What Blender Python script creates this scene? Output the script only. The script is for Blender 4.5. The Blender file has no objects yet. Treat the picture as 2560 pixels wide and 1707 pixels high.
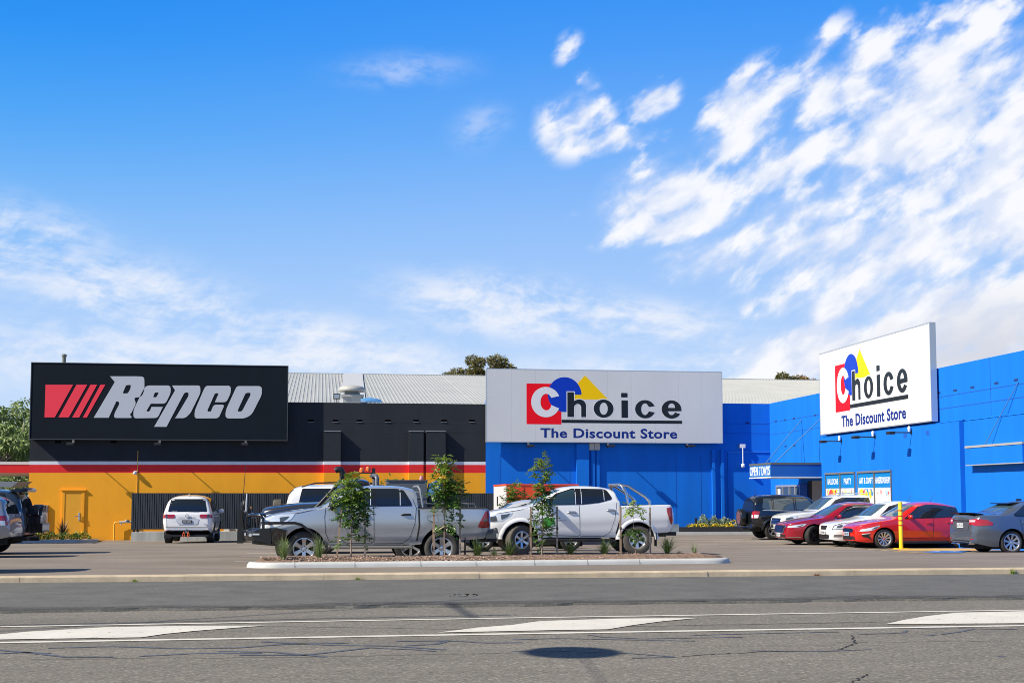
import bpy, bmesh, math, random
from mathutils import Vector, Matrix
random.seed(7)
sc = bpy.context.scene
C = sc.collection
R = math.radians
# ---------------------------------------------------------------- camera
FPX, YAW, PITCH = 3300.0, R(8.27), R(4.5)
CAMZ = 1.55
PPY = 1244.0 - FPX*math.tan(PITCH)
cd = bpy.data.cameras.new("camera"); cam = bpy.data.objects.new("camera", cd); C.objects.link(cam)
cam.location = (0, 0, CAMZ); cam.rotation_euler = (R(90)+PITCH, 0, -YAW)
cd.sensor_width = 36; cd.lens = FPX/2560*36
cd.shift_y = (PPY-853.5)/2560
cd.clip_start = 0.1; cd.clip_end = 3000
sc.camera = cam
sc.cycles.filter_width = .95
FW = Vector((math.sin(YAW)*math.cos(PITCH), math.cos(YAW)*math.cos(PITCH), math.sin(PITCH)))
RT = Vector((math.cos(YAW), -math.sin(YAW), 0)); UP = RT.cross(FW)
def ray(px, py):
    return FW*FPX + RT*(px-1280) - UP*(py-PPY)
O = Vector((0, 0, CAMZ))
def atY(px, py, Y):
    d = ray(px, py); return O + d*(Y/d.y)
def atX(px, py, X):
    d = ray(px, py); return O + d*(X/d.x)
def atZ(px, py, Z):
    d = ray(px, py); return O + d*((Z-CAMZ)/d.z)
# ---------------------------------------------------------------- lot heights
GX = [-20, -6, 3.5, 5.5, 12]
GY = [26, 28, 31, 34, 38, 42, 48, 58, 90]
GZ = [[.10,.10,.04,.03,-.02,-.05,-.12,-.32,-.40],
      [.10,.10,.03,.03,-.02,-.05,-.12,-.32,-.40],
      [.10,.10,.02,.04,.00,-.08,-.12,-.20,-.20],
      [.10,.10,.03,.07,.02,-.08,-.12,-.16,-.16],
      [.10,.10,.05,.03,-.05,-.12,-.13,-.13,-.13]]
def _loc(a, v):
    if v <= a[0]: return 0, 0.0
    for i in range(len(a)-1):
        if v <= a[i+1]: return i, (v-a[i])/(a[i+1]-a[i])
    return len(a)-2, 1.0
def g(x, y):
    i, fx = _loc(GX, x); j, fy = _loc(GY, y)
    return (GZ[i][j]*(1-fx)+GZ[i+1][j]*fx)*(1-fy) + (GZ[i][j+1]*(1-fx)+GZ[i+1][j+1]*fx)*fy
def gp(px, py):
    z = 0.0
    for k in range(12):
        p = atZ(px, py, z)
        z = g(p.x, p.y) if p.y > 26 else -0.03
    return p
# ---------------------------------------------------------------- exposure, sun, sky
vs = sc.view_settings
vs.view_transform = 'Standard'; vs.look = 'None'; vs.exposure = 0.50; vs.gamma = 1
SUNV = Vector((-1, -0.28, 0.87)).normalized()
ELEV = math.asin(SUNV.z)
sl = bpy.data.lights.new("sun", 'SUN'); so = bpy.data.objects.new("sun", sl); C.objects.link(so)
sl.energy = 5.0; sl.angle = R(0.55); sl.color = (1, .925, .79)
so.rotation_euler = SUNV.to_track_quat('Z', 'Y').to_euler()
w = bpy.data.worlds.new("World"); sc.world = w; w.use_nodes = True
nt = w.node_tree; N = nt.nodes; L = nt.links
for n in list(N): N.remove(n)
def mk(t, **k):
    n = N.new(t)
    for a, b in k.items(): setattr(n, a, b)
    return n
def M(op, a, b=None, c=None, clamp=False):
    n = mk('ShaderNodeMath', operation=op, use_clamp=clamp)
    for i, v in enumerate((a, b, c)):
        if v is None: continue
        if isinstance(v, (int, float)): n.inputs[i].default_value = v
        else: L.new(v, n.inputs[i])
    return n.outputs[0]
def mixc(f, a, b):
    n = mk('ShaderNodeMix', data_type='RGBA')
    if isinstance(f, (int, float)): n.inputs[0].default_value = f
    else: L.new(f, n.inputs[0])
    for i, v in ((6, a), (7, b)):
        if isinstance(v, tuple): n.inputs[i].default_value = v+(1,)
        else: L.new(v, n.inputs[i])
    return n.outputs[2]
def sstep(lo, hi, v):
    n = mk('ShaderNodeMapRange', interpolation_type='SMOOTHSTEP')
    n.inputs[1].default_value = lo; n.inputs[2].default_value = hi
    L.new(v, n.inputs[0]); return n.outputs[0]
tc = mk('ShaderNodeTexCoord'); sep = mk('ShaderNodeSeparateXYZ'); L.new(tc.outputs['Generated'], sep.inputs[0])
X_, Y_, Z_ = sep.outputs
U = M('MULTIPLY', M('ARCTAN2', X_, Y_), 3.3)          # azimuth from north, scaled
V = M('MULTIPLY', M('ARCSINE', Z_), 3.3)              # elevation, scaled
def px2u(px): return .476+(px-1280)/1000*0.985
def py2v(py): return (1244-py)/1000*0.985
def ramp(v, pts):
    n = mk('ShaderNodeValToRGB'); cr = n.color_ramp
    while len(cr.elements) > 1: cr.elements.remove(cr.elements[-1])
    for i, (p, c) in enumerate(pts):
        e = cr.elements[0] if i == 0 else cr.elements.new(p)
        e.position = p; e.color = tuple(c)+(1,)
    L.new(v, n.inputs[0]); return n.outputs[0]
def lin(r, g_, b):
    return tuple(((c/255)/12.92 if c/255 <= .04045 else ((c/255+.055)/1.055)**2.4) for c in (r, g_, b))
clear = ramp(M('DIVIDE', V, 2.0), [(0, lin(208,226,248)), (.12, lin(194,219,250)), (.22, lin(172,206,250)), (.33, lin(148,192,249)),
                                   (.44, lin(112,174,248)), (.55, lin(76,156,246)), (.65, lin(48,142,242)), (.9, lin(12,108,222))])
# deeper blue away from the cloud bank
lft = sstep(px2u(1700), px2u(-200), U)
tint = mixc(lft, (1, 1, 1), (.40, .88, .97))
up = sstep(.35, 1.15, V)
tint = mixc(up, (1, 1, 1), tint)
mm = mk('ShaderNodeMix', data_type='RGBA', blend_type='MULTIPLY'); mm.inputs[0].default_value = 1
L.new(clear, mm.inputs[6]); L.new(tint, mm.inputs[7]); clear = mm.outputs[2]
def blobs(lst):
    tot = None
    for (cx, cy, sx, sy, rot, amp) in lst:
        du = M('SUBTRACT', U, px2u(cx)); dv = M('SUBTRACT', V, py2v(cy))
        c, s = math.cos(R(rot)), math.sin(R(rot))
        a = M('ADD', M('MULTIPLY', du, c/(sx/1000)), M('MULTIPLY', dv, s/(sx/1000)))
        b = M('ADD', M('MULTIPLY', du, -s/(sy/1000)), M('MULTIPLY', dv, c/(sy/1000)))
        q = M('ADD', M('MULTIPLY', a, a), M('MULTIPLY', b, b))
        e = M('MULTIPLY', M('EXPONENT', M('MULTIPLY', q, -1)), amp)
        tot = e if tot is None else M('MAXIMUM', tot, e)
    return tot
def vec(rot, sa, sb, off=0.0, warp=None, wa=0.0):
    c, s = math.cos(R(rot)), math.sin(R(rot))
    a = M('ADD', M('MULTIPLY', U, c), M('MULTIPLY', V, s)); b = M('ADD', M('MULTIPLY', U, -s), M('MULTIPLY', V, c))
    n = mk('ShaderNodeCombineXYZ')
    L.new(M('MULTIPLY', a, sa), n.inputs[0]); L.new(M('MULTIPLY', b, sb), n.inputs[1]); n.inputs[2].default_value = off
    if warp is not None:
        v = mk('ShaderNodeVectorMath', operation='MULTIPLY_ADD'); L.new(warp, v.inputs[0]); v.inputs[1].default_value = (wa, wa, 0)
        L.new(n.outputs[0], v.inputs[2]); return v.outputs[0]
    return n.outputs[0]
def noise(v, scale, detail=8, rough=.55, lac=2.0, col=False):
    n = mk('ShaderNodeTexNoise'); L.new(v, n.inputs['Vector']); n.inputs['Scale'].default_value = scale
    n.inputs['Detail'].default_value = detail; n.inputs['Roughness'].default_value = rough; n.inputs['Lacunarity'].default_value = lac
    return n.outputs['Color' if col else 'Fac']
wrp = noise(vec(0, 1, 1, 3.1), 2.2, 3, .5, col=True)
nA = noise(vec(30, 8.0, 15.0, 1.7, wrp, 1.3), 1.0, 8, .50)
nA2 = noise(vec(38, 20, 42, 4.2, wrp, 2.4), 1.0, 6, .62)
nC = noise(vec(26, 3.2, 5.5, 11.2, wrp, 1.0), 1.0, 3, .5)
nB = noise(vec(-6, 4.5, 15, 8.3, wrp, 2.0), 1.0, 9, .62)
nB2 = noise(vec(18, 14, 24, 2.3, wrp, 2.4), 1.0, 7, .62)
mA = blobs([(1660,480,200,110,12,.95), (1880,330,230,100,35,.72), (2070,150,110,60,40,.62), (2130,230,200,80,40,1.0), (2330,330,300,190,35,1.25),
            (2560,470,330,230,20,1.3), (1960,560,260,110,10,.85), (2300,640,380,120,12,1.1), (1700,648,75,40,0,.9), (2480,860,520,115,3,1.5),
            (2100,870,330,80,8,1.15), (2560,230,190,110,30,1.0), (1450,300,110,90,35,.84), (1480,210,40,60,60,.6), (1645,262,80,50,35,.8), (1530,350,150,40,5,.8),
            (1425,125,60,40,50,.5), (2420,60,110,30,30,.6), (2530,70,90,40,30,.6), (1800,640,170,80,10,.95), (1700,560,200,60,6,1.0), (1960,430,180,70,28,.95), (2080,620,260,70,6,1.05), (1860,250,130,55,38,.85), (2200,760,330,60,4,1.1)])
mB = blobs([(1290,765,330,85,-6,1.0), (1600,800,300,65,-8,.85), (40,650,260,110,-5,.85), (350,760,420,110,-14,.8), (820,880,430,95,-10,.95),
            (1000,180,200,50,4,.42), (1200,310,90,60,20,.42), (300,900,500,100,0,.75), (1800,930,700,70,0,.7)])
mA = M('MINIMUM', mA, 1.15)
fld = M('ADD', M('ADD', M('MULTIPLY', nA, .62), M('MULTIPLY', nA2, .20)), M('MULTIPLY', nC, .30))
fld = M('ADD', fld, M('MULTIPLY', mA, .175))
dA = sstep(.610, .750, fld)
dA = M('MULTIPLY', dA, sstep(.15, .5, mA))
dA = M('ADD', dA, M('MULTIPLY', sstep(.50, .66, fld), M('MULTIPLY', sstep(.25, .9, mA), M('MULTIPLY', M('SUBTRACT', 1.0, dA), .38))))
fb = M('ADD', M('MULTIPLY', nB, .6), M('MULTIPLY', nB2, .4))
dB = M('MULTIPLY', sstep(.36, .62, fb), sstep(.05, .85, mB), clamp=True)
shade = noise(vec(30, 8.0, 15.0, 1.95, wrp, 1.3), 1.0, 4, .5)
low = sstep(.55, .3, V)
cc = mixc(sstep(.40, .62, shade), lin(218,228,249), lin(249,250,254))
cc = mixc(M('MULTIPLY', M('MULTIPLY', low, sstep(px2u(1900), px2u(2500), U)), sstep(.42,.58,nC)), cc, lin(214,216,226))
col = mixc(M('MULTIPLY', dB, .88), clear, lin(238,242,251))
col = mixc(M('MULTIPLY', dA, .97), col, cc)
sky = mk('ShaderNodeTexSky', sky_type='NISHITA'); sky.sun_disc = False; sky.sun_elevation = ELEV
sky.sun_rotation = math.atan2(SUNV.x, SUNV.y); sky.air_density = 1.0; sky.dust_density = .4; sky.ozone_density = 1.5
ns = mk('ShaderNodeVectorMath', operation='SCALE'); L.new(sky.outputs[0], ns.inputs[0]); ns.inputs['Scale'].default_value = .09
fin = mixc(sstep(1.45, 2.3, V), col, ns.outputs[0])
bg = mk('ShaderNodeBackground'); L.new(fin, bg.inputs[0]); bg.inputs[1].default_value = .72
out = mk('ShaderNodeOutputWorld'); L.new(bg.outputs[0], out.inputs[0])
# ---------------------------------------------------------------- materials
MATS = {}
def mat(name, col, rough=.7, metal=0, coat=0, spec=.5, var=0.0, vscale=3.0, bump=0.0, bscale=40.0, vstretch=(1,1,1), leaf=0.0, emit=0, trans=0, detail=4, col2=None, island=0.0):
    if name in MATS: return MATS[name]
    m = bpy.data.materials.new(name); m.use_nodes = True; MATS[name] = m
    t = m.node_tree; b = t.nodes['Principled BSDF']
    b.inputs['Base Color'].default_value = tuple(col)+(1,)
    b.inputs['Roughness'].default_value = rough; b.inputs['Metallic'].default_value = metal
    b.inputs['Coat Weight'].default_value = coat; b.inputs['Coat Roughness'].default_value = .04
    b.inputs['Specular IOR Level'].default_value = spec
    if trans: b.inputs['Transmission Weight'].default_value = trans
    if emit: b.inputs['Emission Color'].default_value = tuple(col)+(1,); b.inputs['Emission Strength'].default_value = emit
    if var or bump:
        tcn = t.nodes.new('ShaderNodeTexCoord'); mp = t.nodes.new('ShaderNodeMapping'); mp.inputs['Scale'].default_value = vstretch
        t.links.new(tcn.outputs['Object'], mp.inputs[0])
    if var:
        nz = t.nodes.new('ShaderNodeTexNoise'); nz.inputs['Scale'].default_value = vscale; nz.inputs['Detail'].default_value = detail; nz.inputs['Roughness'].default_value = .65
        t.links.new(mp.outputs[0], nz.inputs[0])
        mr = t.nodes.new('ShaderNodeMapRange'); mr.inputs[1].default_value = .3; mr.inputs[2].default_value = .7
        t.links.new(nz.outputs[0], mr.inputs[0])
        mx = t.nodes.new('ShaderNodeMix'); mx.data_type = 'RGBA'
        t.links.new(mr.outputs[0], mx.inputs[0])
        c2 = col2 if col2 else tuple(min(1, c*(1+var)) for c in col)
        c1 = col if col2 else tuple(c*(1-var) for c in col)
        mx.inputs[6].default_value = tuple(c1)+(1,); mx.inputs[7].default_value = tuple(c2)+(1,)
        src = mx.outputs[2]
        if island:
            ge = t.nodes.new('ShaderNodeNewGeometry'); hv = t.nodes.new('ShaderNodeHueSaturation')
            m3 = t.nodes.new('ShaderNodeMapRange'); m3.inputs[3].default_value = 1-island; m3.inputs[4].default_value = 1+island
            t.links.new(ge.outputs['Random Per Island'], m3.inputs[0]); t.links.new(m3.outputs[0], hv.inputs['Value']); t.links.new(src, hv.inputs['Color'])
            src = hv.outputs[0]
        t.links.new(src, b.inputs['Base Color'])
        if leaf:
            tr = t.nodes.new('ShaderNodeBsdfTranslucent'); ms = t.nodes.new('ShaderNodeMixShader'); ms.inputs[0].default_value = leaf
            t.links.new(src, tr.inputs[0]); t.links.new(b.outputs[0], ms.inputs[1]); t.links.new(tr.outputs[0], ms.inputs[2])
            t.links.new(ms.outputs[0], t.nodes['Material Output'].inputs[0])
    if bump:
        nb = t.nodes.new('ShaderNodeTexNoise'); nb.inputs['Scale'].default_value = bscale; nb.inputs['Detail'].default_value = 3
        t.links.new(mp.outputs[0], nb.inputs[0])
        bp = t.nodes.new('ShaderNodeBump'); bp.inputs['Strength'].default_value = bump; bp.inputs['Distance'].default_value = .02
        t.links.new(nb.outputs[0], bp.inputs['Height']); t.links.new(bp.outputs[0], b.inputs['Normal'])
    return m
# ---------------------------------------------------------------- mesh helpers
class MB:
    def __init__(s): s.v = []; s.f = []; s.mi = []; s.cur = 0
    def add(s, vs_, fs):
        o = len(s.v); s.v += [tuple(a) for a in vs_]; s.f += [tuple(i+o for i in f) for f in fs]; s.mi += [s.cur]*len(fs); return s
    def box(s, x0, x1, y0, y1, z0, z1):
        return s.add([(x0,y0,z0),(x1,y0,z0),(x1,y1,z0),(x0,y1,z0),(x0,y0,z1),(x1,y0,z1),(x1,y1,z1),(x0,y1,z1)],
                     [(0,3,2,1),(4,5,6,7),(0,1,5,4),(1,2,6,5),(2,3,7,6),(3,0,4,7)])
    def quad(s, *p): return s.add(p, [tuple(range(len(p)))])
    def tube(s, pts, r, n=8, cap=True):
        pts = [Vector(p) for p in pts]; rings = []; rr = r if isinstance(r, (list, tuple)) else [r]*len(pts)
        base = len(s.v); ref = None; vv = []; ff = []
        for i, p in enumerate(pts):
            a = pts[max(0, i-1)]; b = pts[min(len(pts)-1, i+1)]; t = (b-a).normalized()
            if ref is None: ref = Vector((0, 0, 1)) if abs(t.z) < .9 else Vector((1, 0, 0))
            u = t.cross(ref).normalized(); ref = u.cross(t).normalized()
            for k in range(n):
                an = 2*math.pi*k/n; vv.append(p+(u*math.cos(an)+ref*math.sin(an))*rr[i])
        for i in range(len(pts)-1):
            for k in range(n):
                k2 = (k+1) % n; ff.append((i*n+k, i*n+k2, (i+1)*n+k2, (i+1)*n+k))
        if cap: ff.append(tuple(range(n))[::-1]); ff.append(tuple((len(pts)-1)*n+k for k in range(n)))
        return s.add(vv, ff)
    def lathe(s, prof, n=32, axis='y', c=(0,0,0), cap=False):
        vv = []; ff = []; m = len(prof)
        for k in range(n):
            a = 2*math.pi*k/n; ca, sa = math.cos(a), math.sin(a)
            for (r, h) in prof:
                if axis == 'y': vv.append((c[0]+r*ca, c[1]+h, c[2]+r*sa))
                elif axis == 'z': vv.append((c[0]+r*ca, c[1]+r*sa, c[2]+h))
                else: vv.append((c[0]+h, c[1]+r*ca, c[2]+r*sa))
        for k in range(n):
            k2 = (k+1) % n
            for i in range(m-1): ff.append((k*m+i, k*m+i+1, k2*m+i+1, k2*m+i))
        if cap: ff.append(tuple(k*m for k in range(n))); ff.append(tuple(k*m+m-1 for k in range(n))[::-1])
        return s.add(vv, ff)
    def build(s, name, mats, parent=None, smooth=None, loc=None):
        me = bpy.data.meshes.new(name); me.from_pydata(s.v, [], s.f)
        if not isinstance(mats, (list, tuple)): mats = [mats]
        for m in mats: me.materials.append(m)
        if len(mats) > 1: me.polygons.foreach_set('material_index', s.mi)
        if smooth is not None:
            me.polygons.foreach_set('use_smooth', [True]*len(me.polygons))
            me.update(); me.set_sharp_from_angle(angle=R(smooth))
        me.validate(); me.update()
        o = bpy.data.objects.new(name, me); C.objects.link(o)
        if parent: o.parent = parent
        if loc: o.location = loc
        return o
def fixn(o):
    bm = bmesh.new(); bm.from_mesh(o.data); bmesh.ops.recalc_face_normals(bm, faces=bm.faces); bm.to_mesh(o.data); bm.free(); return o
def tag(o, label=None, cat=None, group=None, kind=None):
    if label: o['label'] = label
    if cat: o['category'] = cat
    if group: o['group'] = group
    if kind: o['kind'] = kind
    return o
def empty(name, loc, rz=0, **k):
    o = bpy.data.objects.new(name, None); o.empty_display_size = .2; C.objects.link(o); o.location = loc; o.rotation_euler = (0, 0, rz)
    return tag(o, **k)
def curve2d(polys, depth=0.0):
    """filled flat shape from closed outlines, even-odd holes, in the xy plane, extruded 0..depth in z; returns verts, faces"""
    cu = bpy.data.curves.new("tmp", 'CURVE'); cu.dimensions = '2D'; cu.fill_mode = 'BOTH'; cu.extrude = depth/2
    for p in polys:
        sp = cu.splines.new('POLY'); sp.points.add(len(p)-1); sp.use_cyclic_u = True
        for i, a in enumerate(p): sp.points[i].co = (a[0], a[1], 0, 1)
    o = bpy.data.objects.new("tmp", cu); C.objects.link(o); dg = bpy.context.evaluated_depsgraph_get()
    me = o.evaluated_get(dg).to_mesh(); vv = [(v.co.x, v.co.y, v.co.z+depth/2) for v in me.vertices]; ff = [tuple(p.vertices) for p in me.polygons]
    o.evaluated_get(dg).to_mesh_clear(); bpy.data.objects.remove(o); bpy.data.curves.remove(cu); return vv, ff
def text2d(txt, width=None, height=None, depth=.01, bold=.0, space=1.0, spw=1.0):
    cu = bpy.data.curves.new("tmp", 'FONT'); cu.body = txt; cu.size = 1; cu.offset = bold; cu.extrude = depth/2; cu.fill_mode = 'BOTH'; cu.space_character = space; cu.resolution_u = 3
    cu.space_word = spw
    o = bpy.data.objects.new("tmp", cu); C.objects.link(o); dg = bpy.context.evaluated_depsgraph_get()
    me = o.evaluated_get(dg).to_mesh(); vv = [(v.co.x, v.co.y, v.co.z+depth/2) for v in me.vertices]; ff = [tuple(p.vertices) for p in me.polygons]
    o.evaluated_get(dg).to_mesh_clear(); bpy.data.objects.remove(o); bpy.data.curves.remove(cu)
    x0 = min(v[0] for v in vv); x1 = max(v[0] for v in vv); y0 = min(v[1] for v in vv); y1 = max(v[1] for v in vv)
    sx = width/(x1-x0) if width else None; sy = height/(y1-y0) if height else None
    if sx is None: sx = sy
    if sy is None: sy = sx
    return [((v[0]-x0)*sx, (v[1]-y0)*sy, v[2]) for v in vv], ff
def place2d(vf, fn):
    """fn(x, y, d) -> world point"""
    return [fn(*v) for v in vf[0]], vf[1]
def ell(cx, cy, rx, ry, a0=0, a1=360, n=40):
    return [(cx+rx*math.cos(R(a0+(a1-a0)*i/n)), cy+ry*math.sin(R(a0+(a1-a0)*i/n))) for i in range(n if a1-a0 == 360 else n+1)]
def rnd(poly, r=6.0, n=4, sharp=()):
    o = []; m = len(poly)
    for i, p in enumerate(poly):
        a = Vector(poly[i-1]); b = Vector(p); c = Vector(poly[(i+1) % m])
        if i in sharp: o.append(tuple(b)); continue
        d1 = (a-b); d2 = (c-b); t = min(r, d1.length*.48, d2.length*.48)
        s_ = b+d1.normalized()*t; e = b+d2.normalized()*t
        for k in range(n+1):
            u = k/n; q = s_*(1-u)**2+b*2*u*(1-u)+e*u*u; o.append(tuple(q))
    return o
# ================================================================ SETTING
asph_new = mat('asphalt_shoulder', (.122,.119,.106), .9, var=.22, vscale=1.3, bump=.6, bscale=90, detail=12)
asph_old = mat('asphalt_road', (.176,.158,.128), .92, var=.16, vscale=1.1, bump=.7, bscale=60, detail=14, vstretch=(.15,1,1))
asph_lot = mat('asphalt_lot', (.205,.170,.134), .9, var=.24, vscale=.55, bump=.35, bscale=120, vstretch=(.5,1,1), detail=12)
def speckle(m, sc_, amt, light, dark):
    t = m.node_tree; b = t.nodes['Principled BSDF']; src = b.inputs['Base Color'].links[0].from_socket
    tcn = t.nodes.new('ShaderNodeTexCoord'); nz = t.nodes.new('ShaderNodeTexVoronoi'); nz.inputs['Scale'].default_value = sc_
    t.links.new(tcn.outputs['Object'], nz.inputs['Vector'])
    sp = t.nodes.new('ShaderNodeSeparateColor'); t.links.new(nz.outputs['Color'], sp.inputs[0])
    r = t.nodes.new('ShaderNodeValToRGB'); cr = r.color_ramp
    cr.elements[0].position = 0; cr.elements[0].color = (dark,)*3+(1,); cr.elements[1].position = 1; cr.elements[1].color = (light,)*3+(1,)
    e = cr.elements.new(.35); e.color = (1-.25*(1-dark),)*3+(1,); e = cr.elements.new(.85); e.color = (1.0,)*3+(1,)
    t.links.new(sp.outputs[0], r.inputs[0])
    mx = t.nodes.new('ShaderNodeMix'); mx.data_type = 'RGBA'; mx.blend_type = 'MULTIPLY'; mx.inputs[0].default_value = amt
    t.links.new(src, mx.inputs[6]); t.links.new(r.outputs[0], mx.inputs[7]); t.links.new(mx.outputs[2], b.inputs['Base Color'])
speckle(asph_old, 42, .75, 1.8, .4); speckle(asph_new, 60, .7, 1.6, .45); speckle(asph_lot, 70, .4, 1.4, .6)
conc = mat('concrete', (.42,.40,.36), .85, var=.18, vscale=1.2, bump=.2)
kerbm = mat('kerb_concrete', (.50,.405,.28), .9, var=.22, vscale=2.2, bump=.25, bscale=50, detail=10)
kerbw = mat('new_kerb_concrete', (.50,.505,.48), .8, var=.10, vscale=2, bump=.08)
blackp = mat('black_plastic', (.012,.012,.013), .5)
def grid_sheet(x0, x1, y0, y1, st, fz):
    b = MB(); nx = int((x1-x0)/st); ny = int((y1-y0)/st); vv = []
    for j in range(ny+1):
        for i in range(nx+1):
            x = x0+(x1-x0)*i/nx; y = y0+(y1-y0)*j/ny; vv.append((x, y, fz(x, y)))
    ff = [(j*(nx+1)+i, j*(nx+1)+i+1, (j+1)*(nx+1)+i+1, (j+1)*(nx+1)+i) for j in range(ny) for i in range(nx)]
    return b.add(vv, ff)
grass = mat('dry_grass', (.10,.12,.04), .95, var=.3, vscale=1)
tag(MB().quad((-900,-300,-.7),(900,-300,-.7),(900,1500,-.7),(-900,1500,-.7)).build('ground', grass), kind='structure')
tag(grid_sheet(-60, 40, 25.95, 105.95, .5, g).build('car_park', asph_lot, smooth=30), kind='structure')
tag(MB().box(-90, 90, -14, 25.8, -.5, -.03-.012).build('road', asph_old), kind='structure')
def shx(x): return 19.35+.02*x
b = MB(); n = 300; vv = []; ff = []
for i in range(n+1):
    x = -30+75*i/n; e = shx(x)+.05*math.sin(x*1.7)+.03*math.sin(x*5.1+1)+random.uniform(-.03, .03)
    vv += [(x, e, -.06), (x, e+.03, -.005), (x, 25.8, -.02)]
for i in range(n):
    for k in range(2): ff.append((i*3+k, i*3+3+k, i*3+4+k, i*3+1+k))
tag(b.add(vv, ff).build('road_shoulder', asph_new), kind='structure')
b = MB(); x = -16.0; random.seed(3)
while x < 30:
    l = random.choice([2.3, 2.6, 3.1, 3.0]); dz = random.uniform(-.006, .006); dy = random.uniform(-.01, .01)
    x1 = x+l-.005; y0 = 25.78+dy; z1 = .100+dz
    prof = [(y0-.02, -.1), (y0, z1-.03), (y0+.03, z1), (y0+.17, z1+.002), (y0+.175, -.1)]
    b.add([(x, p[0], p[1]) for p in prof]+[(x1, p[0], p[1]) for p in prof], [(i, i+5, i+6, i+1) for i in range(4)]+[(0,1,2,3,4),(9,8,7,6,5)])
    x += l
tag(b.build('kerb', kerbm), kind='structure')
b = MB(); vv = []; n = 300
for i in range(n+1):
    x = -30+75*i/n; e = shx(x)+.05*math.sin(x*1.7)+.03*math.sin(x*5.1+1); vv += [(x, e+.05, -.001), (x, e+.55+.12*math.sin(x*.9)+.08*math.sin(x*2.3), -.0045)]
edgem = mat('worn_edge', (.075,.07,.062), .95, var=.3, vscale=5)
tag(b.add(vv, [(2*i, 2*i+2, 2*i+3, 2*i+1) for i in range(n)]).build('road_patch_edge', edgem), kind='structure')
# painted markings
wear_edge = True
paint = mat('road_paint', (.60,.565,.49), .75, var=.10, vscale=1.5, detail=12)
def wear(m, thr=.62, scl=14):
    t = m.node_tree; b_ = t.nodes['Principled BSDF']; tcn = t.nodes.new('ShaderNodeTexCoord'); nz = t.nodes.new('ShaderNodeTexNoise')
    nz.inputs['Scale'].default_value = scl; nz.inputs['Detail'].default_value = 12; nz.inputs['Roughness'].default_value = .7
    t.links.new(tcn.outputs['Object'], nz.inputs[0]); r = t.nodes.new('ShaderNodeMapRange'); r.inputs[1].default_value = thr; r.inputs[2].default_value = thr+.03
    r.inputs[3].default_value = 1; r.inputs[4].default_value = 0
    t.links.new(nz.outputs[0], r.inputs[0]); t.links.new(r.outputs[0], b_.inputs['Alpha'])
wear(paint); wear(edgem, .52, 9)
def strip(mb, pts, w_, z=None, dz=.006, step=.5):
    """flat ribbon through ground points (x, y); z None = follow the lot"""
    P = [Vector((p[0], p[1])) for p in pts]; q = []
    for a, c_ in zip(P, P[1:]):
        n_ = max(1, int((c_-a).length/step))
        for k in range(n_): q.append(a.lerp(c_, k/n_))
    q.append(P[-1]); vv = []
    for i, p in enumerate(q):
        t = (q[min(len(q)-1, i+1)]-q[max(0, i-1)]).normalized(); n_ = Vector((-t.y, t.x))*(w_[i*(len(w_)-1)//max(1,len(q)-1)] if isinstance(w_, list) else w_)/2
        for s in (-1, 1):
            r_ = p+n_*s; vv.append((r_.x, r_.y, (g(r_.x, r_.y) if z is None else z)+dz))
    mb.add(vv, [(2*i, 2*i+2, 2*i+3, 2*i+1) for i in range(len(q)-1)])
def rz(px, py): p = atZ(px, py, -.036); return (p.x, p.y)
b = MB()
strip(b, [rz(-700, 1577), rz(0, 1565.5), rz(1280, 1543.5), rz(2560, 1524), rz(3200, 1514)], .11, z=-.042)
strip(b, [rz(-700, 1616), rz(0, 1605), rz(1280, 1583), rz(2560, 1562.5), rz(3200, 1552)], .15, z=-.042)
tag(b.build('lane_line', paint), kind='structure')
def poly_sheet(mb, pts, z):
    mb.quad(*[(p[0], p[1], z) for p in pts])
b = MB()
Z1 = lambda x, y: rz(x/1.8375, 1380+y/1.8375)
Z2 = lambda x, y: rz(1280+x/1.8375, 1360+y/1.8375)
poly_sheet(b, [Z1(-900,400), Z1(0,376), Z1(130,364), Z1(480,344), Z1(800,338), Z1(1220,336), Z1(900,360), Z1(760,374), Z1(650,390), Z1(400,394), Z1(0,400)][::-1], -.034)
poly_sheet(b, [Z1(2010,368), Z1(2200,345), Z2(0,352+18), Z2(130,352), Z2(480,341), Z2(855,338), Z2(700,352), Z2(560,370), Z2(440,390), Z2(180,394), Z2(0,398)][::-1], -.034)
poly_sheet(b, [Z2(1720,365), Z2(1800,347), Z2(1900,330), Z2(2040,314), Z2(2352,307), Z2(3300,300), Z2(3000,330), Z2(2700,358), Z2(2352,362), Z2(1950,365)][::-1], -.034)
tag(b.build('painted_median', paint), kind='structure')
seal = mat('crack_seal', (.085,.088,.095), .55, var=.25, vscale=3); wear(seal, .58, 6)
b = MB()
for pl in ([(-20,445),(120,458),(300,478),(520,478)], [(0,462),(120,458),(230,462)], [(220,438),(520,430),(820,440),(1100,436),(1300,420),(1600,414)], [(640,475),(900,462),(1200,462)],
           [(1000,452),(1250,456),(1500,478)], [(1100,470),(1400,470),(1700,436),(1900,444),(2000,452)], [(1200,408),(1500,424),(1800,428),(2050,446)], [(1820,406),(2060,404),(2240,414),(2400,412)], [(1860,426),(2000,420),(2060,404)]):
    strip(b, [Z1(*p) for p in pl], .07, z=-.042, dz=.004, step=.15)
for pl in ([(0,436),(200,430),(400,434),(840,442)], [(350,414),(420,424),(600,432),(1060,424)], [(820,416),(1200,406),(1500,400)], [(1590,412),(1800,404),(1810,394)], [(1900,418),(2060,400),(2120,386),(2320,388)],
           [(1100,486),(1400,490),(1650,480)], [(550,520),(750,516)], [(2230,512),(2270,514)], [(0,490),(250,488),(500,496),(740,514)], [(1640,376),(1900,386),(2100,384)]):
    strip(b, [Z2(*p) for p in pl], .05, z=-.042, dz=.004, step=.15)
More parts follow.
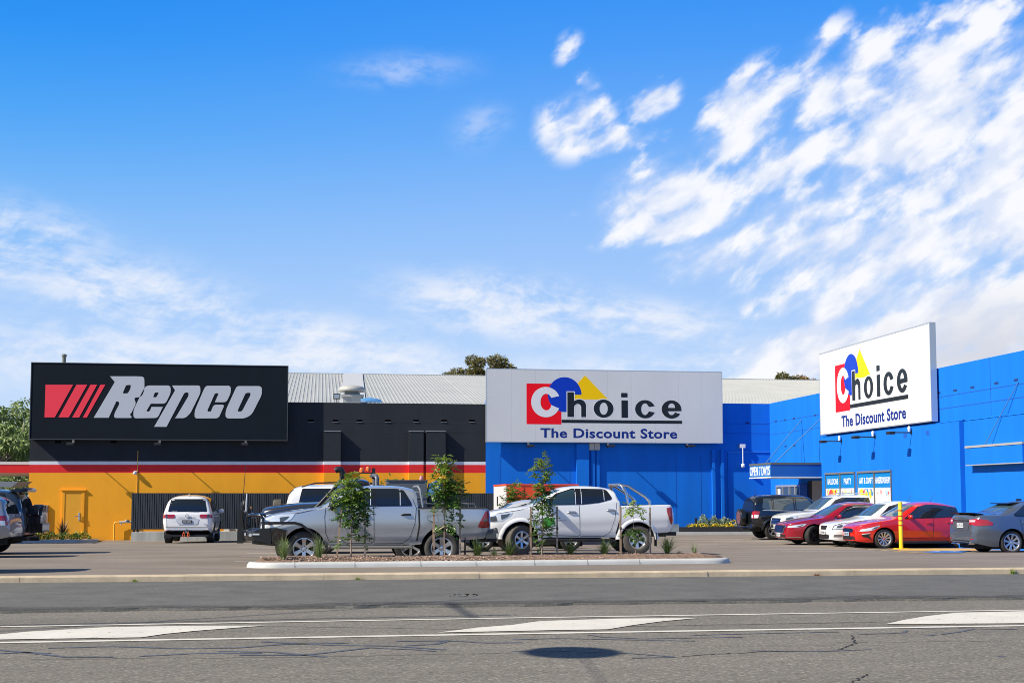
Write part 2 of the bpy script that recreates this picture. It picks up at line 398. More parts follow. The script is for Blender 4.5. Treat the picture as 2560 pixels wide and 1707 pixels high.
tag(b.build('crack_seal', seal), kind='structure')
crk = mat('crack_dark', (.02,.018,.016), .95)
b = MB(); random.seed(11)
def crack(P, w_=.018):
    q = []
    for a, c_ in zip(P, P[1:]):
        for k in range(8): q.append((a[0]+(c_[0]-a[0])*k/8+random.uniform(-.02,.02), a[1]+(c_[1]-a[1])*k/8+random.uniform(-.03,.03)))
    strip(b, q+[P[-1]], w_, z=-.042, dz=.003, step=.3)
crack([Z2(780,512), Z2(1000,498), Z2(1180,490), Z2(1480,486)], .02); crack([Z2(1490,486), Z2(1550,462), Z2(1580,452), Z2(1560,416)], .022); crack([Z2(1640,592), Z2(1600,612), Z2(1560,638)], .018)
crack([Z1(150,490), Z1(600,484), Z1(1400,480), Z1(2352,460)], .012); crack([Z2(500,376), Z2(1200,364), Z2(1800,352)], .02); crack([Z1(1200,338), Z1(1700,345), Z1(2150,352)], .02)
crack([Z2(1480,448), Z2(1900,444), Z2(2300,440)], .012)
tag(b.build('road_cracks', crk), kind='structure')
# small debris on the road
p = rz(1160, 1494); b = MB(); random.seed(5)
for k in range(14):
    x, y = p[0]+random.uniform(-.22,.22), p[1]+random.uniform(-.12,.12); s = random.uniform(.02,.06)
    b.add([(x+random.uniform(-s,s), y+random.uniform(-s,s), -.02+random.uniform(0,s)) for _ in range(4)], [(0,1,2),(0,2,3),(0,3,1),(1,3,2)])
tag(b.build('road_debris', crk), 'small dark lump of debris lying on the road shoulder', 'debris')
# lot bay lines
wl = mat('bay_paint', (.62,.61,.58), .8, var=.1); wear(wl, .6, 9)
b = MB()
def gl(px, py): p = gp(px, py); return (p.x, p.y)
for yy in (32.55, 35.2, 37.9, 40.6, 43.3):
    strip(b, [(-2.0, yy), (3.8, yy)], .1, dz=.008)
for yy in (33.7, 36.6, 39.4): strip(b, [(4.3, yy), (10.0, yy)], .1, dz=.008)
for yy in (38.0, 40.7, 43.9, 46.6, 49.3, 52.0): strip(b, [(13.6, yy), (19.2, yy)], .1, dz=.008)
strip(b, [gl(30,1358), gl(190,1359), gl(275,1356)], .1, dz=.008)
strip(b, [gl(1840,1347), gl(1885,1346)], .1, dz=.008); strip(b, [gl(1890,1353), gl(1970,1352)], .1, dz=.008)
tag(b.build('bay_line', wl), kind='structure')
# yellow hatched zone with the blue accessible symbol
yl = mat('yellow_lot_paint', (.62,.36,.07), .8, var=.15); wear(yl, .62, 9)
bl = mat('blue_lot_paint', (.04,.13,.42), .8, var=.15)
b = MB()
Q = [gl(2140,1371), gl(2230,1365), gl(2440,1368), gl(2330,1384)]
def lotpoly(mb, pts, dz=.009, n_=14):
    a, b2, c2, d2 = [Vector(p) for p in pts]; vv = []
    for j in range(n_+1):
        for i in range(n_+1):
            p = a.lerp(b2, i/n_).lerp(d2.lerp(c2, i/n_), j/n_); vv.append((p.x, p.y, g(p.x, p.y)+dz))
    mb.add(vv, [(j*(n_+1)+i, j*(n_+1)+i+1, (j+1)*(n_+1)+i+1, (j+1)*(n_+1)+i) for j in range(n_) for i in range(n_)])
p1, p2, p3, p4 = gl(2150,1371), gl(2330,1384), gl(2460,1384), gl(2470,1370)
strip(b, [p1, p2], .09, dz=.009)
lotpoly(b, [gl(2215,1371), gl(2460,1371), gl(2460,1376), gl(2250,1376)])
tag(b.build('yellow_marking', yl), kind='structure')
b = MB(); lotpoly(b, [gl(2305,1382), gl(2400,1382), gl(2430,1376.5), gl(2335,1376.5)], .010)
b.build
tag(b.build('accessible_bay_marking', bl), kind='structure')
b = MB(); strip(b, [gl(2325,1380), gl(2350,1378.5), gl(2372,1379.5), gl(2395,1378.6)], .16, dz=.014)
tag(b.build('accessible_symbol', wl), kind='structure')

# ================================================================ BUILDINGS
YF = 61.0                  # plane of the front walls
XR = 21.4                  # plane of the right-hand wall
def stain(m, axis_z=6.0):
    pass
dark = mat('dark_render', (.022,.027,.034), .85, spec=.25, var=.14, vscale=.8, bump=.12, bscale=30, vstretch=(1,1,.3))
white = mat('white_band', (.72,.73,.76), .7, var=.04)
red = mat('red_band', (.74,.012,.014), .7, var=.05)
orange = mat('orange_render', (.93,.39,.006), .75, var=.06, vscale=1.2, bump=.10, bscale=14, vstretch=(1,1,.35), detail=8)
blue = mat('blue_render', (.002,.155,.64), .75, var=.09, vscale=1.6, spec=.25, bump=.08, bscale=25, vstretch=(1,1,.12), detail=8)
jointd = mat('joint_dark', (.015,.018,.022), .9)
XL = atY(72, 1200, YF).x; XM = atY(1214, 1150, YF).x
def zline(xa, ya, xb, yb, Y=YF):
    a = atY(xa, ya, Y); c_ = atY(xb, yb, Y)
    return lambda X: a.z+(c_.z-a.z)*(X-a.x)/(c_.x-a.x)
ztop = zline(720, 1004.5, 1214, 1005.8); zA = zline(0, 1152.6, 1214, 1153.6); zB = zline(0, 1161.2, 1214, 1161.7); zC = zline(0, 1181.5, 1214, 1181.8)
ZP = ztop((XL+XM)/2)
def banded(mb, X0, X1, Y0, Y1, top):
    """a wall block painted in horizontal bands; only its outside faces"""
    lv = [lambda X: top, zA, zB, zC, lambda X: -.9]
    for k in range(4):
        mb.cur = k; a, c_ = lv[k], lv[k+1]
        mb.quad((X0, Y0, c_(X0)), (X1, Y0, c_(X1)), (X1, Y0, a(X1)), (X0, Y0, a(X0)))
        mb.quad((X1, Y0, c_(X1)), (X1, Y1, c_(X1)), (X1, Y1, a(X1)), (X1, Y0, a(X1)))
        mb.quad((X0, Y1, c_(X0)), (X0, Y0, c_(X0)), (X0, Y0, a(X0)), (X0, Y1, a(X0)))
    mb.cur = 0; mb.quad((X0, Y0, top), (X1, Y0, top), (X1, Y1, top), (X0, Y1, top))
bands = [dark, white, red, orange]
shop = empty('shop_building', ((XL+XM)/2, YF, -.35), label='long shop building painted charcoal above orange with red and white stripes', cat='building')
def P(o, par):
    o.parent = par; o.matrix_parent_inverse = Matrix.Translation(-Vector(par.location)); return o
b = MB(); banded(b, XL, XM, YF, YF+.35, ZP); b.cur = 0
b.cur = 3; b.box(XL+.004, XL+.3, YF+.35, 82, -.9, zC(XL)); b.cur = 2; b.box(XL+.004, XL+.3, YF+.35, 82, zC(XL), zB(XL)); b.cur = 0; b.box(XL+.004, XL+.3, YF+.35, 82, zB(XL), ZP)
P(b.build('wall', bands), shop)
for (a, c_) in ((811, 852), (1023, 1059), (1065.5, 1114)):
    b = MB(); z1 = atY((a+c_)/2, 1079, YF-.16).z
    banded(b, atY(a, 1100, YF-.25).x, atY(c_, 1100, YF-.25).x, YF-.25, YF-.003, z1)
    o = P(b.build('wall_pier', bands), shop)
    P(MB().box(atY(a, 1100, YF-.25).x-.01, atY(c_, 1100, YF-.25).x+.01, YF-.27, YF-.003, z1+.002, z1+.03).build('pier_cap', mat('pier_cap', (.35,.36,.38), .5)), shop)
b = MB()
for py in (1056, 1080):
    z = atY(980, py, YF).z; b.box(atY(722, 1050, YF).x, XM-.02, YF-.004, YF+.01, z-.012, z+.012)
for px in (620, 776, 996, 1116):
    x = atY(px, 1120, YF).x; b.box(x-.01, x+.01, YF-.003, YF+.01, zA(x)+.02, (ZP-.01) if px > 722 else atY(px, 1100, YF).z)
P(b.build('panel_joint', mat('joint_soft', (.022,.026,.033), .9)), shop)
lip = mat('vent_lip', (.22,.23,.24), .6); vblack = mat('vent_black', (.001,.001,.002), .9, spec=.05)
for px in (777, 838.5, 898.5, 969.5, 1040, 1110, 1180, 145, 284):
    py = 1051 if px > 500 else 1104
    a = atY(px, py, YF)
    if px > 500: v_ = P(MB().box(a.x-.13, a.x+.13, YF-.006, YF+.02, a.z-.055, a.z+.04).build('wall_vent', vblack), shop); MB().box(a.x-.13, a.x+.14, YF-.03, YF-.007, a.z-.075, a.z-.055).build('vent_lip', lip, v_).matrix_parent_inverse = Matrix()
    else: P(MB().box(a.x-.13, a.x+.13, YF-.006, YF+.02, a.z-.055, a.z+.04).build('wall_vent', vblack), shop)
for o in list(C.objects):
    if o.name.startswith('vent_lip'): o.matrix_parent_inverse = Matrix()
# door in the orange wall
def P2(a, b_): return a
dx0, dx1 = atY(155, 1250, YF).x, atY(211.5, 1250, YF).x; dz1 = atY(185, 1231.5, YF).z
dfr = MB(); t_ = .12
dfr.box(dx0, dx0+t_, YF-.045, YF-.002, -.6, dz1); dfr.box(dx1-t_, dx1, YF-.045, YF-.002, -.6, dz1); dfr.box(dx0, dx1, YF-.0452, YF-.004, dz1, dz1+.1)
dfr.box(dx0-.06, dx1+.06, YF-.08, YF-.005, dz1+.1, dz1+.15)
P(dfr.build('door_frame', orange), shop)
dr = P(MB().box(dx0+t_, dx1-t_, YF-.03, YF-.003, -.45, dz1).build('door', mat('orange_door', (.82,.38,.015), .55, var=.03)), shop)
a = atY(205, 1290, YF); hb = MB(); hx, hy, hz = a.x-.12, YF-.06, a.z
hb.box(hx-.03, hx+.03, hy-.0, hy+.03, hz-.18, hz+.16); hb.tube([(hx, hy, hz), (hx, hy-.06, hz), (hx-.16, hy-.06, hz)], .022, 8)
hb.tube([(hx, hy-.03, hz+.1), (hx, hy-.06, hz+.1)], .03, 8)
hb.build('door_handle', mat('chrome', (.75,.75,.76), .18, metal=1), dr)
# corrugated roof shared behind the parapets: one roof per building
roofm = mat('roof_steel', (.40,.40,.36), .5, var=.06, vscale=.5)
zr = atY(966, 937, 82).z
def corr(x0, x1, y0, z0, y1, z1, pitch=.19, h=.022):
    mb = MB(); n_ = int((x1-x0)/pitch); vv = []
    for i in range(n_):
        x = x0+i*pitch
        for dx, dz in ((0, 0), (pitch*.55, 0), (pitch*.65, h), (pitch*.9, h)):
            vv += [(x+dx, y0, z0+dz), (x+dx, y1, z1+dz)]
    m_ = len(vv)//2; return mb.add(vv, [(2*i, 2*i+2, 2*i+3, 2*i+1) for i in range(m_-1)])
P(corr(XL+.3, XM, YF+.36, ZP-.25, 82, zr).build('roof', roofm), shop)
P(MB().box(XL+.3, XM, 82, 82.5, zr-.3, zr+.06).build('roof_ridge', mat('ridge_cap', (.40,.41,.41), .5)), shop)
# plain flashing sheet in the roof behind the cowl
x0, x1 = atY(849, 960, 75).x, atY(900, 960, 75).x
P(MB().quad((x0-.2, YF+.4, ZP-.25+.07), (x1-.1, YF+.4, ZP-.25+.07), (x1+.35, 81.9, zr+.07), (x0+.35, 81.9, zr+.07)).build('roof_flashing', mat('flashing', (.50,.50,.48), .5, var=.05)), shop)
galv = mat('galvanised', (.42,.42,.39), .6, metal=.1, var=.08)
cowl = empty('exhaust_cowl', tuple(atY(879, 1005, 63.2)), label='grey domed exhaust cowl standing on the corrugated roof above the charcoal wall', cat='roof cowl')
b = MB(); b.box(-.42, .42, -.4, .4, -.6, .22); b.box(-.5, .56, -.48, .48, .22, .33)
b.build('cowl_base', galv, cowl)
MB().lathe([(.36, .33), (.33, .62)], 24, 'z').build('cowl_neck', mat('cowl_neck', (.25,.28,.28), .6), cowl, smooth=40)
MB().lathe([(.36,.5),(.62,.50),(.65,.55),(.63,.64),(.52,.74),(.3,.79),(.02,.80)], 32, 'z').build('cowl_dome', galv, cowl, smooth=50)
b = MB()
for k in (-1, 1): b.box(k*.36-.03, k*.36+.03, -.42, -.36, .3, .52)
b.build('cowl_bracket', galv, cowl)
duct = mat('blue_duct', (.10,.28,.55), .5, var=.1)
b = MB(); p0 = atY(903, 1004, 64.5); b.tube([(p0.x-.2, 64.5, p0.z-.1), (p0.x+.45, 64.5, p0.z), (p0.x+.8, 64.5, p0.z-.05), (p0.x+1.1, 64.5, p0.z-.5)], .22, 16)
tag(b.build('roof_duct', duct, smooth=40), 'curved blue duct running from the exhaust cowl into the roof', 'duct')
p0 = atY(160, 910, 66)
b = MB(); b.lathe([(.09,-1.5),(.09,.36)], 16, 'z', tuple(p0), cap=True); b.lathe([(.12,.36),(.12,.46),(.02,.5)], 16, 'z', tuple(p0))
tag(b.build('vent_pipe', mat('old_pipe', (.16,.17,.14), .8), smooth=40), 'short weathered vent pipe poking up above the black billboard', 'pipe')
# flood light on the parapet
def floodlamp(name, loc, rz_=0, label='', group=None, sc_=1.0):
    t = empty(name, loc, rz_, label=label, cat='floodlight', group=group)
    return t
fl = floodlamp('floodlight', tuple(atY(842, 1004, 61.2)), label='square black floodlight fixed on the parapet left of the exhaust cowl')
b = MB(); b.box(-.16, .16, -.03, .05, .12, .37); b.build('lamp_housing', blackp, fl)
MB().box(-.12, .12, -.036, -.031, .16, .33).build('lamp_glass', mat('lamp_glass', (.35,.42,.47), .1), fl)
MB().tube([(0, .02, -.1), (0, .02, .12)], .02, 8).build('lamp_bracket', blackp, fl)

# ---- discount store
XE = XR
store = empty('store_building', ((XM+XE)/2+3, YF, -.15), label='bright blue discount store building wrapping round the right of the car park', cat='building')
ZS = zline(1810, 1009, 1925, 1011)((XM+XE)/2)
b = MB(); b.box(XM+.002, XE+.3, YF+.001, YF+.351, -.9, ZS-.01)
b.box(XE, XE+.3, 22, YF, -.9, ZS)
P(b.build('wall', blue), store)
XB = 21.1; YN = 41.4; YFAR = 53.7; zb = atX(2403, 1051, XB).z
ZW1 = atX(2150, 1183, XB).z
b = MB(); b.box(XB, XE-.002, YN, YFAR, -.9, zb)
b.add([(XB-.012, YN, zb-.001), (XE-.01, YN, zb+.06), (XE-.01, YFAR, zb+.06), (XB-.012, YFAR, zb-.001)], [(0,3,2,1)])
b.box(XB+.16, XE-.002, 22.5, YN-.01, -.9, zb); b.add([(XB+.14, 22.5, zb-.001), (XE-.01, 22.5, zb+.06), (XE-.01, YN-.01, zb+.06), (XB+.14, YN-.01, zb-.001)], [(0,3,2,1)])
P(b.build('wall_plinth', blue), store)
b = MB()
za = atX(2300, 1000, XR).z
for (pa, pb) in (((2345,993),(2560,955)), ((2345,1023),(2560,997))):
    z = atX(pa[0], pa[1], XR).z; b.box(XR-.004, XR+.01, 25, atX(pa[0], pa[1], XR).y, z-.012, z+.012)
for (pa,) in (((1935,1055),), ((1935,1085),)):
    z = atX(pa[0], pa[1], XR).z; b.box(XR-.004, XR+.01, 53, YF-.01, z-.01, z+.01)
for px in (2003, 2058, 2330, 2480):
    y = atX(px, 1100, XR).y; b.box(XR-.004, XR+.01, y-.012, y+.012, zb+.08 if y < YFAR else 2.0, ZS-.02 if px > 2100 else zb+.4)
for px in (1250, 1425, 1690, 1752):
    x = atY(px, 1150, YF).x; b.box(x-.01, x+.01, YF-.003, YF+.01, -.3, 3.6)
for py in (1059, 1083):
    z = atY(1850, py, YF).z; b.box(atY(1808, 1100, YF).x, XR-.02, YF-.003, YF+.01, z-.01, z+.01)
P(b.build('panel_joint', mat('joint_blue', (.003,.07,.38), .9)), store)
bluev = mat('blue_vent', (.003,.03,.16), .9)
for (px, py) in ((2347,982),(2388,975.5),(2431,968),(2491,957.5),(2540,949.5),(1940,1052.5),(1962,1049.5),(1985,1045.5),(2038,1037.5),(1964,1115),(1986,1113)):
    a = atX(px, py, XR); P(MB().box(XR-.005, XR+.02, a.y-.13, a.y+.13, a.z-.04, a.z+.035).build('wall_vent', bluev), store)
for (px, py) in ((2263, 1088), (2319, 1081)):
    a = atX(px, py, XB); P(MB().box(XB-.004, XB+.02, a.y-.13, a.y+.13, a.z-.09, a.z+.07).build('wall_hatch', mat('hatch_blue', (.003,.08,.42), .7)), store)
a = atY(1868.5, 1056.5, YF); P(MB().box(a.x-.1, a.x+.1, YF-.004, YF+.02, a.z-.04, a.z+.035).build('wall_vent', bluev), store)
# front wall pier, pipes, switch boxes
def fbox(name, px0, px1, py0, prot, m, py1=None, zbot=-.7):
    x0, x1 = atY(px0, 1150, YF-prot).x, atY(px1, 1150, YF-prot).x; z1 = atY(px0, py0, YF-prot).z
    z0 = zbot if py1 is None else atY(px0, py1, YF-prot).z
    return P(MB().box(x0, x1, YF-prot, YF-.003, z0, z1).build(name, m), store)
fbox('wall_pier', 1441.5, 1472.5, 1109, .18, blue)
fbox('downpipe', 1478.5, 1487, 1125, .12, blue); fbox('downpipe', 1491.5, 1499, 1125, .10, blue)
fbox('downpipe', 1780.5, 1788, 1124, .14, blue); fbox('downpipe', 1802.5, 1810, 1124, .14, blue); fbox('downpipe', 1820, 1822.5, 1129, .05, blue)
fbox('conduit', 1820, 1925, 1128, .04, mat('conduit_blue', (.05,.22,.65), .5), 1130)
fbox('rainwater_head', 1474, 1486.5, 1107.5, .22, mat('box_grey', (.45,.45,.42), .6), 1124.5); fbox('rainwater_head', 1487.5, 1500, 1107.5, .22, MATS['box_grey'], 1124.5)
# roof of the store
b = corr(XM-.2, 42, YF+.36, ZP-.253, 82, zr-.003)
P(b.build('roof', roofm), store)
P(MB().box(XM+.01, 42, 82.01, 82.5, zr-.3, zr+.06).build('roof_ridge', MATS['ridge_cap']), store)
# entrance: window, blue panel, open doorway (no recess: unlit interior painted as a flat dark panel)
gl_ = mat('shop_glass', (.05,.08,.11), .06, spec=.8); alu = mat('aluminium', (.55,.57,.58), .35, metal=.6)
def sidebox(name, px0, px1, z0, z1, xa, xb, m, par=store):
    y0, y1 = atX(px1, 1200, XR).y, atX(px0, 1200, XR).y
    return P(MB().box(xa, xb, y0, y1, z0, z1).build(name, m), par)
wn = sidebox('shop_window', 1943, 2002, .35, 2.05, XR-.03, XR-.003, gl_)
y0, y1 = atX(2002, 1200, XR).y, atX(1943, 1200, XR).y
b = MB()
for f in (0, .27, .56, .8, 1): yy = y1+(y0-y1)*f; b.box(XR-.07, XR-.031, yy-.035, yy+.035, .35, 2.05)
b.box(XR-.072, XR-.032, y0-.03, y1+.03, 2.05, 2.14); b.box(XR-.071, XR-.033, y0, y1, 1.3, 1.36); b.box(XR-.072, XR-.032, y0, y1, .3, .36)
P(b.build('window_frame', alu), store)
inn = [mat('display_white', (.6,.6,.58), .6), mat('display_tan', (.5,.28,.16), .7), mat('display_green', (.12,.2,.12), .7)]
b = MB(); random.seed(4)
for k in range(16):
    yy = random.uniform(y0+.05, y1-.9); z = random.uniform(.5, 1.9); s = random.uniform(.05,.16); b.cur = random.choice([0,0,1,2]); b.box(XR-.0302, XR-.0308, yy, yy+s*1.4, z, z+s)
b.cur = 0; b.box(XR-.0302, XR-.0306, y1-.5, y1-.12, 1.0, 1.98)
P(b.build('window_display', inn), store)
sidebox('entry_panel', 2004, 2022, -.12, 2.2, XR-.10, XR-.003, mat('entry_blue', (.006,.06,.30), .6))
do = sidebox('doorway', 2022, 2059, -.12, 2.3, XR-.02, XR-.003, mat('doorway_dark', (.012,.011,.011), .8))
y0d, y1d = atX(2059, 1200, XR).y, atX(2031, 1200, XR).y
P(MB().box(XR-.03, XR-.021, y0d+.1, y1d, .5, 2.3).build('interior_wall', mat('interior_beige', (.30,.27,.23), .8)), store)
b = MB(); random.seed(9)
for k in range(18):
    yy = random.uniform(y0d+.1, y1d+.4); b.box(XR-.05, XR-.031, yy, yy+random.uniform(.05,.2), random.uniform(.3,.6), random.uniform(.7,1.0+.4*(yy > y1d-.2)))
P(b.build('shop_stock', mat('stock_dark', (.03,.02,.02), .8)), store)
# entrance canopy
can = empty('entrance_canopy', (19.04, 54.2, 2.4), label='flat blue canopy reading OPEN 7 DAYS over the store entrance', cat='canopy')
cb = mat('canopy_blue', (.003,.10,.42), .5, var=.03); cgrey = mat('canopy_grey', (.10,.105,.11), .6)
XC = 19.04; YC = 54.2; YC2 = 57.0; zc1 = atY(1926, 1161, YC).z; zc0 = atY(1926, 1191, YC).z
def PP(o): return P(o, can)
PP(MB().box(XC, XR-.004, YC, YC2, zc0+.002, zc1).build('fascia', cb))
PP(MB().box(XC-.02, XR-.005, YC-.02, YC2+.02, zc1+.002, zc1+.09).build('canopy_capping', cgrey))
PP(MB().box(XC-.03, XR-.005, YC-.03, YC2+.03, zc0-.05, zc0).build('canopy_trim', mat('canopy_white', (.7,.7,.7), .5)))
PP(MB().box(XC-.018, XC-.004, YC+.01, YC2-.01, zc0+.01, zc1-.01).build('sign_panel', mat('sign_panel_blue', (.02,.17,.50), .4)))
vf = text2d('OPEN 7 DAYS', width=2.62, height=.40, depth=.012, bold=.008, space=1.04, spw=.8)
o = MB().add(*place2d(vf, lambda x, y, d: (XC-.02-d, YC2-.09-x, zc0+.06+y))).build('lettering', mat('letter_white', (.85,.85,.85), .5)); PP(o)
steel = mat('rod_steel', (.10,.24,.45), .5, metal=.3)
for (pa, pb) in (((1900,1158),(2004,1050)), ((1948,1157),(2052,1047))):
    a = atY(pa[0], pa[1], 55.6 if pa[0] < 1920 else 54.4); y_ = a.y
    c_ = atX(pb[0], pb[1], XR); q = Vector((XR-.01, c_.y if abs(c_.y-y_) < 3 else y_, c_.z))
    a = Vector((XC+.25, y_, zc1+.09)); P(MB().tube([a, q], .022, 8).build('tie_rod', steel), can)
# right awning
aw = empty('awning', (20.6, 38, 2.6), label='blue box awning with grey edging projecting from the wall at the right edge', cat='awning')
XA = 21.0; ya0, ya1 = atX(2556, 1130, XA).y, atX(2414, 1130, XA).y; az1 = atX(2480, 1112, XA).z; az0 = atX(2500, 1160, XA).z
P(MB().box(XA, XB+.155, ya0, ya1, az0+.03, az1-.04).build('fascia', blue), aw)
P(MB().box(XA-.02, XB+.156, ya0-.02, ya1+.02, az1-.039, az1+.03).build('awning_capping', mat('awning_grey', (.33,.33,.33), .6)), aw)
P(MB().box(XA-.01, XB+.156, ya0-.01, ya1+.01, az0, az0+.029).build('awning_soffit', MATS['awning_grey']), aw)
a = atX(2457, 1112, XA); c_ = atX(2562, 1008, XR-.02)
P(MB().tube([(XA+.05, a.y, az1), (XR-.02, a.y-1.6, az1+1.9)], .014, 8).build('tie_rod', steel), aw)
# poster windows
pg = mat('poster_blue', (.006,.20,.52), .35)
pf = mat('poster_frame', (.16,.16,.16), .5)
pics = {k: mat('poster_'+k, c, .5) for k, c in dict(white=(.75,.74,.72), yellow=(.75,.55,.03), red=(.65,.05,.04), green=(.55,.65,.25), blue=(.02,.06,.4), sky=(.35,.6,.75), pink=(.7,.3,.3)).items()}
pn = list(pics)
for idx, (pa, pb, word, lab) in enumerate(((2065.5, 2101.5, 'BALLOONS', 'balloon poster window reading BALLOONS, nearest the store entrance'), (2102, 2138.5, 'PARTY', 'party poster window reading PARTY beside the balloon one'),
                                   (2146, 2187, 'ART & CRAFT', 'poster window reading ART & CRAFT'), (2188, 2229.5, 'HABERDASHERY', 'poster window reading HABERDASHERY, the rightmost of the row'))):
    ya, yb = atX(pb, 1200, XB).y, atX(pa, 1200, XB).y; z1 = atX(2065, 1187, XB).z if idx < 2 else atX(2150, 1183.5, XB).z
    z1 = 2.52; z0 = .75
    t = empty('poster_window', (XB, (ya+yb)/2, z0), label=lab, cat='window', group='poster windows on the store side wall')
    b = MB(); X0 = XB-.05
    b.box(X0, XB-.004, ya, ya+.03, z0, z1); b.box(X0, XB-.004, yb-.03, yb, z0, z1); b.box(X0-.02, XB-.004, ya, yb, z1, z1+.07)
    P(b.build('frame', pf), t)
    zm = z1-.58
    P(MB().box(XB-.02, XB-.004, ya+.03, yb-.03, zm, z1).build('blue_panel', pg), t)
    b = MB(); random.seed(20+idx); b.cur = 0; b.box(XB-.02, XB-.004, ya+.03, yb-.03, z0, zm-.004)
    pal = [[1,2,0,5,1,2],[3,0,3,6,0],[1,4,1,0,2],[0,6,0,2,5]][idx]
    for k in range(26):
        yc = random.uniform(ya+.15, yb-.15); zc = random.uniform(z0+.9, zm-.10); r_ = random.uniform(.04,.13 if idx in (1,3) else .22); b.cur = random.choice(pal)
        r_ = min(r_, zm-.02-zc, yc-ya-.04, yb-.04-yc)
        if r_ < .02: continue
        xx = XB-.0205-.0004*k
        if idx in (1, 3) and k % 2: b.quad((xx, yc-.02, zc-.1), (xx, yc+.01, zc-.1), (xx, yc+.05, zc+.12), (xx, yc+.03, zc+.12))
        else: b.add([(xx, yc+r_*.8*math.cos(R(a_)), zc+r_*math.sin(R(a_))) for a_ in range(0, 360, 24)], [tuple(range(15))])
    P(b.build('poster_picture', [pics[k] for k in pn]), t)
    wdt = (yb-ya)*(.93 if idx == 3 else (.82 if idx == 2 else (.72 if idx == 0 else .5)))
    vf = text2d(word, width=wdt, height=.24, depth=.004, bold=.006, space=1.0)
    ym = (ya+yb)/2
    P(MB().add(*place2d(vf, lambda x, y, d: (XB-.021-d, ym+wdt/2-x, z1-.42+y))).build('lettering', MATS['letter_white']), t)
# ---------------------------------------------------------------- signs
blk = mat('black_panel', (.006,.011,.018), .75, spec=.15, var=.10, vscale=1.2, vstretch=(2,1,.3))
YS = YF-.43
sg = empty('billboard', tuple(atY(398, 1098, YS)), label='wide black billboard with red stripes and silver italic lettering on the charcoal wall', cat='sign')
c0, c1, c2, c3 = atY(75.5, 1097, YS), atY(717, 1099, YS), atY(719, 916, YS), atY(79, 907, YS)
x0, x1, z0, z1 = (c0.x+c3.x)/2, (c1.x+c2.x)/2, (c0.z+c1.z)/2, (c2.z+c3.z)/2
P(MB().box(x0, x1, YS, YF-.004, z0, z1).build('sign_panel', blk), sg)
b = MB(); e = .035
b.box(x0-e, x1+e, YS-.02, YS+.1, z1, z1+e); b.box(x0-e, x1+e, YS-.02, YS+.1, z0-e, z0); b.box(x0-e, x0, YS-.02, YS+.1, z0, z1); b.box(x1, x1+e, YS-.02, YS+.1, z0, z1)
P(b.build('sign_edge', mat('sign_edge', (.05,.055,.06), .5)), sg)
def rp(pts): return [((q := atY(x/2.6135, 860+y/2.6133, YS)).x, q.z) for x, y in pts]
def plate(name, polys, m, par, Y, depth):
    vf = curve2d(polys, depth); return P(MB().add(*place2d(vf, lambda x, y, d: (x, Y-d, y))).build(name, m), par)
redp = mat('sign_red', (.93,.055,.085), .6, spec=.2); silver = mat('sign_silver', (.50,.53,.57), .45)
plate('red_stripe_logo', [rp(p) for p in ([(298,265),(478,265),(358,478),(291,478)], [(500,265),(570,265),(450,478),(382,478)], [(592,265),(635,265),(517,479),(472,479)], [(657,265),(688,265),(567,480),(541,480)])], redp, sg, YS-.001, .008)
LT = {
 'R': [rnd([(719,210),(890,210),(943,212),(944,300),(925,345),(873,350),(890,385),(858,450),(848,460),(866,482),(745,482),(748,452),(780,392),(776,374),(760,374),(710,481),(612,481),(750,248)], 22, 5, (0, 14, 15, 16, 17)),
       rnd([(824,268),(856,266),(852,292),(835,322),(801,322)], 9, 4)],
 'e': [rnd([(958,270),(1114,270),(1116,318),(1082,389),(985,389),(955,440),(978,440),(990,410),(1064,410),(1030,482),(872,484),(872,430),(935,300)], 20, 5, (4, 7, 8)),
       rnd([(1012,316),(1038,316),(1022,347),(1000,347)], 6, 3)],
 'p': [rnd([(1124,270),(1308,270),(1310,318),(1245,450),(1210,483),(1141,483),(1150,476),(1232,338),(1232,316),(1206,316),(1088,540),(1007,540),(1144,302)], 16, 5, (0, 5, 6, 10, 11, 12))],
 'c': [rnd([(1345,272),(1508,272),(1508,318),(1480,379),(1404,379),(1430,320),(1405,320),(1352,440),(1378,440),(1396,395),(1468,395),(1428,484),(1271,485),(1272,436),(1330,300)], 20, 5, (4, 8))],
 'o': [rnd([(1548,274),(1711,274),(1712,328),(1645,460),(1600,485),(1473,485),(1474,434),(1535,300)], 24, 5), rnd([(1606,318),(1638,318),(1636,334),(1580,440),(1554,440),(1556,426)], 12, 4)]}
for k, v in LT.items(): plate('letter', [rp(p) for p in v], silver, sg, YS-.001, .008)
# discount store signs (the same artwork on both)
SW, SH = 11.0, 3.38
wht = mat('sign_white', (.62,.63,.63), .5, var=.035, vscale=.5, spec=.3, vstretch=(1,1,.5))
lr = mat('logo_red', (.86,.004,.015), .4, spec=.15); lb = mat('logo_blue', (.002,.04,.46), .35, spec=.2); ly = mat('logo_yellow', (.90,.56,.0), .4, spec=.15)
lk = mat('logo_black', (.004,.007,.010), .25, spec=.35); lw = mat('logo_white', (.72,.73,.74), .5, spec=.3); tb = mat('text_blue', (.002,.022,.20), .3, spec=.3)
def sx(x): return (x-118)/2050*SW
def sy(y): return (768-y)/622*SH
def sp(pts): return [(sx(x), sy(y)) for x, y in pts]
def arc(cx, cy, rx, ry, a0, a1, n=24): return [(cx+rx*math.cos(R(a0+(a1-a0)*i/n)), cy-ry*math.sin(R(a0+(a1-a0)*i/n))) for i in range(n+1)]
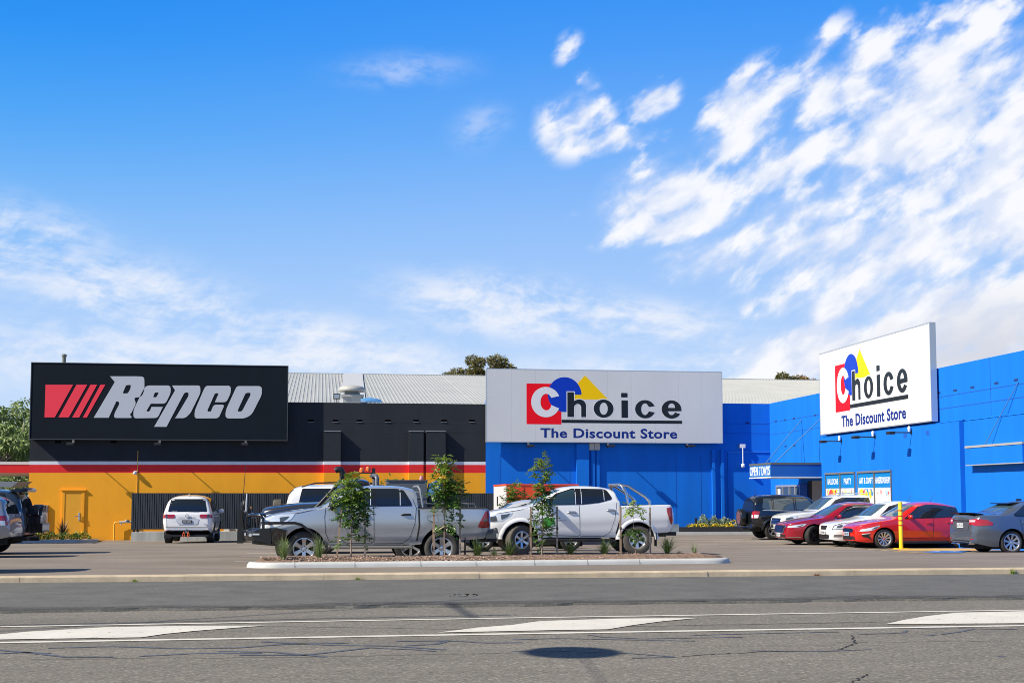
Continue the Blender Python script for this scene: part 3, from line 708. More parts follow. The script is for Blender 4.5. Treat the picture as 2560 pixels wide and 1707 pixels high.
def artwork(par, fn):
    def pl(name, polys, m, lo, hi):
        vf = curve2d([sp(p) for p in polys], hi-lo); o = MB().add(*place2d(vf, lambda x, y, d: fn(x, y, lo+d))).build(name, m); P(o, par); return o
    pl('logo_square', [[(456,265),(756,265),(756,618),(456,618)]], lr, .001, .012)
    pl('logo_triangle', [[(962,188),(1164,398),(770,398)]], ly, .001, .011)
    pl('logo_circle', [arc(785,358,146,152,0,268,60)+[(785,509),(803,509),(803,358),(931,358)]], lb, .012, .022)
    c_out = arc(622,425,126,132,22,338,40); c_in = arc(626,425,52,70,326,34,40)
    pl('letter_c_large', [arc(622,425,126,132,24,336,40)+[(668,450)]+arc(626,425,50,72,320,40,40)+[(668,388)]], lw, .022, .036)
    def hh(g_):
        return [(808-g_,336-g_),(866+g_,336-g_),(866+g_,412-g_*.6)]+[(x, y) for x, y in arc(912,452+0,58+g_,54+g_,115,0,12)]+[(970+g_,553+g_),(928-g_,553+g_),(928-g_,470)]+arc(897,470,31-g_,32-g_,0,180,12)[1:]+[(866+g_,553+g_),(808-g_,553+g_)]
    pl('letter_outline', [hh(7)], lw, .022, .030); pl('letter_h', [hh(0)], lk, .030, .042)
    ring = lambda cx, cy, rx, ry, ix, iy: [arc(cx,cy,rx,ry,0,360)[:-1], arc(cx,cy,ix,iy,0,360)[:-1]]
    pl('letter_outline', [arc(1123,477,94,88,0,360)[:-1], arc(1123,477,80,74,0,360)[:-1]], lw, .012, .020)
    pl('letter_o', ring(1123,477,87,80,36,54), lk, .012, .034)
    pl('letter_i', [[(1277,338),(1332,338),(1332,376),(1277,376)], [(1279,403),(1335,403),(1335,555),(1279,555)]], lk, .001, .034)
    pl('letter_c', [arc(1487,478,88,80,20,340,30)+[(1522,498)]+arc(1485,478,34,52,325,35,24)+[(1522,458)]], lk, .001, .034)
    pl('letter_e', [arc(1720,478,87,80,-4,330,34)[:]+[(1752,505)]+arc(1720,482,34,46,330,185,14)+[(1686,492),(1807,492)], arc(1720,462,31,38,0,180,14)+[(1689,465),(1751,465)]], lk, .001, .034)
    pl('underline', [[(758,577),(1812,577),(1812,604),(758,604)]], lk, .001, .03)
    vf = text2d('The Discount Store', width=sx(1768)-sx(575), height=sy(650)-sy(736), depth=.02, bold=.026, space=1.06)
    P(MB().add(*place2d(vf, lambda x, y, d: fn(sx(575)+x, sy(736)+y, .001+d))).build('lettering', tb), par)
def signboard(par, fn, m):
    b = MB()
    def bx(u0, u1, v0, v1, d0, d1, mb):
        pts = [fn(u, v, d) for d in (d0, d1) for (u, v) in ((u0,v0),(u1,v0),(u1,v1),(u0,v1))]
        mb.add(pts, [(0,3,2,1),(4,5,6,7),(0,1,5,4),(1,2,6,5),(2,3,7,6),(3,0,4,7)])
    bx(0, SW, 0, SH, -.22, 0, b); fixn(P(b.build('sign_panel', m), par))
    b = MB(); e = .04
    bx(-e, SW+e, SH, SH+e, -.22, .015, b); bx(-e, SW+e, -e, 0, -.22, .015, b); bx(-e, 0, 0, SH, -.22, .015, b); bx(SW, SW+e, 0, SH, -.22, .015, b)
    fixn(P(b.build('sign_edge', alu), par))
    b = MB()
    for k in range(1, 10): bx(SW*k/9.85-.005, SW*k/9.85+.004, .0, SH, 0, .0015, b)
    fixn(P(b.build('panel_joint', mat('sign_joint', (.45,.46,.48), .5)), par))
c0, c2 = atY(1214.5, 1102.5, YS), atY(1805.5, 924, YS); c1 = atY(1807, 1103, YS)
SX0, SZ0 = c0.x+.05, c0.z; SW = c1.x-c0.x-.08; SH = atY(1214, 920.5, YS).z-SZ0-.04
s1 = empty('billboard', (SX0, YS, SZ0), label='wide white discount store billboard facing the road, on the front wall', cat='sign', group='discount store billboards')
fn1 = lambda x, y, d: (SX0+x, YS-d*(.14 if d > 0 else 1), SZ0+y)
signboard(s1, fn1, wht); artwork(s1, fn1)
XS = 21.10
q0, q1 = atX(2052, 1086, XS), atX(2322+14, 1054, XS)
ySa = q0.y; SZ2 = atX(2053.5, 1087, XS).z; ySb = atX(2323+6, 1056, XS).y
SW2, SH2 = ySa-ySb, atX(2050, 888, XS).z-SZ2
kx, ky = SW2/SW, SH2/SH
s2 = empty('billboard', (XS, ySa, SZ2), label='white discount store billboard seen at an angle, on the right-hand wall', cat='sign', group='discount store billboards')
fn2 = lambda x, y, d: (XS-d*(.4 if d > 0 else 1), ySa-x*kx, SZ2+.03+y*ky)
signboard(s2, fn2, wht); artwork(s2, fn2)
b = MB()
for f in (.15, .5, .85): b.box(XS+.222, XR-.004, ySa-SW2*f-.06, ySa-SW2*f+.06, SZ2+.5, SZ2+.62)
P(b.build('sign_bracket', blue), s2)
# ---------------------------------------------------------------- sign floodlights
lampw = mat('bulb_white', (.75,.75,.74), .4)
def arm_light(loc, rz_, ln, label, group):
    t = empty('sign_floodlight', loc, rz_, label=label, cat='floodlight', group=group)
    b = MB(); b.tube([(0,0,0),(0,-ln,0)], .022, 8); b.box(-.05,.05,-.02,0,-.06,.06); b.build('arm', blackp, t)
    b = MB(); b.box(-.15,.15,-ln-.05,-ln+.16,-.07,.03); b.build('lamp_housing', blackp, t)
    b = MB(); b.box(-.12,.12,-ln-.02,-ln+.12,.031,.036); b.build('lamp_glass', MATS['lamp_glass'], t)
    MB().lathe([(.0,.0),(.045,.0),(.05,.08),(.06,.14),(.03,.2),(0,.2)], 12, 'z', (.0,-.09,.03)).build('photocell', lampw, t, smooth=50)
    return t
pos = ['left', 'middle', 'right']
for k, (px, py) in enumerate(((178,1110),(394,1110),(609,1110.5))):
    a = atY(px, py, YF); arm_light((a.x+.1, YF-.002, a.z), 0, .85, 'small black floodlight under the black billboard, %s of three' % ['leftmost','middle','rightmost'][k], 'floodlights under the black billboard')
for k, (px, py) in enumerate(((1315,1115),(1514,1115),(1712,1115))):
    a = atY(px, py, YF); arm_light((a.x+.1, YF-.002, a.z), 0, .85, 'small black floodlight under the front white billboard, %s of three' % ['leftmost','middle','rightmost'][k], 'floodlights under the front white billboard')
for k, (px, py) in enumerate(((2104,1103),(2188,1092),(2279,1081))):
    a = atX(px, py, XB if k else XB); arm_light((XB-.002, a.y, a.z), -math.pi/2, .85, 'black arm floodlight below the angled white billboard, %s of three' % ['leftmost','middle','rightmost'][k], 'arm floodlights below the angled billboard')
# security camera mast on the blue front wall
a = atY(1857, 1115, YF-.2)
t = empty('camera_mast', (a.x, YF-.2, a.z), label='white security camera hanging on a rod beside the blue corner', cat='camera')
MB().box(-.13,.13,0,.198,-.08,.10).build('mount_box', lampw, t); MB().tube([(0,0,-.08),(0,0,-.86)], .025, 8).build('rod', lampw, t)
MB().lathe([(0,-1.04),(.08,-1.0),(.1,-.92),(.08,-.85),(0,-.82)], 16, 'z').build('camera_dome', lampw, t, smooth=60)
# camera and conduit on the orange wall
a = atY(345, 1126, YF); c_ = atY(340, 1182, YF)
t = empty('wall_camera', (a.x, YF, c_.z), label='small dome security camera on a thin pipe on the orange wall', cat='camera')
MB().tube([(0,-.014,a.z-c_.z),(0,-.014,-1.2)], .012, 8).build('conduit', mat('conduit_orange', (.75,.42,.08), .5), t)
MB().lathe([(0,-.09),(.07,-.07),(.09,.0),(.07,.06),(0,.07)], 16, 'z', (-.1,-.12,0)).build('camera_dome', lampw, t, smooth=60)
MB().box(-.14,-.02,-.1,-.004,.02,.09).build('mount', lampw, t)
# yellow pipe with valve
a = atY(286, 1305, YF-.15); t = empty('gas_pipe', (a.x, YF-.15, -.4), label='orange pipe with a valve bending along the wall left of the slatted screen', cat='pipe')
zt_ = a.z+.4
MB().tube([(0,0,-.2),(0,0,zt_-.08),(.03,0,zt_-.02),(.1,0,zt_),(.75,0,zt_+.02)], .035, 10).build('pipe', mat('pipe_orange', (.75,.40,.03), .5), t, smooth=50)
b = MB(); b.tube([(.2,0,zt_),(.75,0,zt_+.02)], .05, 10); b.lathe([(.0,0),(.09,0),(.09,.05),(0,.05)], 12, 'z', (.55,0,zt_+.06)); b.tube([(.3,0,zt_),(.3,-.02,zt_-.12)], .03, 8)
b.build('valve', galv, t, smooth=50)
# ---------------------------------------------------------------- slatted screen and concrete platform
YP = 59.4
slat = mat('screen_slat', (.035,.042,.05), .5, var=.08); 
x0, x1 = atY(328, 1300, YP).x, atY(1235, 1300, YP).x; z1 = atY(500, 1232, YP).z; z0 = atY(500, 1322.5, YP).z
scn = empty('slatted_screen', ((x0+x1)/2, YP, z0), label='long charcoal screen of vertical slats in front of the orange wall', cat='screen')
b = MB(); x = x0
while x < x1: b.box(x, x+.070, YP, YP+.04, z0, z1); x += .098
P(b.build('slats', slat), scn)
P(MB().box(x0, x1, YP+.041, YP+.09, z0+.01, z1-.005).build('backing', mat('screen_back', (.014,.017,.020), .8)), scn)
for px in (335, 344, 480, 597, 740, 860, 980, 1100, 1220):
    a = atY(px, 1320, YP+.06); P(MB().box(a.x-.05, a.x+.05, YP+.06, YP+.16, z0-.3, z0+.3).build('post', mat('post_black', (.012,.013,.015), .5)), scn)
px0 = atY(328, 1330, YP-.2); zt_ = px0.z
b = MB(); xx = px0.x
while xx < x1: b.box(xx, min(x1, xx+2.4)-.01, YP-.2, YF-.3, -.9, zt_); xx += 2.4
tag(b.build('concrete_platform', mat('patchy_concrete', (.40,.41,.38), .85, var=.3, vscale=.9, vstretch=(2.2,1,.2))), 'low patchy concrete platform wall under the slatted screen', 'platform')
b = MB(); a = atY(600, 1326, YF-.4)
b.box(atY(560,1326,YF-.4).x, atY(720,1326,YF-.4).x, YF-.4, YF-.3, zt_, zt_+.14); b.box(atY(560,1326,YF-.4).x, atY(574,1326,YF-.4).x, YF-.6, YF-.41, zt_, zt_+.3)
tag(b.build('duct_trunk', lampw), 'white trunking lying on the platform beneath the slatted screen', 'trunking')
# utility cabinet at the building corner
a = atY(104, 1262, YF-.4); cx0, cx1 = atY(93, 1300, YF-.4).x, atY(115.5, 1300, YF-.4).x
t = empty('utility_cabinet', ((cx0+cx1)/2, YF-.4, -.35), label='tan utility cabinet with a vent at the left corner of the orange wall', cat='cabinet')
P(MB().box(cx0, cx1, YF-.08, YF-.004, -.6, a.z).build('cabinet_body', mat('cabinet_tan', (.45,.25,.12), .5, var=.1)), t)
c_ = atY(110, 1271, YF-.41); P(MB().box(c_.x-.16, cx1-.03, YF-.09, YF-.081, c_.z-.14, c_.z+.1).build('cabinet_vent', mat('vent_grey', (.2,.19,.18), .6)), t)
c_ = atY(105, 1330, YF-.41); P(MB().box(cx0+.05, cx1-.05, YF-.092, YF-.082, -.35, c_.z+.35).build('cabinet_door', mat('cabinet_door', (.50,.24,.09), .5)), t)
# service station canopy beyond the building
a0, a1 = atY(-160, 1165, 76), atY(73, 1165, 76)
t = empty('station_canopy', (a1.x, 76, 3), label='flat white and red service canopy beyond the left end of the shop', cat='canopy')
zz = [atY(40, y, 76).z for y in (1153.5, 1161, 1181.5, 1184)]
P(MB().box(a0.x, a1.x+.6, 76, 86, zz[1], zz[0]).build('canopy_edge', mat('canopy_edge_white', (.6,.62,.65), .5)), t)
P(MB().box(a0.x, a1.x+.6, 76.02, 85.9, zz[2], zz[1]-.002).build('fascia', mat('canopy_red', (.62,.01,.01), .5)), t)
P(MB().box(a0.x, a1.x+.58, 76.1, 85.8, zz[3], zz[2]-.002).build('soffit', mat('canopy_soffit', (.55,.47,.40), .7)), t)
P(MB().box(a0.x+1, a0.x+1.3, 80, 80.3, -.6, zz[3]-.002).build('column', lampw), t)
a = atY(20, 1210, 55); 
t = empty('shade_roof', (a.x-1, 55, a.z), label='thin grey shade roof showing above the dark blue four wheel drive', cat='shade roof')
b = MB(); b.add([(a.x-4, 54, a.z-.12), (a.x+.35, 54, a.z-.12), (a.x+.62, 54, a.z+.10), (a.x-4, 54, a.z+.05), (a.x-4, 56.5, a.z-.1), (a.x+.35, 56.5, a.z-.1), (a.x+.62, 56.5, a.z+.12), (a.x-4, 56.5, a.z+.07)],
      [(0,1,2,3),(7,6,5,4),(3,2,6,7),(0,4,5,1),(1,5,6,2)])
P(b.build('roof_sheet', mat('shade_grey', (.20,.22,.24), .5)), t)
P(MB().box(a.x-3.6, a.x-3.5, 55, 55.1, -.6, a.z-.11).build('post', galv), t)
# planter beds
mulch = mat('mulch', (.20,.13,.09), .95, var=.4, vscale=9, bump=1, bscale=30)
def bed_right():
    k0, k1 = gp(1700, 1330), gp(1900, 1328)
    yk = 58.9; x0 = 12.6; x1 = XR-.05
    tag(MB().box(x0, x1, yk-.25, yk-.02, -.4, .0).build('garden_kerb', kerbw), kind='structure')
    tag(MB().box(x0, x1, yk, yk+.12, -.4, .22).build('garden_edging', mat('edging_black', (.02,.02,.022), .6)), 'black edging along the garden bed under the blue wall', 'edging')
    tag(MB().box(x0, x1, yk+.12, YF-.02, -.4, .16).build('garden_bed', mulch), kind='structure')
    return yk
YK = bed_right()
# ================================================================ VEHICLES
def pchip(pts):
    xs = [p[0] for p in pts]; ys = [p[1] for p in pts]; n = len(xs)
    h = [xs[i+1]-xs[i] for i in range(n-1)]; d = [(ys[i+1]-ys[i])/h[i] for i in range(n-1)]
    m = [0]*n
    for i in range(1, n-1):
        if d[i-1]*d[i] > 0:
            w1 = 2*h[i]+h[i-1]; w2 = h[i]+2*h[i-1]; m[i] = (w1+w2)/(w1/d[i-1]+w2/d[i])
    m[0] = d[0]; m[-1] = d[-1]
    def f(x):
        if x <= xs[0]: return ys[0]
        if x >= xs[-1]: return ys[-1]
        i = 0
        while x > xs[i+1]: i += 1
        t = (x-xs[i])/h[i]; t2 = t*t; t3 = t2*t
        return (2*t3-3*t2+1)*ys[i]+(t3-2*t2+t)*h[i]*m[i]+(-2*t3+3*t2)*ys[i+1]+(t3-t2)*h[i]*m[i+1]
    return f
def smth(a, b, x):
    t = min(1, max(0, (x-a)/(b-a))); return t*t*(3-2*t)
def paint_mat(name, col, metal=.0, rough=.35, coat=1.0): return mat(name, col, rough, metal=metal, coat=coat)
glass = mat('car_glass', (.010,.014,.018), .03, spec=.9)
glassw = mat('windscreen_glass', (.05,.085,.10), .03, spec=.9)
rubber = mat('tyre_rubber', (.022,.021,.020), .85, var=.25, vscale=6)
rubberd = mat('dusty_tyre', (.085,.075,.062), .95, var=.3, vscale=6)
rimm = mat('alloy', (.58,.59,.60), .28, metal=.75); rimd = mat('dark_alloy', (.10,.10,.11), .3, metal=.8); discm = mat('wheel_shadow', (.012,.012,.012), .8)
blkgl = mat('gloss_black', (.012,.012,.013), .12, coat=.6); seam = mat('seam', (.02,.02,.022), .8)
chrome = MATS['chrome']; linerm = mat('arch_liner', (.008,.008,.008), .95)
lensc = mat('lamp_clear', (.72,.75,.78), .10, metal=.25, coat=1); lensd = mat('lamp_dark', (.06,.065,.07), .08, coat=1); lensr = mat('lamp_red', (.38,.008,.012), .12, coat=1)
lensw = mat('lamp_white', (.75,.76,.78), .12, coat=.5); platew = mat('plate_white', (.62,.63,.62), .5); platek = mat('plate_black', (.02,.022,.025), .5); ptext = mat('plate_text', (.03,.03,.05), .6)
ptextw = mat('plate_text_light', (.5,.5,.5), .6); orangel = mat('amber_lens', (.9,.16,.01), .2, coat=.6)
class Car:
    def __init__(s, name, label, W, L, top, belt, bot, plan, tum=.28, wb=(1, 3.8), r=.35, tw=.22, arch=None, paint=None, group=None, cat='car', tub=None, liner=True, sq=7):
        s.W, s.L, s.tum, s.wb, s.r, s.tw, s.sq = W, L, tum, wb, r, tw, sq
        s.fz, s.fs, s.fb, s.fp = pchip(top), pchip(belt), pchip(bot), pchip(plan); s.arch = arch or r+.07
        s.root = empty(name, (0, 0, 0), label=label, cat=cat, group=group)
        xs = sorted(set([round(i*.04, 4) for i in range(int(L/.04)+1)]+[p[0] for q in (top, belt, bot, plan) for p in q]+[.01,.025,.05,.08,L-.01,L-.025,L-.05,L-.08,L]))
        xs = [x for i, x in enumerate(xs) if i == 0 or x-xs[i-1] > .004]
        side = [0,.04,.1,.18,.26,.34,.42,.5,.58,.66,.74,.82,.9,.96,1.0]; gr = [.1,.25,.4,.55,.68,.78,.86,.92,.96,.985,.996]
        rows = len(side)+len(gr)+1; vv = []
        for x in xs:
            zb, zs, zt = s.zz(x); half = []
            for u in side: z = zb+(zs-zb)*u; half.append((s.y(x, z), z))
            for v in gr: z = zs+(zt-zs)*v; half.append((s.y(x, z), z))
            half.append((0, zt))
            vv += [(x, -a, z) for a, z in half]+[(x, a, z) for a, z in half[-2::-1]]
        n = rows*2-1; ff = []
        for i in range(len(xs)-1):
            for k in range(n-1): ff.append((i*n+k, (i+1)*n+k, (i+1)*n+k+1, i*n+k+1))
            ff.append((i*n+n-1, (i+1)*n+n-1, (i+1)*n, i*n))
        ff.append(tuple(range(n))); ff.append(tuple((len(xs)-1)*n+k for k in range(n))[::-1])
        b = MB(); b.add(vv, ff); body = b.build('body', [paint, linerm], s.root); fixn(body)
        cut = MB()
        for wx in wb:
            for sg_ in (-1, 1):
                y0 = -W/2-.2 if sg_ < 0 else W/2-.42; cut.lathe([(s.arch, 0), (s.arch, .62)], 40, 'y', (wx, y0, r), cap=True)
        if tub: cut.box(*tub)
        co = cut.build('cutter', [linerm, linerm]); fixn(co)
        md = body.modifiers.new('b', 'BOOLEAN'); md.operation = 'DIFFERENCE'; md.object = co; md.solver = 'EXACT'
        try: md.material_mode = 'TRANSFER'
        except Exception: pass
        dg = bpy.context.evaluated_depsgraph_get(); me = bpy.data.meshes.new_from_object(body.evaluated_get(dg))
        body.modifiers.clear(); old = body.data; body.data = me; bpy.data.meshes.remove(old); bpy.data.objects.remove(co)
        me.polygons.foreach_set('use_smooth', [True]*len(me.polygons)); me.set_sharp_from_angle(angle=R(38)); body.name = 'body'; s.body = body; s.paint = paint
    def zz(s, x):
        zb, zs, zt = s.fb(x), s.fs(x), s.fz(x)
        return zb, min(zs, zt-.015), zt
    def y(s, x, z):
        zb, zs, zt = s.zz(x); hw = s.W/2*s.fp(x)
        if z <= zs:
            u = max(0, (z-zb)/(zs-zb)); e = 1-.10*(1-u)**4-.035*max(0, (u-.45)/.55)**2-.012*math.exp(-((u-.33)/.09)**2)
            return hw*e
        h = zt-zs; v = min(1, (z-zs)/h); k = smth(.05, .4, h); n = 2.6+(s.sq-2.6)*k; e = .5-.12*k
        return max(0, (hw*.965-s.tum*(z-zs))*(max(0, 1-v**n))**e)
    def inside(s, x, y, z):
        zb, zs, zt = s.zz(x); return zb <= z <= zt and s.y(x, z) >= abs(y)
    def xf(s, y, z, rear=False):
        x = s.L if rear else 0.0; st = -.02 if rear else .02
        if s.inside(x, y, z): return x
        for k in range(int(s.L/.02)):
            x += st
            if s.inside(x, y, z):
                a, b_ = x-st, x
                for _ in range(10):
                    m_ = (a+b_)/2
                    if s.inside(m_, y, z): b_ = m_
                    else: a = m_
                return b_
        return s.L if rear else 0.0
    def mesh2(s, poly, step):
        bm = bmesh.new(); vs_ = [bm.verts.new((p[0], p[1], 0)) for p in poly]; bm.faces.new(vs_)
        for ax in (0, 1):
            lo = min(p[ax] for p in poly); hi = max(p[ax] for p in poly); n_ = int((hi-lo)/step)
            for k in range(1, n_+1):
                co = [0, 0, 0]; co[ax] = lo+(hi-lo)*k/(n_+1); no = [0, 0, 0]; no[ax] = 1
                bmesh.ops.bisect_plane(bm, geom=bm.verts[:]+bm.edges[:]+bm.faces[:], plane_co=co, plane_no=no)
        bmesh.ops.triangulate(bm, faces=[f for f in bm.faces if len(f.verts) > 4]); bm.verts.ensure_lookup_table(); bm.verts.index_update()
        r_ = [(v.co.x, v.co.y) for v in bm.verts], [tuple(v.index for v in f.verts) for f in bm.faces]; bm.free(); return r_
    def side(s, name, poly, m, eps=.005, both=True, step=.05, r=.0, sides=(-1, 1), label=None):
        if r: poly = rnd(poly, r, 4)
        pv, pf = s.mesh2(poly, step); out = []
        for sg_ in (sides if both else (-1,)):
            vv = [(x, sg_*(s.y(x, z)+eps), z) for x, z in pv]; o = MB().add(vv, pf if sg_ < 0 else [f[::-1] for f in pf]).build(name, m, s.root, smooth=50)
            if label: o['label'] = label
            out.append(o)
        return out
    def end(s, name, poly, m, rear=False, eps=.006, step=.08, r=.0, mirror=False, parent=None):
        if r: poly = rnd(poly, r, 4)
        out = []
        for k in ((1, -1) if mirror else (1,)):
            pv, pf = s.mesh2([(p[0]*k, p[1]) for p in poly], step); e = eps if rear else -eps
            o = fixn(MB().add([(s.xf(y, z, rear)+e, y, z+.0) for y, z in pv], pf).build(name, m, s.root, smooth=50)); out.append(o)
        return out
    def line(s, name, pts, w_=.012, m=None, eps=.004, sides=(-1, 1)):
        q = []
        for a, b_ in zip(pts, pts[1:]):
            n_ = max(1, int(math.hypot(b_[0]-a[0], b_[1]-a[1])/.08))
            q += [(a[0]+(b_[0]-a[0])*k/n_, a[1]+(b_[1]-a[1])*k/n_) for k in range(n_)]
        q.append(pts[-1])
        for sg_ in sides:
            vv = []
            for i, p in enumerate(q):
                a, b_ = q[max(0, i-1)], q[min(len(q)-1, i+1)]; dx, dz = b_[0]-a[0], b_[1]-a[1]; l = math.hypot(dx, dz) or 1
                for k in (-1, 1):
                    x, z = p[0]-dz/l*w_/2*k, p[1]+dx/l*w_/2*k; vv.append((x, sg_*(s.y(x, z)+eps), z))
            MB().add(vv, [(2*i, 2*i+2, 2*i+3, 2*i+1) for i in range(len(q)-1)]).build(name, m or seam, s.root)
    def wheels(s, spokes=6, sw=.075, m=None, tyre=None, steer=0, rr=.62, double=False, tread=False, caps=None):
        R_, tw = s.r, s.tw; m = m or rimm; tyre = tyre or rubber
        for wx in s.wb:
            for sg_ in (-1, 1):
                e = bpy.data.objects.new('wheel', None); C.objects.link(e); e.parent = s.root; e.location = (wx, sg_*(s.W/2-tw/2-.035), R_)
                e.rotation_euler = (0, 0, (0 if sg_ < 0 else math.pi)+(steer if wx == s.wb[0] else 0))
                h = tw/2; rr_ = R_*rr
                if tread:
                    b = MB(); N_ = 60; prof = [(rr_, -h*.8), (rr_+.03, -h*.98), (R_*.9, -h*1.02), (R_*.975, -h*.9), (R_*.99, -h*.45), (R_*.99, h*.45), (R_*.975, h*.9), (R_*.9, h*1.02), (rr_, h*.8)]
                    vv = []
                    for k in range(N_):
                        a = 2*math.pi*k/N_
                        for i, (r0, hh) in enumerate(prof):
                            r1 = r0-(.012 if (k+i) % 2 and 2 <= i <= 6 else 0); vv.append((r1*math.cos(a), hh, r1*math.sin(a)))
                    n_ = len(prof); b.add(vv, [(k*n_+i, k*n_+i+1, ((k+1) % N_)*n_+i+1, ((k+1) % N_)*n_+i) for k in range(N_) for i in range(n_-1)]); b.build('tyre', tyre, e, smooth=35)
                else: MB().lathe([(rr_, -h*.8), (rr_+.02, -h*.96), (R_*.88, -h), (R_*.96, -h*.88), (R_, -h*.6), (R_, h*.6), (R_*.96, h*.88), (R_*.86, h), (rr_, h*.8)], 44, 'y').build('tyre', tyre, e, smooth=50)
                b = MB(); b.cur = 0
                b.lathe([(rr_+.008, -h*.84), (rr_-.012, -h*.86), (rr_-.03, -h*.6), (rr_-.035, h*.2)], 40, 'y')
                b.lathe([(0, -h*.62), (.035, -h*.62), (.075, -h*.5), (.085, -h*.3)], 20, 'y')
                ns = spokes*(2 if double else 1)
                for k in range(ns):
                    a = 2*math.pi*k/ns+(.0 if not double else (.13 if k % 2 else -.13)*6/spokes)+math.pi/2; ca, sa = math.cos(a), math.sin(a)
                    w0, w1 = sw*.75, sw*(1.0 if not double else .8); r0, r1 = .05, rr_-.01; pv = []
                    for (rad, ww, y0, y1) in ((r0, w0, -h*.58, -h*.2), ((r0+r1)/2, (w0+w1)/2*.8, -h*.68, -h*.4), (r1, w1, -h*.78, -h*.45)):
                        for (t, yy) in ((-ww/2, y1), (-ww/2*.8, y0), (ww/2*.8, y0), (ww/2, y1)): pv.append((rad*ca-t*sa, yy, rad*sa+t*ca))
                    b.add(pv, [(0,1,5,4),(1,2,6,5),(2,3,7,6),(4,5,9,8),(5,6,10,9),(6,7,11,10)])
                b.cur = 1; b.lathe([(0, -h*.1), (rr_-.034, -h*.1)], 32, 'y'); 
                if caps: b.cur = 2; b.lathe([(0, -h*.66), (.028, -h*.66), (.03, -h*.6)], 14, 'y')
                b.cur = 1
                for k in range(6 if not double else 5): a = 2*math.pi*k/(6 if not double else 5)+.3; b.lathe([(0,-h*.64),(.011,-h*.64),(.011,-h*.5)], 6, 'y', (.057*math.cos(a), 0, .057*math.sin(a)))
                fixn(b.build('rim', [m, discm, caps or m], e, smooth=35))
    def mirror(s, x, z, m=None, size=(.09, .12, .085), out=.10):
        for sg_ in (-1, 1):
            y = sg_*(s.y(x, min(z, s.fs(x)))+out); b = MB()
            b.lathe([(0, -size[1]), (size[2]*.7, -size[1]*.85), (size[2], -size[1]*.4), (size[2], size[1]*.5), (size[2]*.75, size[1]*.9), (0, size[1])], 16, 'y')
            b.v = [(p[0]*size[0]/size[2]*.9, p[1], p[2]) for p in b.v]
            o = b.build('wing_mirror', m or s.paint, s.root, smooth=50, loc=(x, y, z)); st = MB().box(-.03, .03, min(0, -sg_*out), max(0, -sg_*out)+.0, -.06, -.02).build('mirror_stalk', blackp, o)
    def handle(s, x, z, m=None, w_=.2):
        for sg_ in (-1, 1):
            y = sg_*(s.y(x, z)); b = MB(); b.tube([(-w_/2, 0, 0), (-w_/2+.03, sg_*.028, .005), (w_/2-.03, sg_*.028, .005), (w_/2, 0, 0)], .017, 8)
            b.build('door_handle', m or s.paint, s.root, smooth=50, loc=(x, y, z))
    def plate(s, txt, y, z, rear=False, m=None, tm=None, w_=.37, h=.13, dx=.02):
        x = s.xf(y, z, rear); k = 1 if rear else -1; x += k*dx
        o = MB().box(min(x, x+k*.012), max(x, x+k*.012), y-w_/2, y+w_/2, z-h/2, z+h/2).build('number_plate', m or platew, s.root)
        vf = text2d(txt, width=w_*.85, height=h*.62, depth=.002, bold=.02)
        if rear: fn = lambda a, b_, d: (x+.013+d, y-w_*.425+a, z-h*.31+b_)
        else: fn = lambda a, b_, d: (x-.013-d, y+w_*.425-a, z-h*.31+b_)
        MB().add(*place2d(vf, fn)).build('plate_text', tm or ptext, o)
        return o
    def flare(s, k, r1=None, r2=None, off=.035, m=None, a0=2, a1=178):
        cx = s.wb[k]; r1 = r1 or s.arch-.01; r2 = r2 or s.arch+.09
        for sg_ in (-1, 1):
            vv = []; n_ = 36; pr = [(0, -.05), (0, off), (.25, off+.006), (.7, off*.7), (1, -.01)]
            for i in range(n_+1):
                a = R(a0+(a1-a0)*i/n_)
                for (t, o_) in pr:
                    rad = r1+(r2-r1)*t; x = cx+rad*math.cos(a); z = s.r+rad*math.sin(a); zl = max(z, s.fb(x)+.02)
                    vv.append((x, sg_*(s.y(x, zl)+o_), z))
            m_ = len(pr); fixn(MB().add(vv, [(i*m_+j, i*m_+m_+j, i*m_+m_+j+1, i*m_+j+1) for i in range(n_) for j in range(m_-1)]).build('wheel_arch', m or s.paint, s.root, smooth=50))
    def put(s, px, Yn, which=0, heading='left', ref='wheel'):
        """near side of the car on the plane Y = Yn, its wheel seen at column px"""
        wx = s.wb[which]
        if heading == 'left':
            X = atY(px, 1350, Yn).x; x0 = X-wx; yc = Yn+s.W/2; s.root.rotation_euler = (0, 0, 0)
            za, zb = g(x0+s.wb[0], yc), g(x0+s.wb[1], yc); s.root.location = (x0, yc, za-(zb-za)*s.wb[0]/(s.wb[1]-s.wb[0])); s.root.rotation_euler = (0, -math.atan((zb-za)/(s.wb[1]-s.wb[0])), 0)
        elif heading == 'right':
            X = atY(px, 1350, Yn).x; x0 = X+wx; yc = Yn+s.W/2; s.root.rotation_euler = (0, 0, math.pi); za = g(X, yc); s.root.location = (x0, yc, za)
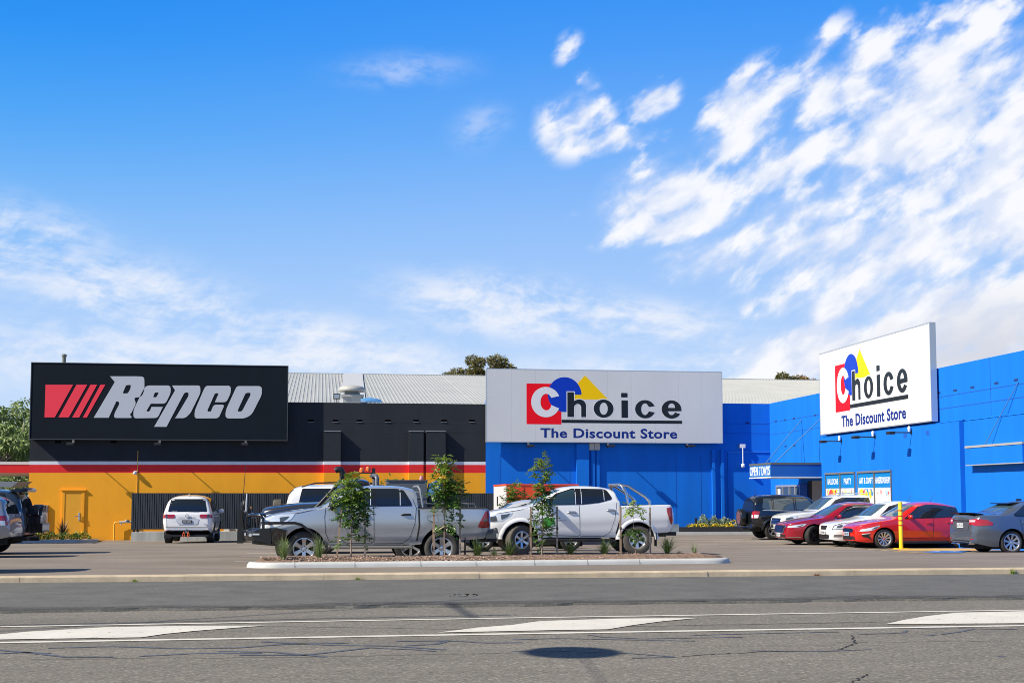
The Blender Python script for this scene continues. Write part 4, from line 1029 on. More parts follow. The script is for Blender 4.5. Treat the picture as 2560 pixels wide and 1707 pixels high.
# ---------------------------------------------------------------- silver dual cab with bull bar
silverp = paint_mat('silver_paint', (.44,.48,.53), metal=.45, rough=.27)
c = Car('utility_truck', 'silver dual cab ute with a black bull bar, nearest the planted island', 1.86, 5.2,
    top=[(0,.86),(.04,1.0),(.14,1.11),(.5,1.21),(1.0,1.28),(1.28,1.32),(1.6,1.50),(1.95,1.70),(2.25,1.785),(2.7,1.815),(3.1,1.80),(3.4,1.745),(3.52,1.66),(3.545,1.30),(3.56,1.285),(4.2,1.285),(5.1,1.285),(5.17,1.26),(5.2,1.1)],
    belt=[(0,.80),(.14,1.04),(.5,1.15),(1.2,1.25),(1.6,1.28),(2.6,1.30),(3.53,1.32),(3.56,1.265),(5.2,1.265)],
    bot=[(0,.52),(.5,.46),(1.5,.46),(3.5,.47),(3.9,.55),(5.0,.60),(5.2,.68)], plan=[(0,.60),(.05,.72),(.2,.86),(.5,.95),(.9,.995),(1.5,1),(3.5,1),(4.9,.99),(5.12,.96),(5.2,.90)],
    wb=(1.0, 4.085), r=.39, tw=.255, arch=.475, paint=silverp, group='dual cab utes behind the planted island', cat='pickup truck', tub=(3.62, 5.12, -.76, .76, .82, 2))
c.side('window_surround', [(1.50,1.33),(3.40,1.345),(3.385,1.42),(3.22,1.70),(3.05,1.735),(2.3,1.735),(1.95,1.615)], blkgl, .010, r=.03)
c.side('side_window', [(1.72,1.355),(2.45,1.36),(2.45,1.71),(2.28,1.71),(2.02,1.62)], glass, .016, r=.02); c.side('side_window', [(2.60,1.36),(3.12,1.362),(3.12,1.71),(2.60,1.71)], glass, .016, r=.02)
c.side('quarter_window', [(3.155,1.365),(3.33,1.375),(3.17,1.69),(3.155,1.70)], glass, .016, r=.01)
c.line('window_trim', [(2.47,1.36),(2.47,1.72)], .02, lensc, .019); c.line('window_trim', [(3.137,1.36),(3.137,1.715)], .018, lensc, .019)
c.end('windscreen', [(-.68,1.37),(.68,1.37),(.60,1.70),(-.60,1.70)], glassw, r=.04, step=.035, eps=.009)
c.end('rear_window', [(-.66,1.36),(.66,1.36),(.6,1.66),(-.6,1.66)], glass, rear=True, r=.04)
c.line('door_seam', [(1.47,1.30),(1.45,1.1),(1.47,.75),(1.56,.53),(2.5,.50),(2.56,.55)]); c.line('door_seam', [(2.535,1.72),(2.54,1.3),(2.56,.55)]); c.line('door_seam', [(2.56,.50),(3.2,.50),(3.36,.62),(3.47,.95),(3.50,1.3),(3.42,1.5)])
c.line('bed_gap', [(3.56,1.26),(3.57,.9),(3.52,.56)], .035, seam, .004); c.line('bonnet_seam', [(.32,1.09),(.9,1.19),(1.25,1.27),(1.4,1.33)], .012)
c.side('headlight', [(.04,.84),(.04,1.04),(.45,1.15),(.80,1.17),(.72,1.06),(.50,.92),(.3,.86)], lensc, .008, step=.04, r=.03); c.side('headlight_inner', [(.45,1.09),(.68,1.115),(.62,1.05),(.47,.96)], lensd, .012, r=.02)
c.end('grille', [(-.45,.68),(.45,.68),(.5,1.0),(-.5,1.0)], blkgl, r=.03); c.end('grille_trim', [(-.4,.82),(.4,.82),(.4,.87),(-.4,.87)], chrome, eps=.012)
c.side('tail_light', [(5.165,1.24),(5.08,1.22),(4.95,.98),(4.90,.87),(5.0,.84),(5.17,.86)], lensr, .008, step=.04, r=.02)
c.side('lamp_divider', [(5.15,1.05),(5.04,1.04),(5.0,1.0),(5.15,1.0)], lensd, .011)
c.end('tailgate_panel', [(-.68,.68),(.68,.68),(.68,1.22),(-.68,1.22)], silverp, rear=True, eps=.012)
c.handle(2.35,1.13,blackp); c.handle(3.27,1.15,blackp)
c.side('handle_recess', [(2.22,1.10),(2.46,1.11),(2.42,1.15),(2.25,1.15)], seam, .003, r=.02); c.side('handle_recess', [(3.15,1.12),(3.39,1.13),(3.35,1.17),(3.18,1.17)], seam, .003, r=.02)
c.mirror(1.62,1.36,blackp,(.09,.13,.12),.13)
c.wheels(6,.135,rimm,tyre=mat('worn_tyre',(.05,.047,.044),.9,var=.3,vscale=6)); c.line('fuel_flap', [(3.75,1.12),(3.98,1.14),(4.0,.98),(3.77,.96),(3.75,1.12)], .008, mat('seam_soft',(.15,.16,.17),.6))
# rear bumper and sports rack
b = MB(); b.box(5.1,5.32,-.85,.85,.60,.80); o = b.build('rear_bumper', mat('grey_bumper',(.07,.075,.08),.45), c.root)
b = MB(); b.box(5.0,5.45,-.06,.06,.5,.6); b.tube([(5.42,0,.6),(5.42,0,.7)],.03); b.build('tow_bar', blackp, c.root)
b = MB()
for sg_ in (-1,1): b.tube([(3.66,sg_*.83,1.29),(3.60,sg_*.78,1.70),(3.55,sg_*.74,1.79)],.028,8)
b.tube([(3.56,-.74,1.79),(3.56,.74,1.79)],.028,8)
for zz_ in (1.42,1.5,1.58,1.66): b.tube([(3.63-.02*(zz_-1.4)*5,-.78,zz_),(3.63-.02*(zz_-1.4)*5,.78,zz_)],.012,6)
b.build('headboard', mat('rack_grey',(.30,.31,.32),.4,metal=.5), c.root)
b = MB()
for sg_ in (-1,1): b.box(3.6,5.1,sg_*.84-.05,sg_*.84+.05,1.287,1.31)
b.build('bed_rail', mat('rail_black',(.06,.063,.066),.4), c.root)
b = MB()
for sg_ in (-1,1): b.tube([(3.7,sg_*.72,1.31),(3.72,sg_*.72,1.39),(4.85,sg_*.72,1.39),(4.87,sg_*.72,1.31)],.013,6)
b.build('ladder_rail', MATS['rack_grey'], c.root)
b = MB()
for sg_ in (-1,1): b.tube([(1.6,sg_*.90,.42),(3.35,sg_*.90,.42)],.035,8); b.box(1.58,3.3,sg_*.80-.06,sg_*.80+.06,.40,.43)
b.build('side_step', mat('step_metal',(.30,.29,.26),.35,metal=.5), c.root)
b = MB()
for sg_ in (-1,1): b.box(4.62,4.635,sg_*.78-.13,sg_*.78+.13,.18,.62); b.box(1.50,1.515,sg_*.78-.13,sg_*.78+.13,.22,.5)
b.build('mud_flap', blackp, c.root)
# bull bar
b = MB()
fr = [(-.30,.62),(-.30,.88),(-.06,.97),(.35,.97),(.75,.80),(.62,.62),(.42,.56)]
for sg_ in (-1,):
    pass
vv = []; prof = [(-.34,.60),(-.36,.70),(-.34,.84),(-.1,.88),(.30,.86)]
steel_b = mat('bar_black', (.010,.010,.011), .25, coat=.5)
vv = []; ys_ = [-.93,-.90,-.75,-.4,0,.4,.75,.90,.93]
for y_ in ys_:
    k = abs(y_)/.93; dx = .30*max(0,(k-.45)/.55)**1.6
    vv += [(-.36+dx,y_,.55+.02*k),(-.40+dx,y_,.68),(-.38+dx,y_,.80),(-.30+dx,y_,.83),(.08+dx*.6,y_,.84),(.1+dx*.6,y_,.5)]
o = MB().add(vv, [(i*6+j,i*6+6+j,i*6+6+(j+1)%6,i*6+(j+1)%6) for i in range(8) for j in range(6)]+[tuple(range(6)),tuple(48+j for j in range(6))[::-1]]).build('bull_bar', steel_b, c.root, smooth=40); fixn(o)
for sg_ in (-1,1):
    vv = []
    for (x,z,yo) in ((-.12,.84,.80),(.40,.86,.94),(.62,.80,.95),(.60,.58,.92),(.40,.45,.88),(-.15,.50,.80)): vv += [(x,sg_*(yo-.08),z),(x,sg_*yo,z)]
    fixn(MB().add(vv, [(0,2,3,1),(2,4,5,3),(4,6,7,5),(6,8,9,7),(8,10,11,9),(10,0,1,11),(0,2,4,6,8,10),(1,3,5,7,9,11)]).build('bar_wing', steel_b, c.root))
b = MB()
for sg_ in (-1,1):
    b.tube([(-.36,sg_*.30,.80),(-.40,sg_*.30,1.12),(-.38,sg_*.34,1.20)],.035,8)
    b.tube([(-.30,sg_*.34,.82),(-.30,sg_*.36,1.08),(-.18,sg_*.60,1.14),(.04,sg_*.88,1.13),(.10,sg_*.90,1.05),(.10,sg_*.90,.84)],.034,10)
b.tube([(-.38,-.34,1.20),(-.38,.34,1.20)],.036,8); b.tube([(-.41,-.3,.98),(-.41,.3,.98)],.03,8)
for sg_ in (-1,1): b.tube([(.10,sg_*.93,.96),(.42,sg_*.955,.965),(.80,sg_*.965,.965),(.93,sg_*.97,.93),(1.30,sg_*.975,.66),(1.46,sg_*.975,.48),(1.52,sg_*.96,.40)],.032,10)
b.build('bar_hoop', steel_b, c.root, smooth=50)
b = MB()
for y_ in (-.30,.30): b.box(-.50,-.36,y_-.015,y_+.015,.50,1.26)
b.build('bar_upright', steel_b, c.root)
b = MB(); b.box(-.44,-.10,-.26,.26,.56,.72); b.lathe([(0,-.2),(.06,-.2),(.06,.2),(0,.2)],14,'y',(-.38,0,.66)); b.build('winch', blackp, c.root)
b = MB()
for sg_ in (-1,1): b.box(-.32,-.29,sg_*.62-.07,sg_*.62+.07,.68,.74)
b.build('bar_lamp', lensw, c.root)
b = MB(); b.box(-.13,.02,-.945,-.93,.70,.735); b.build('bar_badge', lensw, c.root)
b = MB(); b.lathe([(0,-.95),(.035,-.95),(.04,-.9)],14,'y',(-.18,0,.70)); b.build('fog_lamp', lensc, c.root)
b = MB(); b.tube([(-.34,.28,1.2),(-.34,.28,1.42),(-.33,.28,1.62)],[.018,.018,.012],8); b.build('stub_aerial', mat('aerial_white',(.6,.62,.65),.4), c.root)
b = MB(); b.tube([(-.42,-.28,1.2),(-.40,-.28,1.3)],.02,8); b.tube([(-.40,-.28,1.3),(-.38,-.28,1.6),(-.34,-.28,2.26)],[.010,.009,.006],6); b.build('whip_aerial', blackp, c.root)
vf = text2d('HILUX', width=.26, height=.05, depth=.004, bold=.02); MB().add(*place2d(vf, lambda x,y,d: (1.53+x,-c.y(1.6,1.06)-.004-d,1.035+y))).build('badge', chrome, c.root)
c.end
c.plate('DK·47', 0, .76, m=platew); c.root.children[-1].location.x = -.42
c.put(760, 29.95, 0)
# ---------------------------------------------------------------- white dual cab with sports bar
whitep = paint_mat('white_paint', (.78,.78,.77), rough=.32)
c = Car('utility_truck', 'white dual cab ute with a polished sports bar over its tray', 1.85, 5.1,
    top=[(0,.80),(.04,.96),(.14,1.10),(.5,1.20),(1.0,1.27),(1.22,1.30),(1.55,1.50),(1.9,1.70),(2.2,1.80),(2.6,1.835),(3.0,1.825),(3.35,1.78),(3.50,1.72),(3.60,1.45),(3.625,1.33),(3.65,1.32),(4.3,1.335),(5.0,1.35),(5.07,1.33),(5.1,1.15)],
    belt=[(0,.74),(.14,1.02),(.5,1.14),(1.2,1.22),(1.6,1.27),(2.5,1.31),(3.1,1.36),(3.60,1.42),(3.65,1.30),(5.0,1.33),(5.1,1.12)],
    bot=[(0,.48),(.5,.42),(1.5,.46),(3.5,.47),(3.9,.55),(5.0,.62),(5.1,.70)], plan=[(0,.58),(.05,.72),(.2,.87),(.5,.955),(.9,.995),(1.5,.985),(3.5,.985),(4.9,.985),(5.04,.96),(5.1,.90)],
    wb=(.95, 4.10), r=.40, tw=.27, arch=.49, paint=whitep, group='dual cab utes behind the planted island', cat='pickup truck', tub=(3.72, 5.02, -.76, .76, .85, 2))
c.side('window_surround', [(1.50,1.31),(2.62,1.335),(3.05,1.385),(3.38,1.47),(3.40,1.52),(3.28,1.72),(3.2,1.75),(2.35,1.76),(1.9,1.62)], blkgl, .010, r=.03)
c.side('side_window', [(1.70,1.33),(2.40,1.345),(2.40,1.73),(2.32,1.73),(1.98,1.615)], mat('tint_reflect',(.022,.045,.06),.03,spec=.9), .016, r=.02); c.side('side_window', [(2.60,1.355),(2.95,1.385),(3.18,1.44),(3.16,1.73),(2.60,1.73)], glass, .016, r=.02)
c.side('quarter_window', [(3.20,1.45),(3.34,1.50),(3.24,1.70),(3.20,1.72)], glass, .007)
c.line('window_trim', [(2.42,1.34),(2.42,1.74)], .02, lensc, .019); c.line('window_trim', [(2.58,1.35),(2.58,1.74)], .02, lensc, .019); c.line('window_trim', [(3.19,1.45),(3.185,1.72)], .018, lensc, .019)
c.end('windscreen', [(-.68,1.36),(.68,1.36),(.60,1.72),(-.60,1.72)], glassw, r=.04, step=.035, eps=.009); c.end('rear_window', [(-.66,1.45),(.66,1.45),(.6,1.70),(-.6,1.70)], glass, rear=True, r=.04)
c.line('door_seam', [(1.50,1.30),(1.44,1.0),(1.47,.75),(1.58,.53),(2.5,.50),(2.55,.55)], .01); c.line('door_seam', [(2.50,1.75),(2.51,1.3),(2.54,.55)], .01); c.line('door_seam', [(2.56,.50),(3.2,.50),(3.36,.62),(3.47,.95),(3.53,1.4)], .01)
c.line('bed_gap', [(3.63,1.32),(3.62,.95),(3.52,.56)], .045, seam, .004); c.line('bonnet_seam', [(.30,1.08),(.9,1.18),(1.22,1.26),(1.42,1.32)], .01)
c.side('headlight', [(.04,.84),(.04,1.00),(.4,1.09),(.74,1.12),(.66,1.02),(.45,.89)], lensc, .008, step=.04, r=.03); c.side('headlight_inner', [(.10,.87),(.10,.98),(.3,1.03),(.34,.89)], lensd, .012, r=.02); c.side('headlight_inner', [(.42,1.05),(.68,1.09),(.6,1.0),(.44,.92)], lensd, .012, r=.02)
c.end('grille', [(-.42,.66),(.42,.66),(.48,1.0),(-.48,1.0)], blkgl, r=.03); c.end('grille_trim', [(-.5,.98),(.5,.98),(.44,.62),(.38,.62),(.42,.92),(-.42,.92),(-.38,.62),(-.44,.62)], chrome, eps=.012)
c.side('fog_lamp', [(.03,.58),(.05,.66),(.32,.72),(.36,.58)], lensd, .008, r=.02); c.side('fog_lamp_glass', [(.15,.61),(.16,.65),(.28,.68),(.30,.62)], lensc, .012)
c.side('tail_light', [(5.03,1.28),(4.88,1.25),(4.90,1.12),(4.99,.86),(5.04,.80),(5.06,.9)], lensr, .008, step=.04, r=.02)
c.handle(2.32,1.12,chrome,.22); c.handle(3.38,1.18,chrome,.22); c.side('handle_recess', [(2.18,1.09),(2.46,1.10),(2.42,1.16),(2.22,1.16)], mat('recess_grey',(.25,.27,.30),.5), .003, r=.03); c.side('handle_recess', [(3.24,1.15),(3.50,1.16),(3.46,1.22),(3.28,1.22)], MATS['recess_grey'], .003, r=.03)
c.mirror(1.60,1.38,chrome,(.09,.13,.12),.13); c.flare(0,off=.03,r2=c.arch+.10); c.flare(1,off=.03,r2=c.arch+.10)
c.wheels(6,.10,rimm,tyre=rubberd,steer=R(24),rr=.56,tread=True)
b = MB(); b.box(5.02,5.24,-.84,.84,.62,.82); b.build('rear_bumper', mat('chrome_bumper',(.45,.46,.47),.2,metal=.8), c.root)
b = MB(); b.box(4.6,5.38,-.06,.06,.5,.6); b.box(4.4,5.0,-.4,.4,.48,.62); b.tube([(5.34,0,.6),(5.34,0,.7)],.03); b.build('tow_bar', blackp, c.root)
b = MB(); pol = mat('polished_steel',(.68,.67,.65),.18,metal=.95)
for sg_ in (-1,1):
    b.tube([(3.86,sg_*.82,1.33),(3.80,sg_*.78,1.66),(3.70,sg_*.72,1.84),(3.66,sg_*.6,1.87)],.038,10)
    b.tube([(3.68,sg_*.72,1.86),(3.86,sg_*.76,1.83),(4.32,sg_*.82,1.55),(4.44,sg_*.83,1.42),(4.45,sg_*.83,1.33)],.038,10)
b.tube([(3.66,-.62,1.87),(3.66,.62,1.87)],.038,10); b.build('sports_bar', pol, c.root, smooth=50)
b = MB()
for sg_ in (-1,1): b.tube([(1.6,sg_*.93,.40),(3.35,sg_*.93,.40),(3.5,sg_*.88,.36)],.04,8)
b.build('side_step', blackp, c.root, smooth=50)
b = MB()
for sg_ in (-1,1): b.box(4.60,4.615,sg_*.80-.12,sg_*.80+.12,.24,.60)
b.build('mud_flap', blackp, c.root)
gn = mat('decal_green',(.06,.36,.05),.4)
c.side('door_decal', [(1.52,.78),(1.50,.95),(1.60,1.0),(1.72,.97),(1.86,.99),(1.84,.90),(1.88,.86),(1.80,.80),(1.66,.70),(1.55,.72)], gn, .006, both=False, step=.04)
vf = text2d('GREENER LAND', width=.24, height=.03, depth=.002); MB().add(*place2d(vf, lambda x,y,d: (1.92+x,-c.y(1.95,.9)-.004-d,.90+y))).build('decal_text', mat('decal_grey',(.3,.3,.32),.5), c.root)
c.plate('BN·62', 0, .62); c.put(1302, 34.4, 0)
# ---------------------------------------------------------------- generic lower detail helpers
def aerial(c, x, y=0, h=.28, lean=.16):
    z = c.fz(x)-.01; b = MB(); b.tube([(x-.05,y,z),(x+.05,y,z+.015)],.02,6); b.tube([(x,y,z+.01),(x+lean,y,z+h)],.006,5); b.build('aerial', blackp, c.root)
def rails(c, x0, x1, m):
    b = MB()
    for sg_ in (-1,1):
        pts = []
        for i in range(7):
            x = x0+(x1-x0)*i/6; zt = c.fz(x)-.025; pts.append((x, sg_*.56*c.W/1.85, zt+(.07 if 0 < i < 6 else -.01)))
        b.tube(pts,.018,6)
    b.build('roof_rail', m, c.root, smooth=50)
# ---------------------------------------------------------------- grey ute with snorkel and beacons
gp_ = paint_mat('graphite_paint', (.045,.05,.065), metal=.5, rough=.3)
c = Car('utility_truck', 'graphite single cab ute with snorkel and orange beacons behind the silver ute', 1.87, 2.80,
    top=[(0,.98),(.03,1.27),(.1,1.37),(.5,1.44),(1.0,1.50),(1.42,1.52),(1.55,1.58),(1.98,1.98),(2.1,2.05),(2.3,2.09),(2.5,2.09),(2.66,2.05),(2.72,1.95),(2.76,1.5),(2.80,1.48)],
    belt=[(0,.9),(.1,1.2),(1.4,1.38),(2.80,1.40)], bot=[(0,.6),(2.80,.6)], plan=[(0,.66),(.06,.76),(.3,.86),(.9,.92),(1.4,.96),(2.7,.96),(2.80,.93)], tum=.2, sq=10,
    wb=(.80, 3.72), r=.42, tw=.28, arch=.50, paint=gp_, cat='pickup truck')
c.side('window_surround', [(1.62,1.43),(2.68,1.45),(2.64,1.97),(2.2,1.98)], blkgl, .010, r=.05); c.side('side_window', [(1.85,1.48),(2.60,1.50),(2.57,1.93),(2.28,1.94)], glass, .016, r=.03)
c.end('windscreen', [(-.76,1.56),(.76,1.56),(.68,1.96),(-.68,1.96)], glassw, r=.04); c.side('headlight', [(.03,1.02),(.03,1.18),(.3,1.22),(.3,1.05)], lensc, .008, r=.02); 
c.line('door_seam', [(1.6,1.4),(1.6,.8),(1.7,.65),(2.5,.65),(2.6,.8),(2.65,1.4)]); c.wheels(6,.09,rimm,tyre=rubber,tread=True)
b = MB(); b.tube([(1.35,-.93,1.36),(1.46,-.95,1.46),(1.96,-.86,2.02),(2.0,-.86,2.12)],[.04,.045,.045,.05],10); b.tube([(2.0,-.86,2.10),(2.01,-.86,2.24),(1.97,-.86,2.31),(1.88,-.86,2.31),(1.83,-.86,2.28)],[.06,.075,.08,.08,.07],12); b.build('snorkel', blackp, c.root, smooth=50)
b = MB(); b.box(2.95,3.0,-.92,.92,1.0,1.95); b.tube([(2.87,-.8,1.0),(2.87,-.8,2.10),(2.85,-.72,2.16),(2.78,-.5,2.18)],.055,10); b.tube([(2.87,.8,1.0),(2.87,.8,2.10),(2.85,.72,2.16),(2.78,.5,2.18)],.055,10); b.tube([(2.78,-.5,2.18),(2.78,.5,2.18)],.05,8); b.build('roll_bar', mat('bar_grey',(.10,.11,.13),.35,coat=.3), c.root, smooth=40)
b = MB()
for x_,y_ in ((2.50,-.48),(2.66,-.40)): b.lathe([(.0,.0),(.058,.0),(.062,.04),(.052,.10),(.035,.12),(0,.12)],16,'z',(x_,y_,2.25+(.03 if x_ > 2.6 else 0)))
b.build('beacon', orangel, c.root, smooth=50)
b = MB(); b.box(2.40,2.84,-.56,-.3,2.225,2.25); b.box(2.76,2.84,-.46,-.36,2.1,2.36); b.build('beacon_mount', blackp, c.root)
trayg = mat('tray_grey',(.14,.15,.16),.5,metal=.3)
b = MB(); b.box(3.05,4.55,-.95,.95,.86,1.0); b.build('tray', trayg, c.root)
b = MB(); b.box(3.14,4.12,-.86,.4,1.002,2.03); b.build('tool_box', trayg, c.root)
b = MB(); b.box(3.12,4.14,-.88,.42,2.031,2.06); 
for z_ in (1.3,1.45,1.6): b.box(3.18,4.1,-.875,-.861,z_,z_+.02)
b.build('tool_box_lid', mat('tray_dark',(.09,.095,.10),.5), c.root)
b = MB(); b.box(4.16,4.42,-.8,-.35,1.002,1.85); b.build('jerry_can', mat('crate_dark',(.05,.03,.04),.6), c.root)
vv = [(5.64,-.85,1.70),(5.68,-.87,1.98),(5.85,-.88,2.06),(6.02,-.86,2.0),(6.02,-.8,1.88),(5.9,-.86,1.78),(5.86,-.87,1.66),(5.64,-.4,1.70),(5.68,-.4,1.98),(5.85,-.4,2.06),(6.02,-.4,2.0),(6.02,-.4,1.88),(5.9,-.4,1.78),(5.86,-.4,1.66)]
fixn(MB().add(vv, [(0,1,2,3,4,5,6),(7,8,9,10,11,12,13)]+[(i,(i+1)%7,(i+1)%7+7,i+7) for i in range(7)]).build('blue_cover', mat('cover_blue',(.08,.26,.62),.5), c.root, loc=(-1.5,0,-.02)))
b = MB(); b.lathe([(0,0),(.045,0),(.05,.06),(.03,.09),(0,.09)],12,'z',(4.02,-.2,2.06)); b.tube([(4.02,-.2,2.1),(4.02,-.2,2.18)],.035,8); b.build('red_cap', mat('pale_red',(.75,.3,.3),.5), c.root)
b = MB()
for sg_ in (-1,1): b.tube([(-.28,sg_*.30,.8),(-.30,sg_*.30,1.30),(-.28,sg_*.36,1.36)],.035,8); b.tube([(-.1,sg_*.8,.8),(-.12,sg_*.8,1.1),(-.2,sg_*.6,1.2),(-.28,sg_*.36,1.2)],.034,8)
b.tube([(-.28,-.36,1.36),(-.28,.36,1.36)],.036,8); b.box(-.34,-.05,-.9,.9,.55,.8); b.build('bull_bar', steel_b, c.root, smooth=40)
X0 = atY(793, 1265, 33.0).x-1.40; c.root.location = (X0, 33.0+.95, g(X0+2, 34)-.10)
# ---------------------------------------------------------------- four wheel drive wagon builder
def wagon(name, label, pm, L=4.95, W=1.93, H=1.92, wb=(.95,3.80), r=.39, tw=.26, group=None, hood=1.12, belt=1.17, tumb=.26, cowlx=1.28, head=2.0, rearrake=.28, gtop=None, flare=False, spokes=6, steer=0, tyre=None, nose=.95, rim=None, tread=False, glassm=None, cat='four wheel drive', dz=0, bottom=.42, bw=.10):
    x1 = L-rearrake
    c = Car(name, label, W, L, top=[(0,nose-.18),(.04,nose-.03),(.14,nose+.04),(.6,hood),(cowlx,hood+.07),(cowlx+.3,hood+.28),(head,H-.08),(head+.35,H-.015),((head+x1)/2,H),(x1-.35,H-.03),(x1-.05,H-.09),(x1+rearrake*.45,(H+belt)/2+.08),(L-.06,belt+.05),(L-.02,belt-.05),(L,.85)],
        belt=[(0,nose-.24),(.14,nose-.02),(.6,hood-.06),(cowlx,hood),(2.2,belt-.02),(x1,belt+.02),(L-.1,belt),(L,.8)], bot=[(0,bottom+.05),(.5,bottom),(L-.7,bottom),(L,bottom+.12)],
        plan=[(0,.62),(.05,.74),(.2,.88),(.5,.96),(.9,1),(L-.7,1),(L-.25,.97),(L-.06,.91),(L,.84)], tum=tumb, wb=wb, r=r, tw=tw, paint=pm, group=group, cat=cat, sq=8)
    gt = (gtop or H-.13); a = wb[1]
    c.side('window_surround', [(cowlx+.32,belt+.0),(x1-.28,belt+.03),(x1-.12,belt+.10),(x1-.22,gt),(head+.3,gt+.01),(head-.02,gt-.09)], blkgl, .010, r=.04)
    m1, m2 = cowlx+1.32, cowlx+1.44; m3 = m2+.82; gm = glassm or glass
    c.side('side_window', [(cowlx+.52,belt+.035),(m1,belt+.045),(m1,gt-.03),(head+.3,gt-.03),(head+.06,gt-.11)], gm, .016, r=.03)
    c.side('side_window', [(m2,belt+.045),(m3,belt+.05),(m3,gt-.03),(m2,gt-.03)], gm, .016, r=.03)
    c.side('quarter_window', [(m3+.09,belt+.055),(x1-.30,belt+.07),(x1-.17,belt+.13),(x1-.26,gt-.03),(m3+.09,gt-.03)], gm, .016, r=.04)
    yw = W/2-.22
    c.end('windscreen', [(-yw,hood+.115),(yw,hood+.115),(yw-.12,H-.13),(-yw+.12,H-.13)], glassw, r=.05, step=.04, eps=.009)
    c.end('rear_window', [(-yw+.02,belt+.07),(yw-.02,belt+.07),(yw-.12,H-.16),(-yw+.12,H-.16)], glass, rear=True, r=.05)
    c.line('door_seam', [(cowlx+.24,belt-.06),(cowlx+.2,.8),(cowlx+.32,.52),(m1+.02,.50),(m1+.06,belt)]); c.line('door_seam', [(m1+.08,.50),(a-.55,.50),(a-.40,.72),(m3+.04,.98),(m3+.05,belt)])
    c.handle(m1-.12,belt-.13); c.handle(m3-.12,belt-.12); c.mirror(cowlx+.45,belt+.06)
    c.side('headlight', [(.03,nose-.22),(.03,nose-.06),(.3,nose+.03),(.56,nose+.05),(.5,nose-.1),(.3,nose-.2)], lensc, .008, r=.03, step=.04)
    c.side('headlight_inner', [(.12,nose-.17),(.12,nose-.06),(.30,nose-.01),(.40,nose-.02),(.36,nose-.12),(.26,nose-.17)], lensd, .012, r=.03, step=.04)
    c.end('grille', [(-.5,nose-.28),(.5,nose-.28),(.5,nose-.06),(-.5,nose-.06)], blkgl, r=.03)
    c.end('lower_grille', [(-.55,bottom+.08),(.55,bottom+.08),(.5,bottom+.22),(-.5,bottom+.22)], blackp, r=.03)
    if flare: c.flare(0,m=pm); c.flare(1,m=pm)
    c.wheels(spokes,.09,rim,tyre=tyre,steer=steer,tread=tread)
    b = MB()
    for sg_ in (-1,1): b.box(wb[0]+r+.12,wb[1]-r-.12,sg_*(W/2-.12)-.05,sg_*(W/2-.12)+.07,bottom-.06,bottom+.03)
    b.build('sill', blackp, c.root)
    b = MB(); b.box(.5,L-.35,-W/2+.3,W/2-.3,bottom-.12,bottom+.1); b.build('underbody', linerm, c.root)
    return c
# white wagon seen from behind in front of the slatted screen
c = wagon('parked_wagon', 'white four wheel drive seen from behind, parked facing the slatted screen', whitep, L=4.98, W=1.98, H=1.93, wb=(.95,3.80), r=.40, tw=.28, belt=1.20, hood=1.16, rearrake=.34, tumb=.34)
c.end('tail_light', [(.50,1.02),(.46,1.10),(.50,1.17),(.86,1.17),(.93,1.04),(.72,1.02)], lensr, rear=True, mirror=True, eps=.012, r=.02, step=.05)
c.side('tail_light', [(4.80,1.02),(4.80,1.15),(4.93,1.15),(4.93,1.02)], lensr, .010, r=.01, step=.04)
c.end('lamp_divider', [(.76,1.03),(.76,1.16),(.82,1.16),(.85,1.04)], lensd, rear=True, mirror=True, eps=.016)
c.end('plate_recess', [(-.40,.86),(-.45,1.0),(.45,1.0),(.40,.80),(.34,.78),(-.34,.78)], mat('white_shade',(.55,.58,.62),.4,coat=.6), rear=True, eps=.012, r=.03)
c.end('tailgate_seam', [(-.80,.68),(.80,.68),(.80,.665),(-.80,.665)], seam, rear=True, eps=.013)
for k in (-1,1): c.end('tailgate_seam', [(k*.795,.68),(k*.795,1.2),(k*.807,1.2),(k*.807,.68)], seam, rear=True, eps=.013)
c.end('bumper_trim', [(-.82,.30),(-.86,.52),(-.70,.58),(.70,.58),(.86,.52),(.82,.30)], blackp, rear=True, eps=.02, r=.03); c.end('reflector', [(.62,.52),(.62,.55),(.80,.55),(.82,.52)], mat('dull_red',(.30,.08,.07),.4), rear=True, mirror=True, eps=.028)
c.plate('ELS·20K', 0, .89, rear=True, m=platek, tm=ptextw, w_=.38, h=.11)
b = MB(); xr = c.L
b.lathe([(.055,0),(.075,.0),(.075,.012),(.055,.012)],20,'x',(xr+.012,0,1.11)); b.lathe([(.0,0),(.022,0),(.022,.012)],8,'x',(xr+.012,0,1.11)); b.box(xr+.012,xr+.02,-.06,.06,1.105,1.115); b.build('emblem', chrome, c.root)
vf = text2d('LAND CRUISER', width=.66, height=.042, depth=.006, bold=.02); MB().add(*place2d(vf, lambda x,y,d: (xr+.008+d,-.33+x,1.018+y))).build('badge', mat('badge_grey',(.25,.26,.28),.3,metal=.6), c.root)
c.end('wiper', [(.0,1.285),(.42,1.275),(.42,1.29),(.0,1.30)], blackp, rear=True, eps=.02)
vf = text2d('GOING BUSH', width=.2, height=.03, depth=.002); MB().add(*place2d(vf, lambda x,y,d: (c.xf(-.5,1.30,True)+.012+d,-.60+x,1.285+y))).build('sticker', lensw, c.root)
b = MB(); b.box(xr-.2,xr+.14,-.07,.07,.44,.56); b.tube([(xr+.16,0,.56),(xr+.16,0,.60)],.03); b.build('tow_hitch', mat('hitch_grey',(.12,.12,.13),.4), c.root)
b = MB()
for sg_ in (-1,1):
    y_ = sg_*.09-.02; b.tube([(xr+.14,y_,.50),(xr+.15,y_-.03,.40),(xr+.15,y_-.03,.32),(xr+.15,y_,.29),(xr+.15,y_+.03,.32),(xr+.15,y_+.03,.40),(xr+.14,y_,.50)],.014,8)
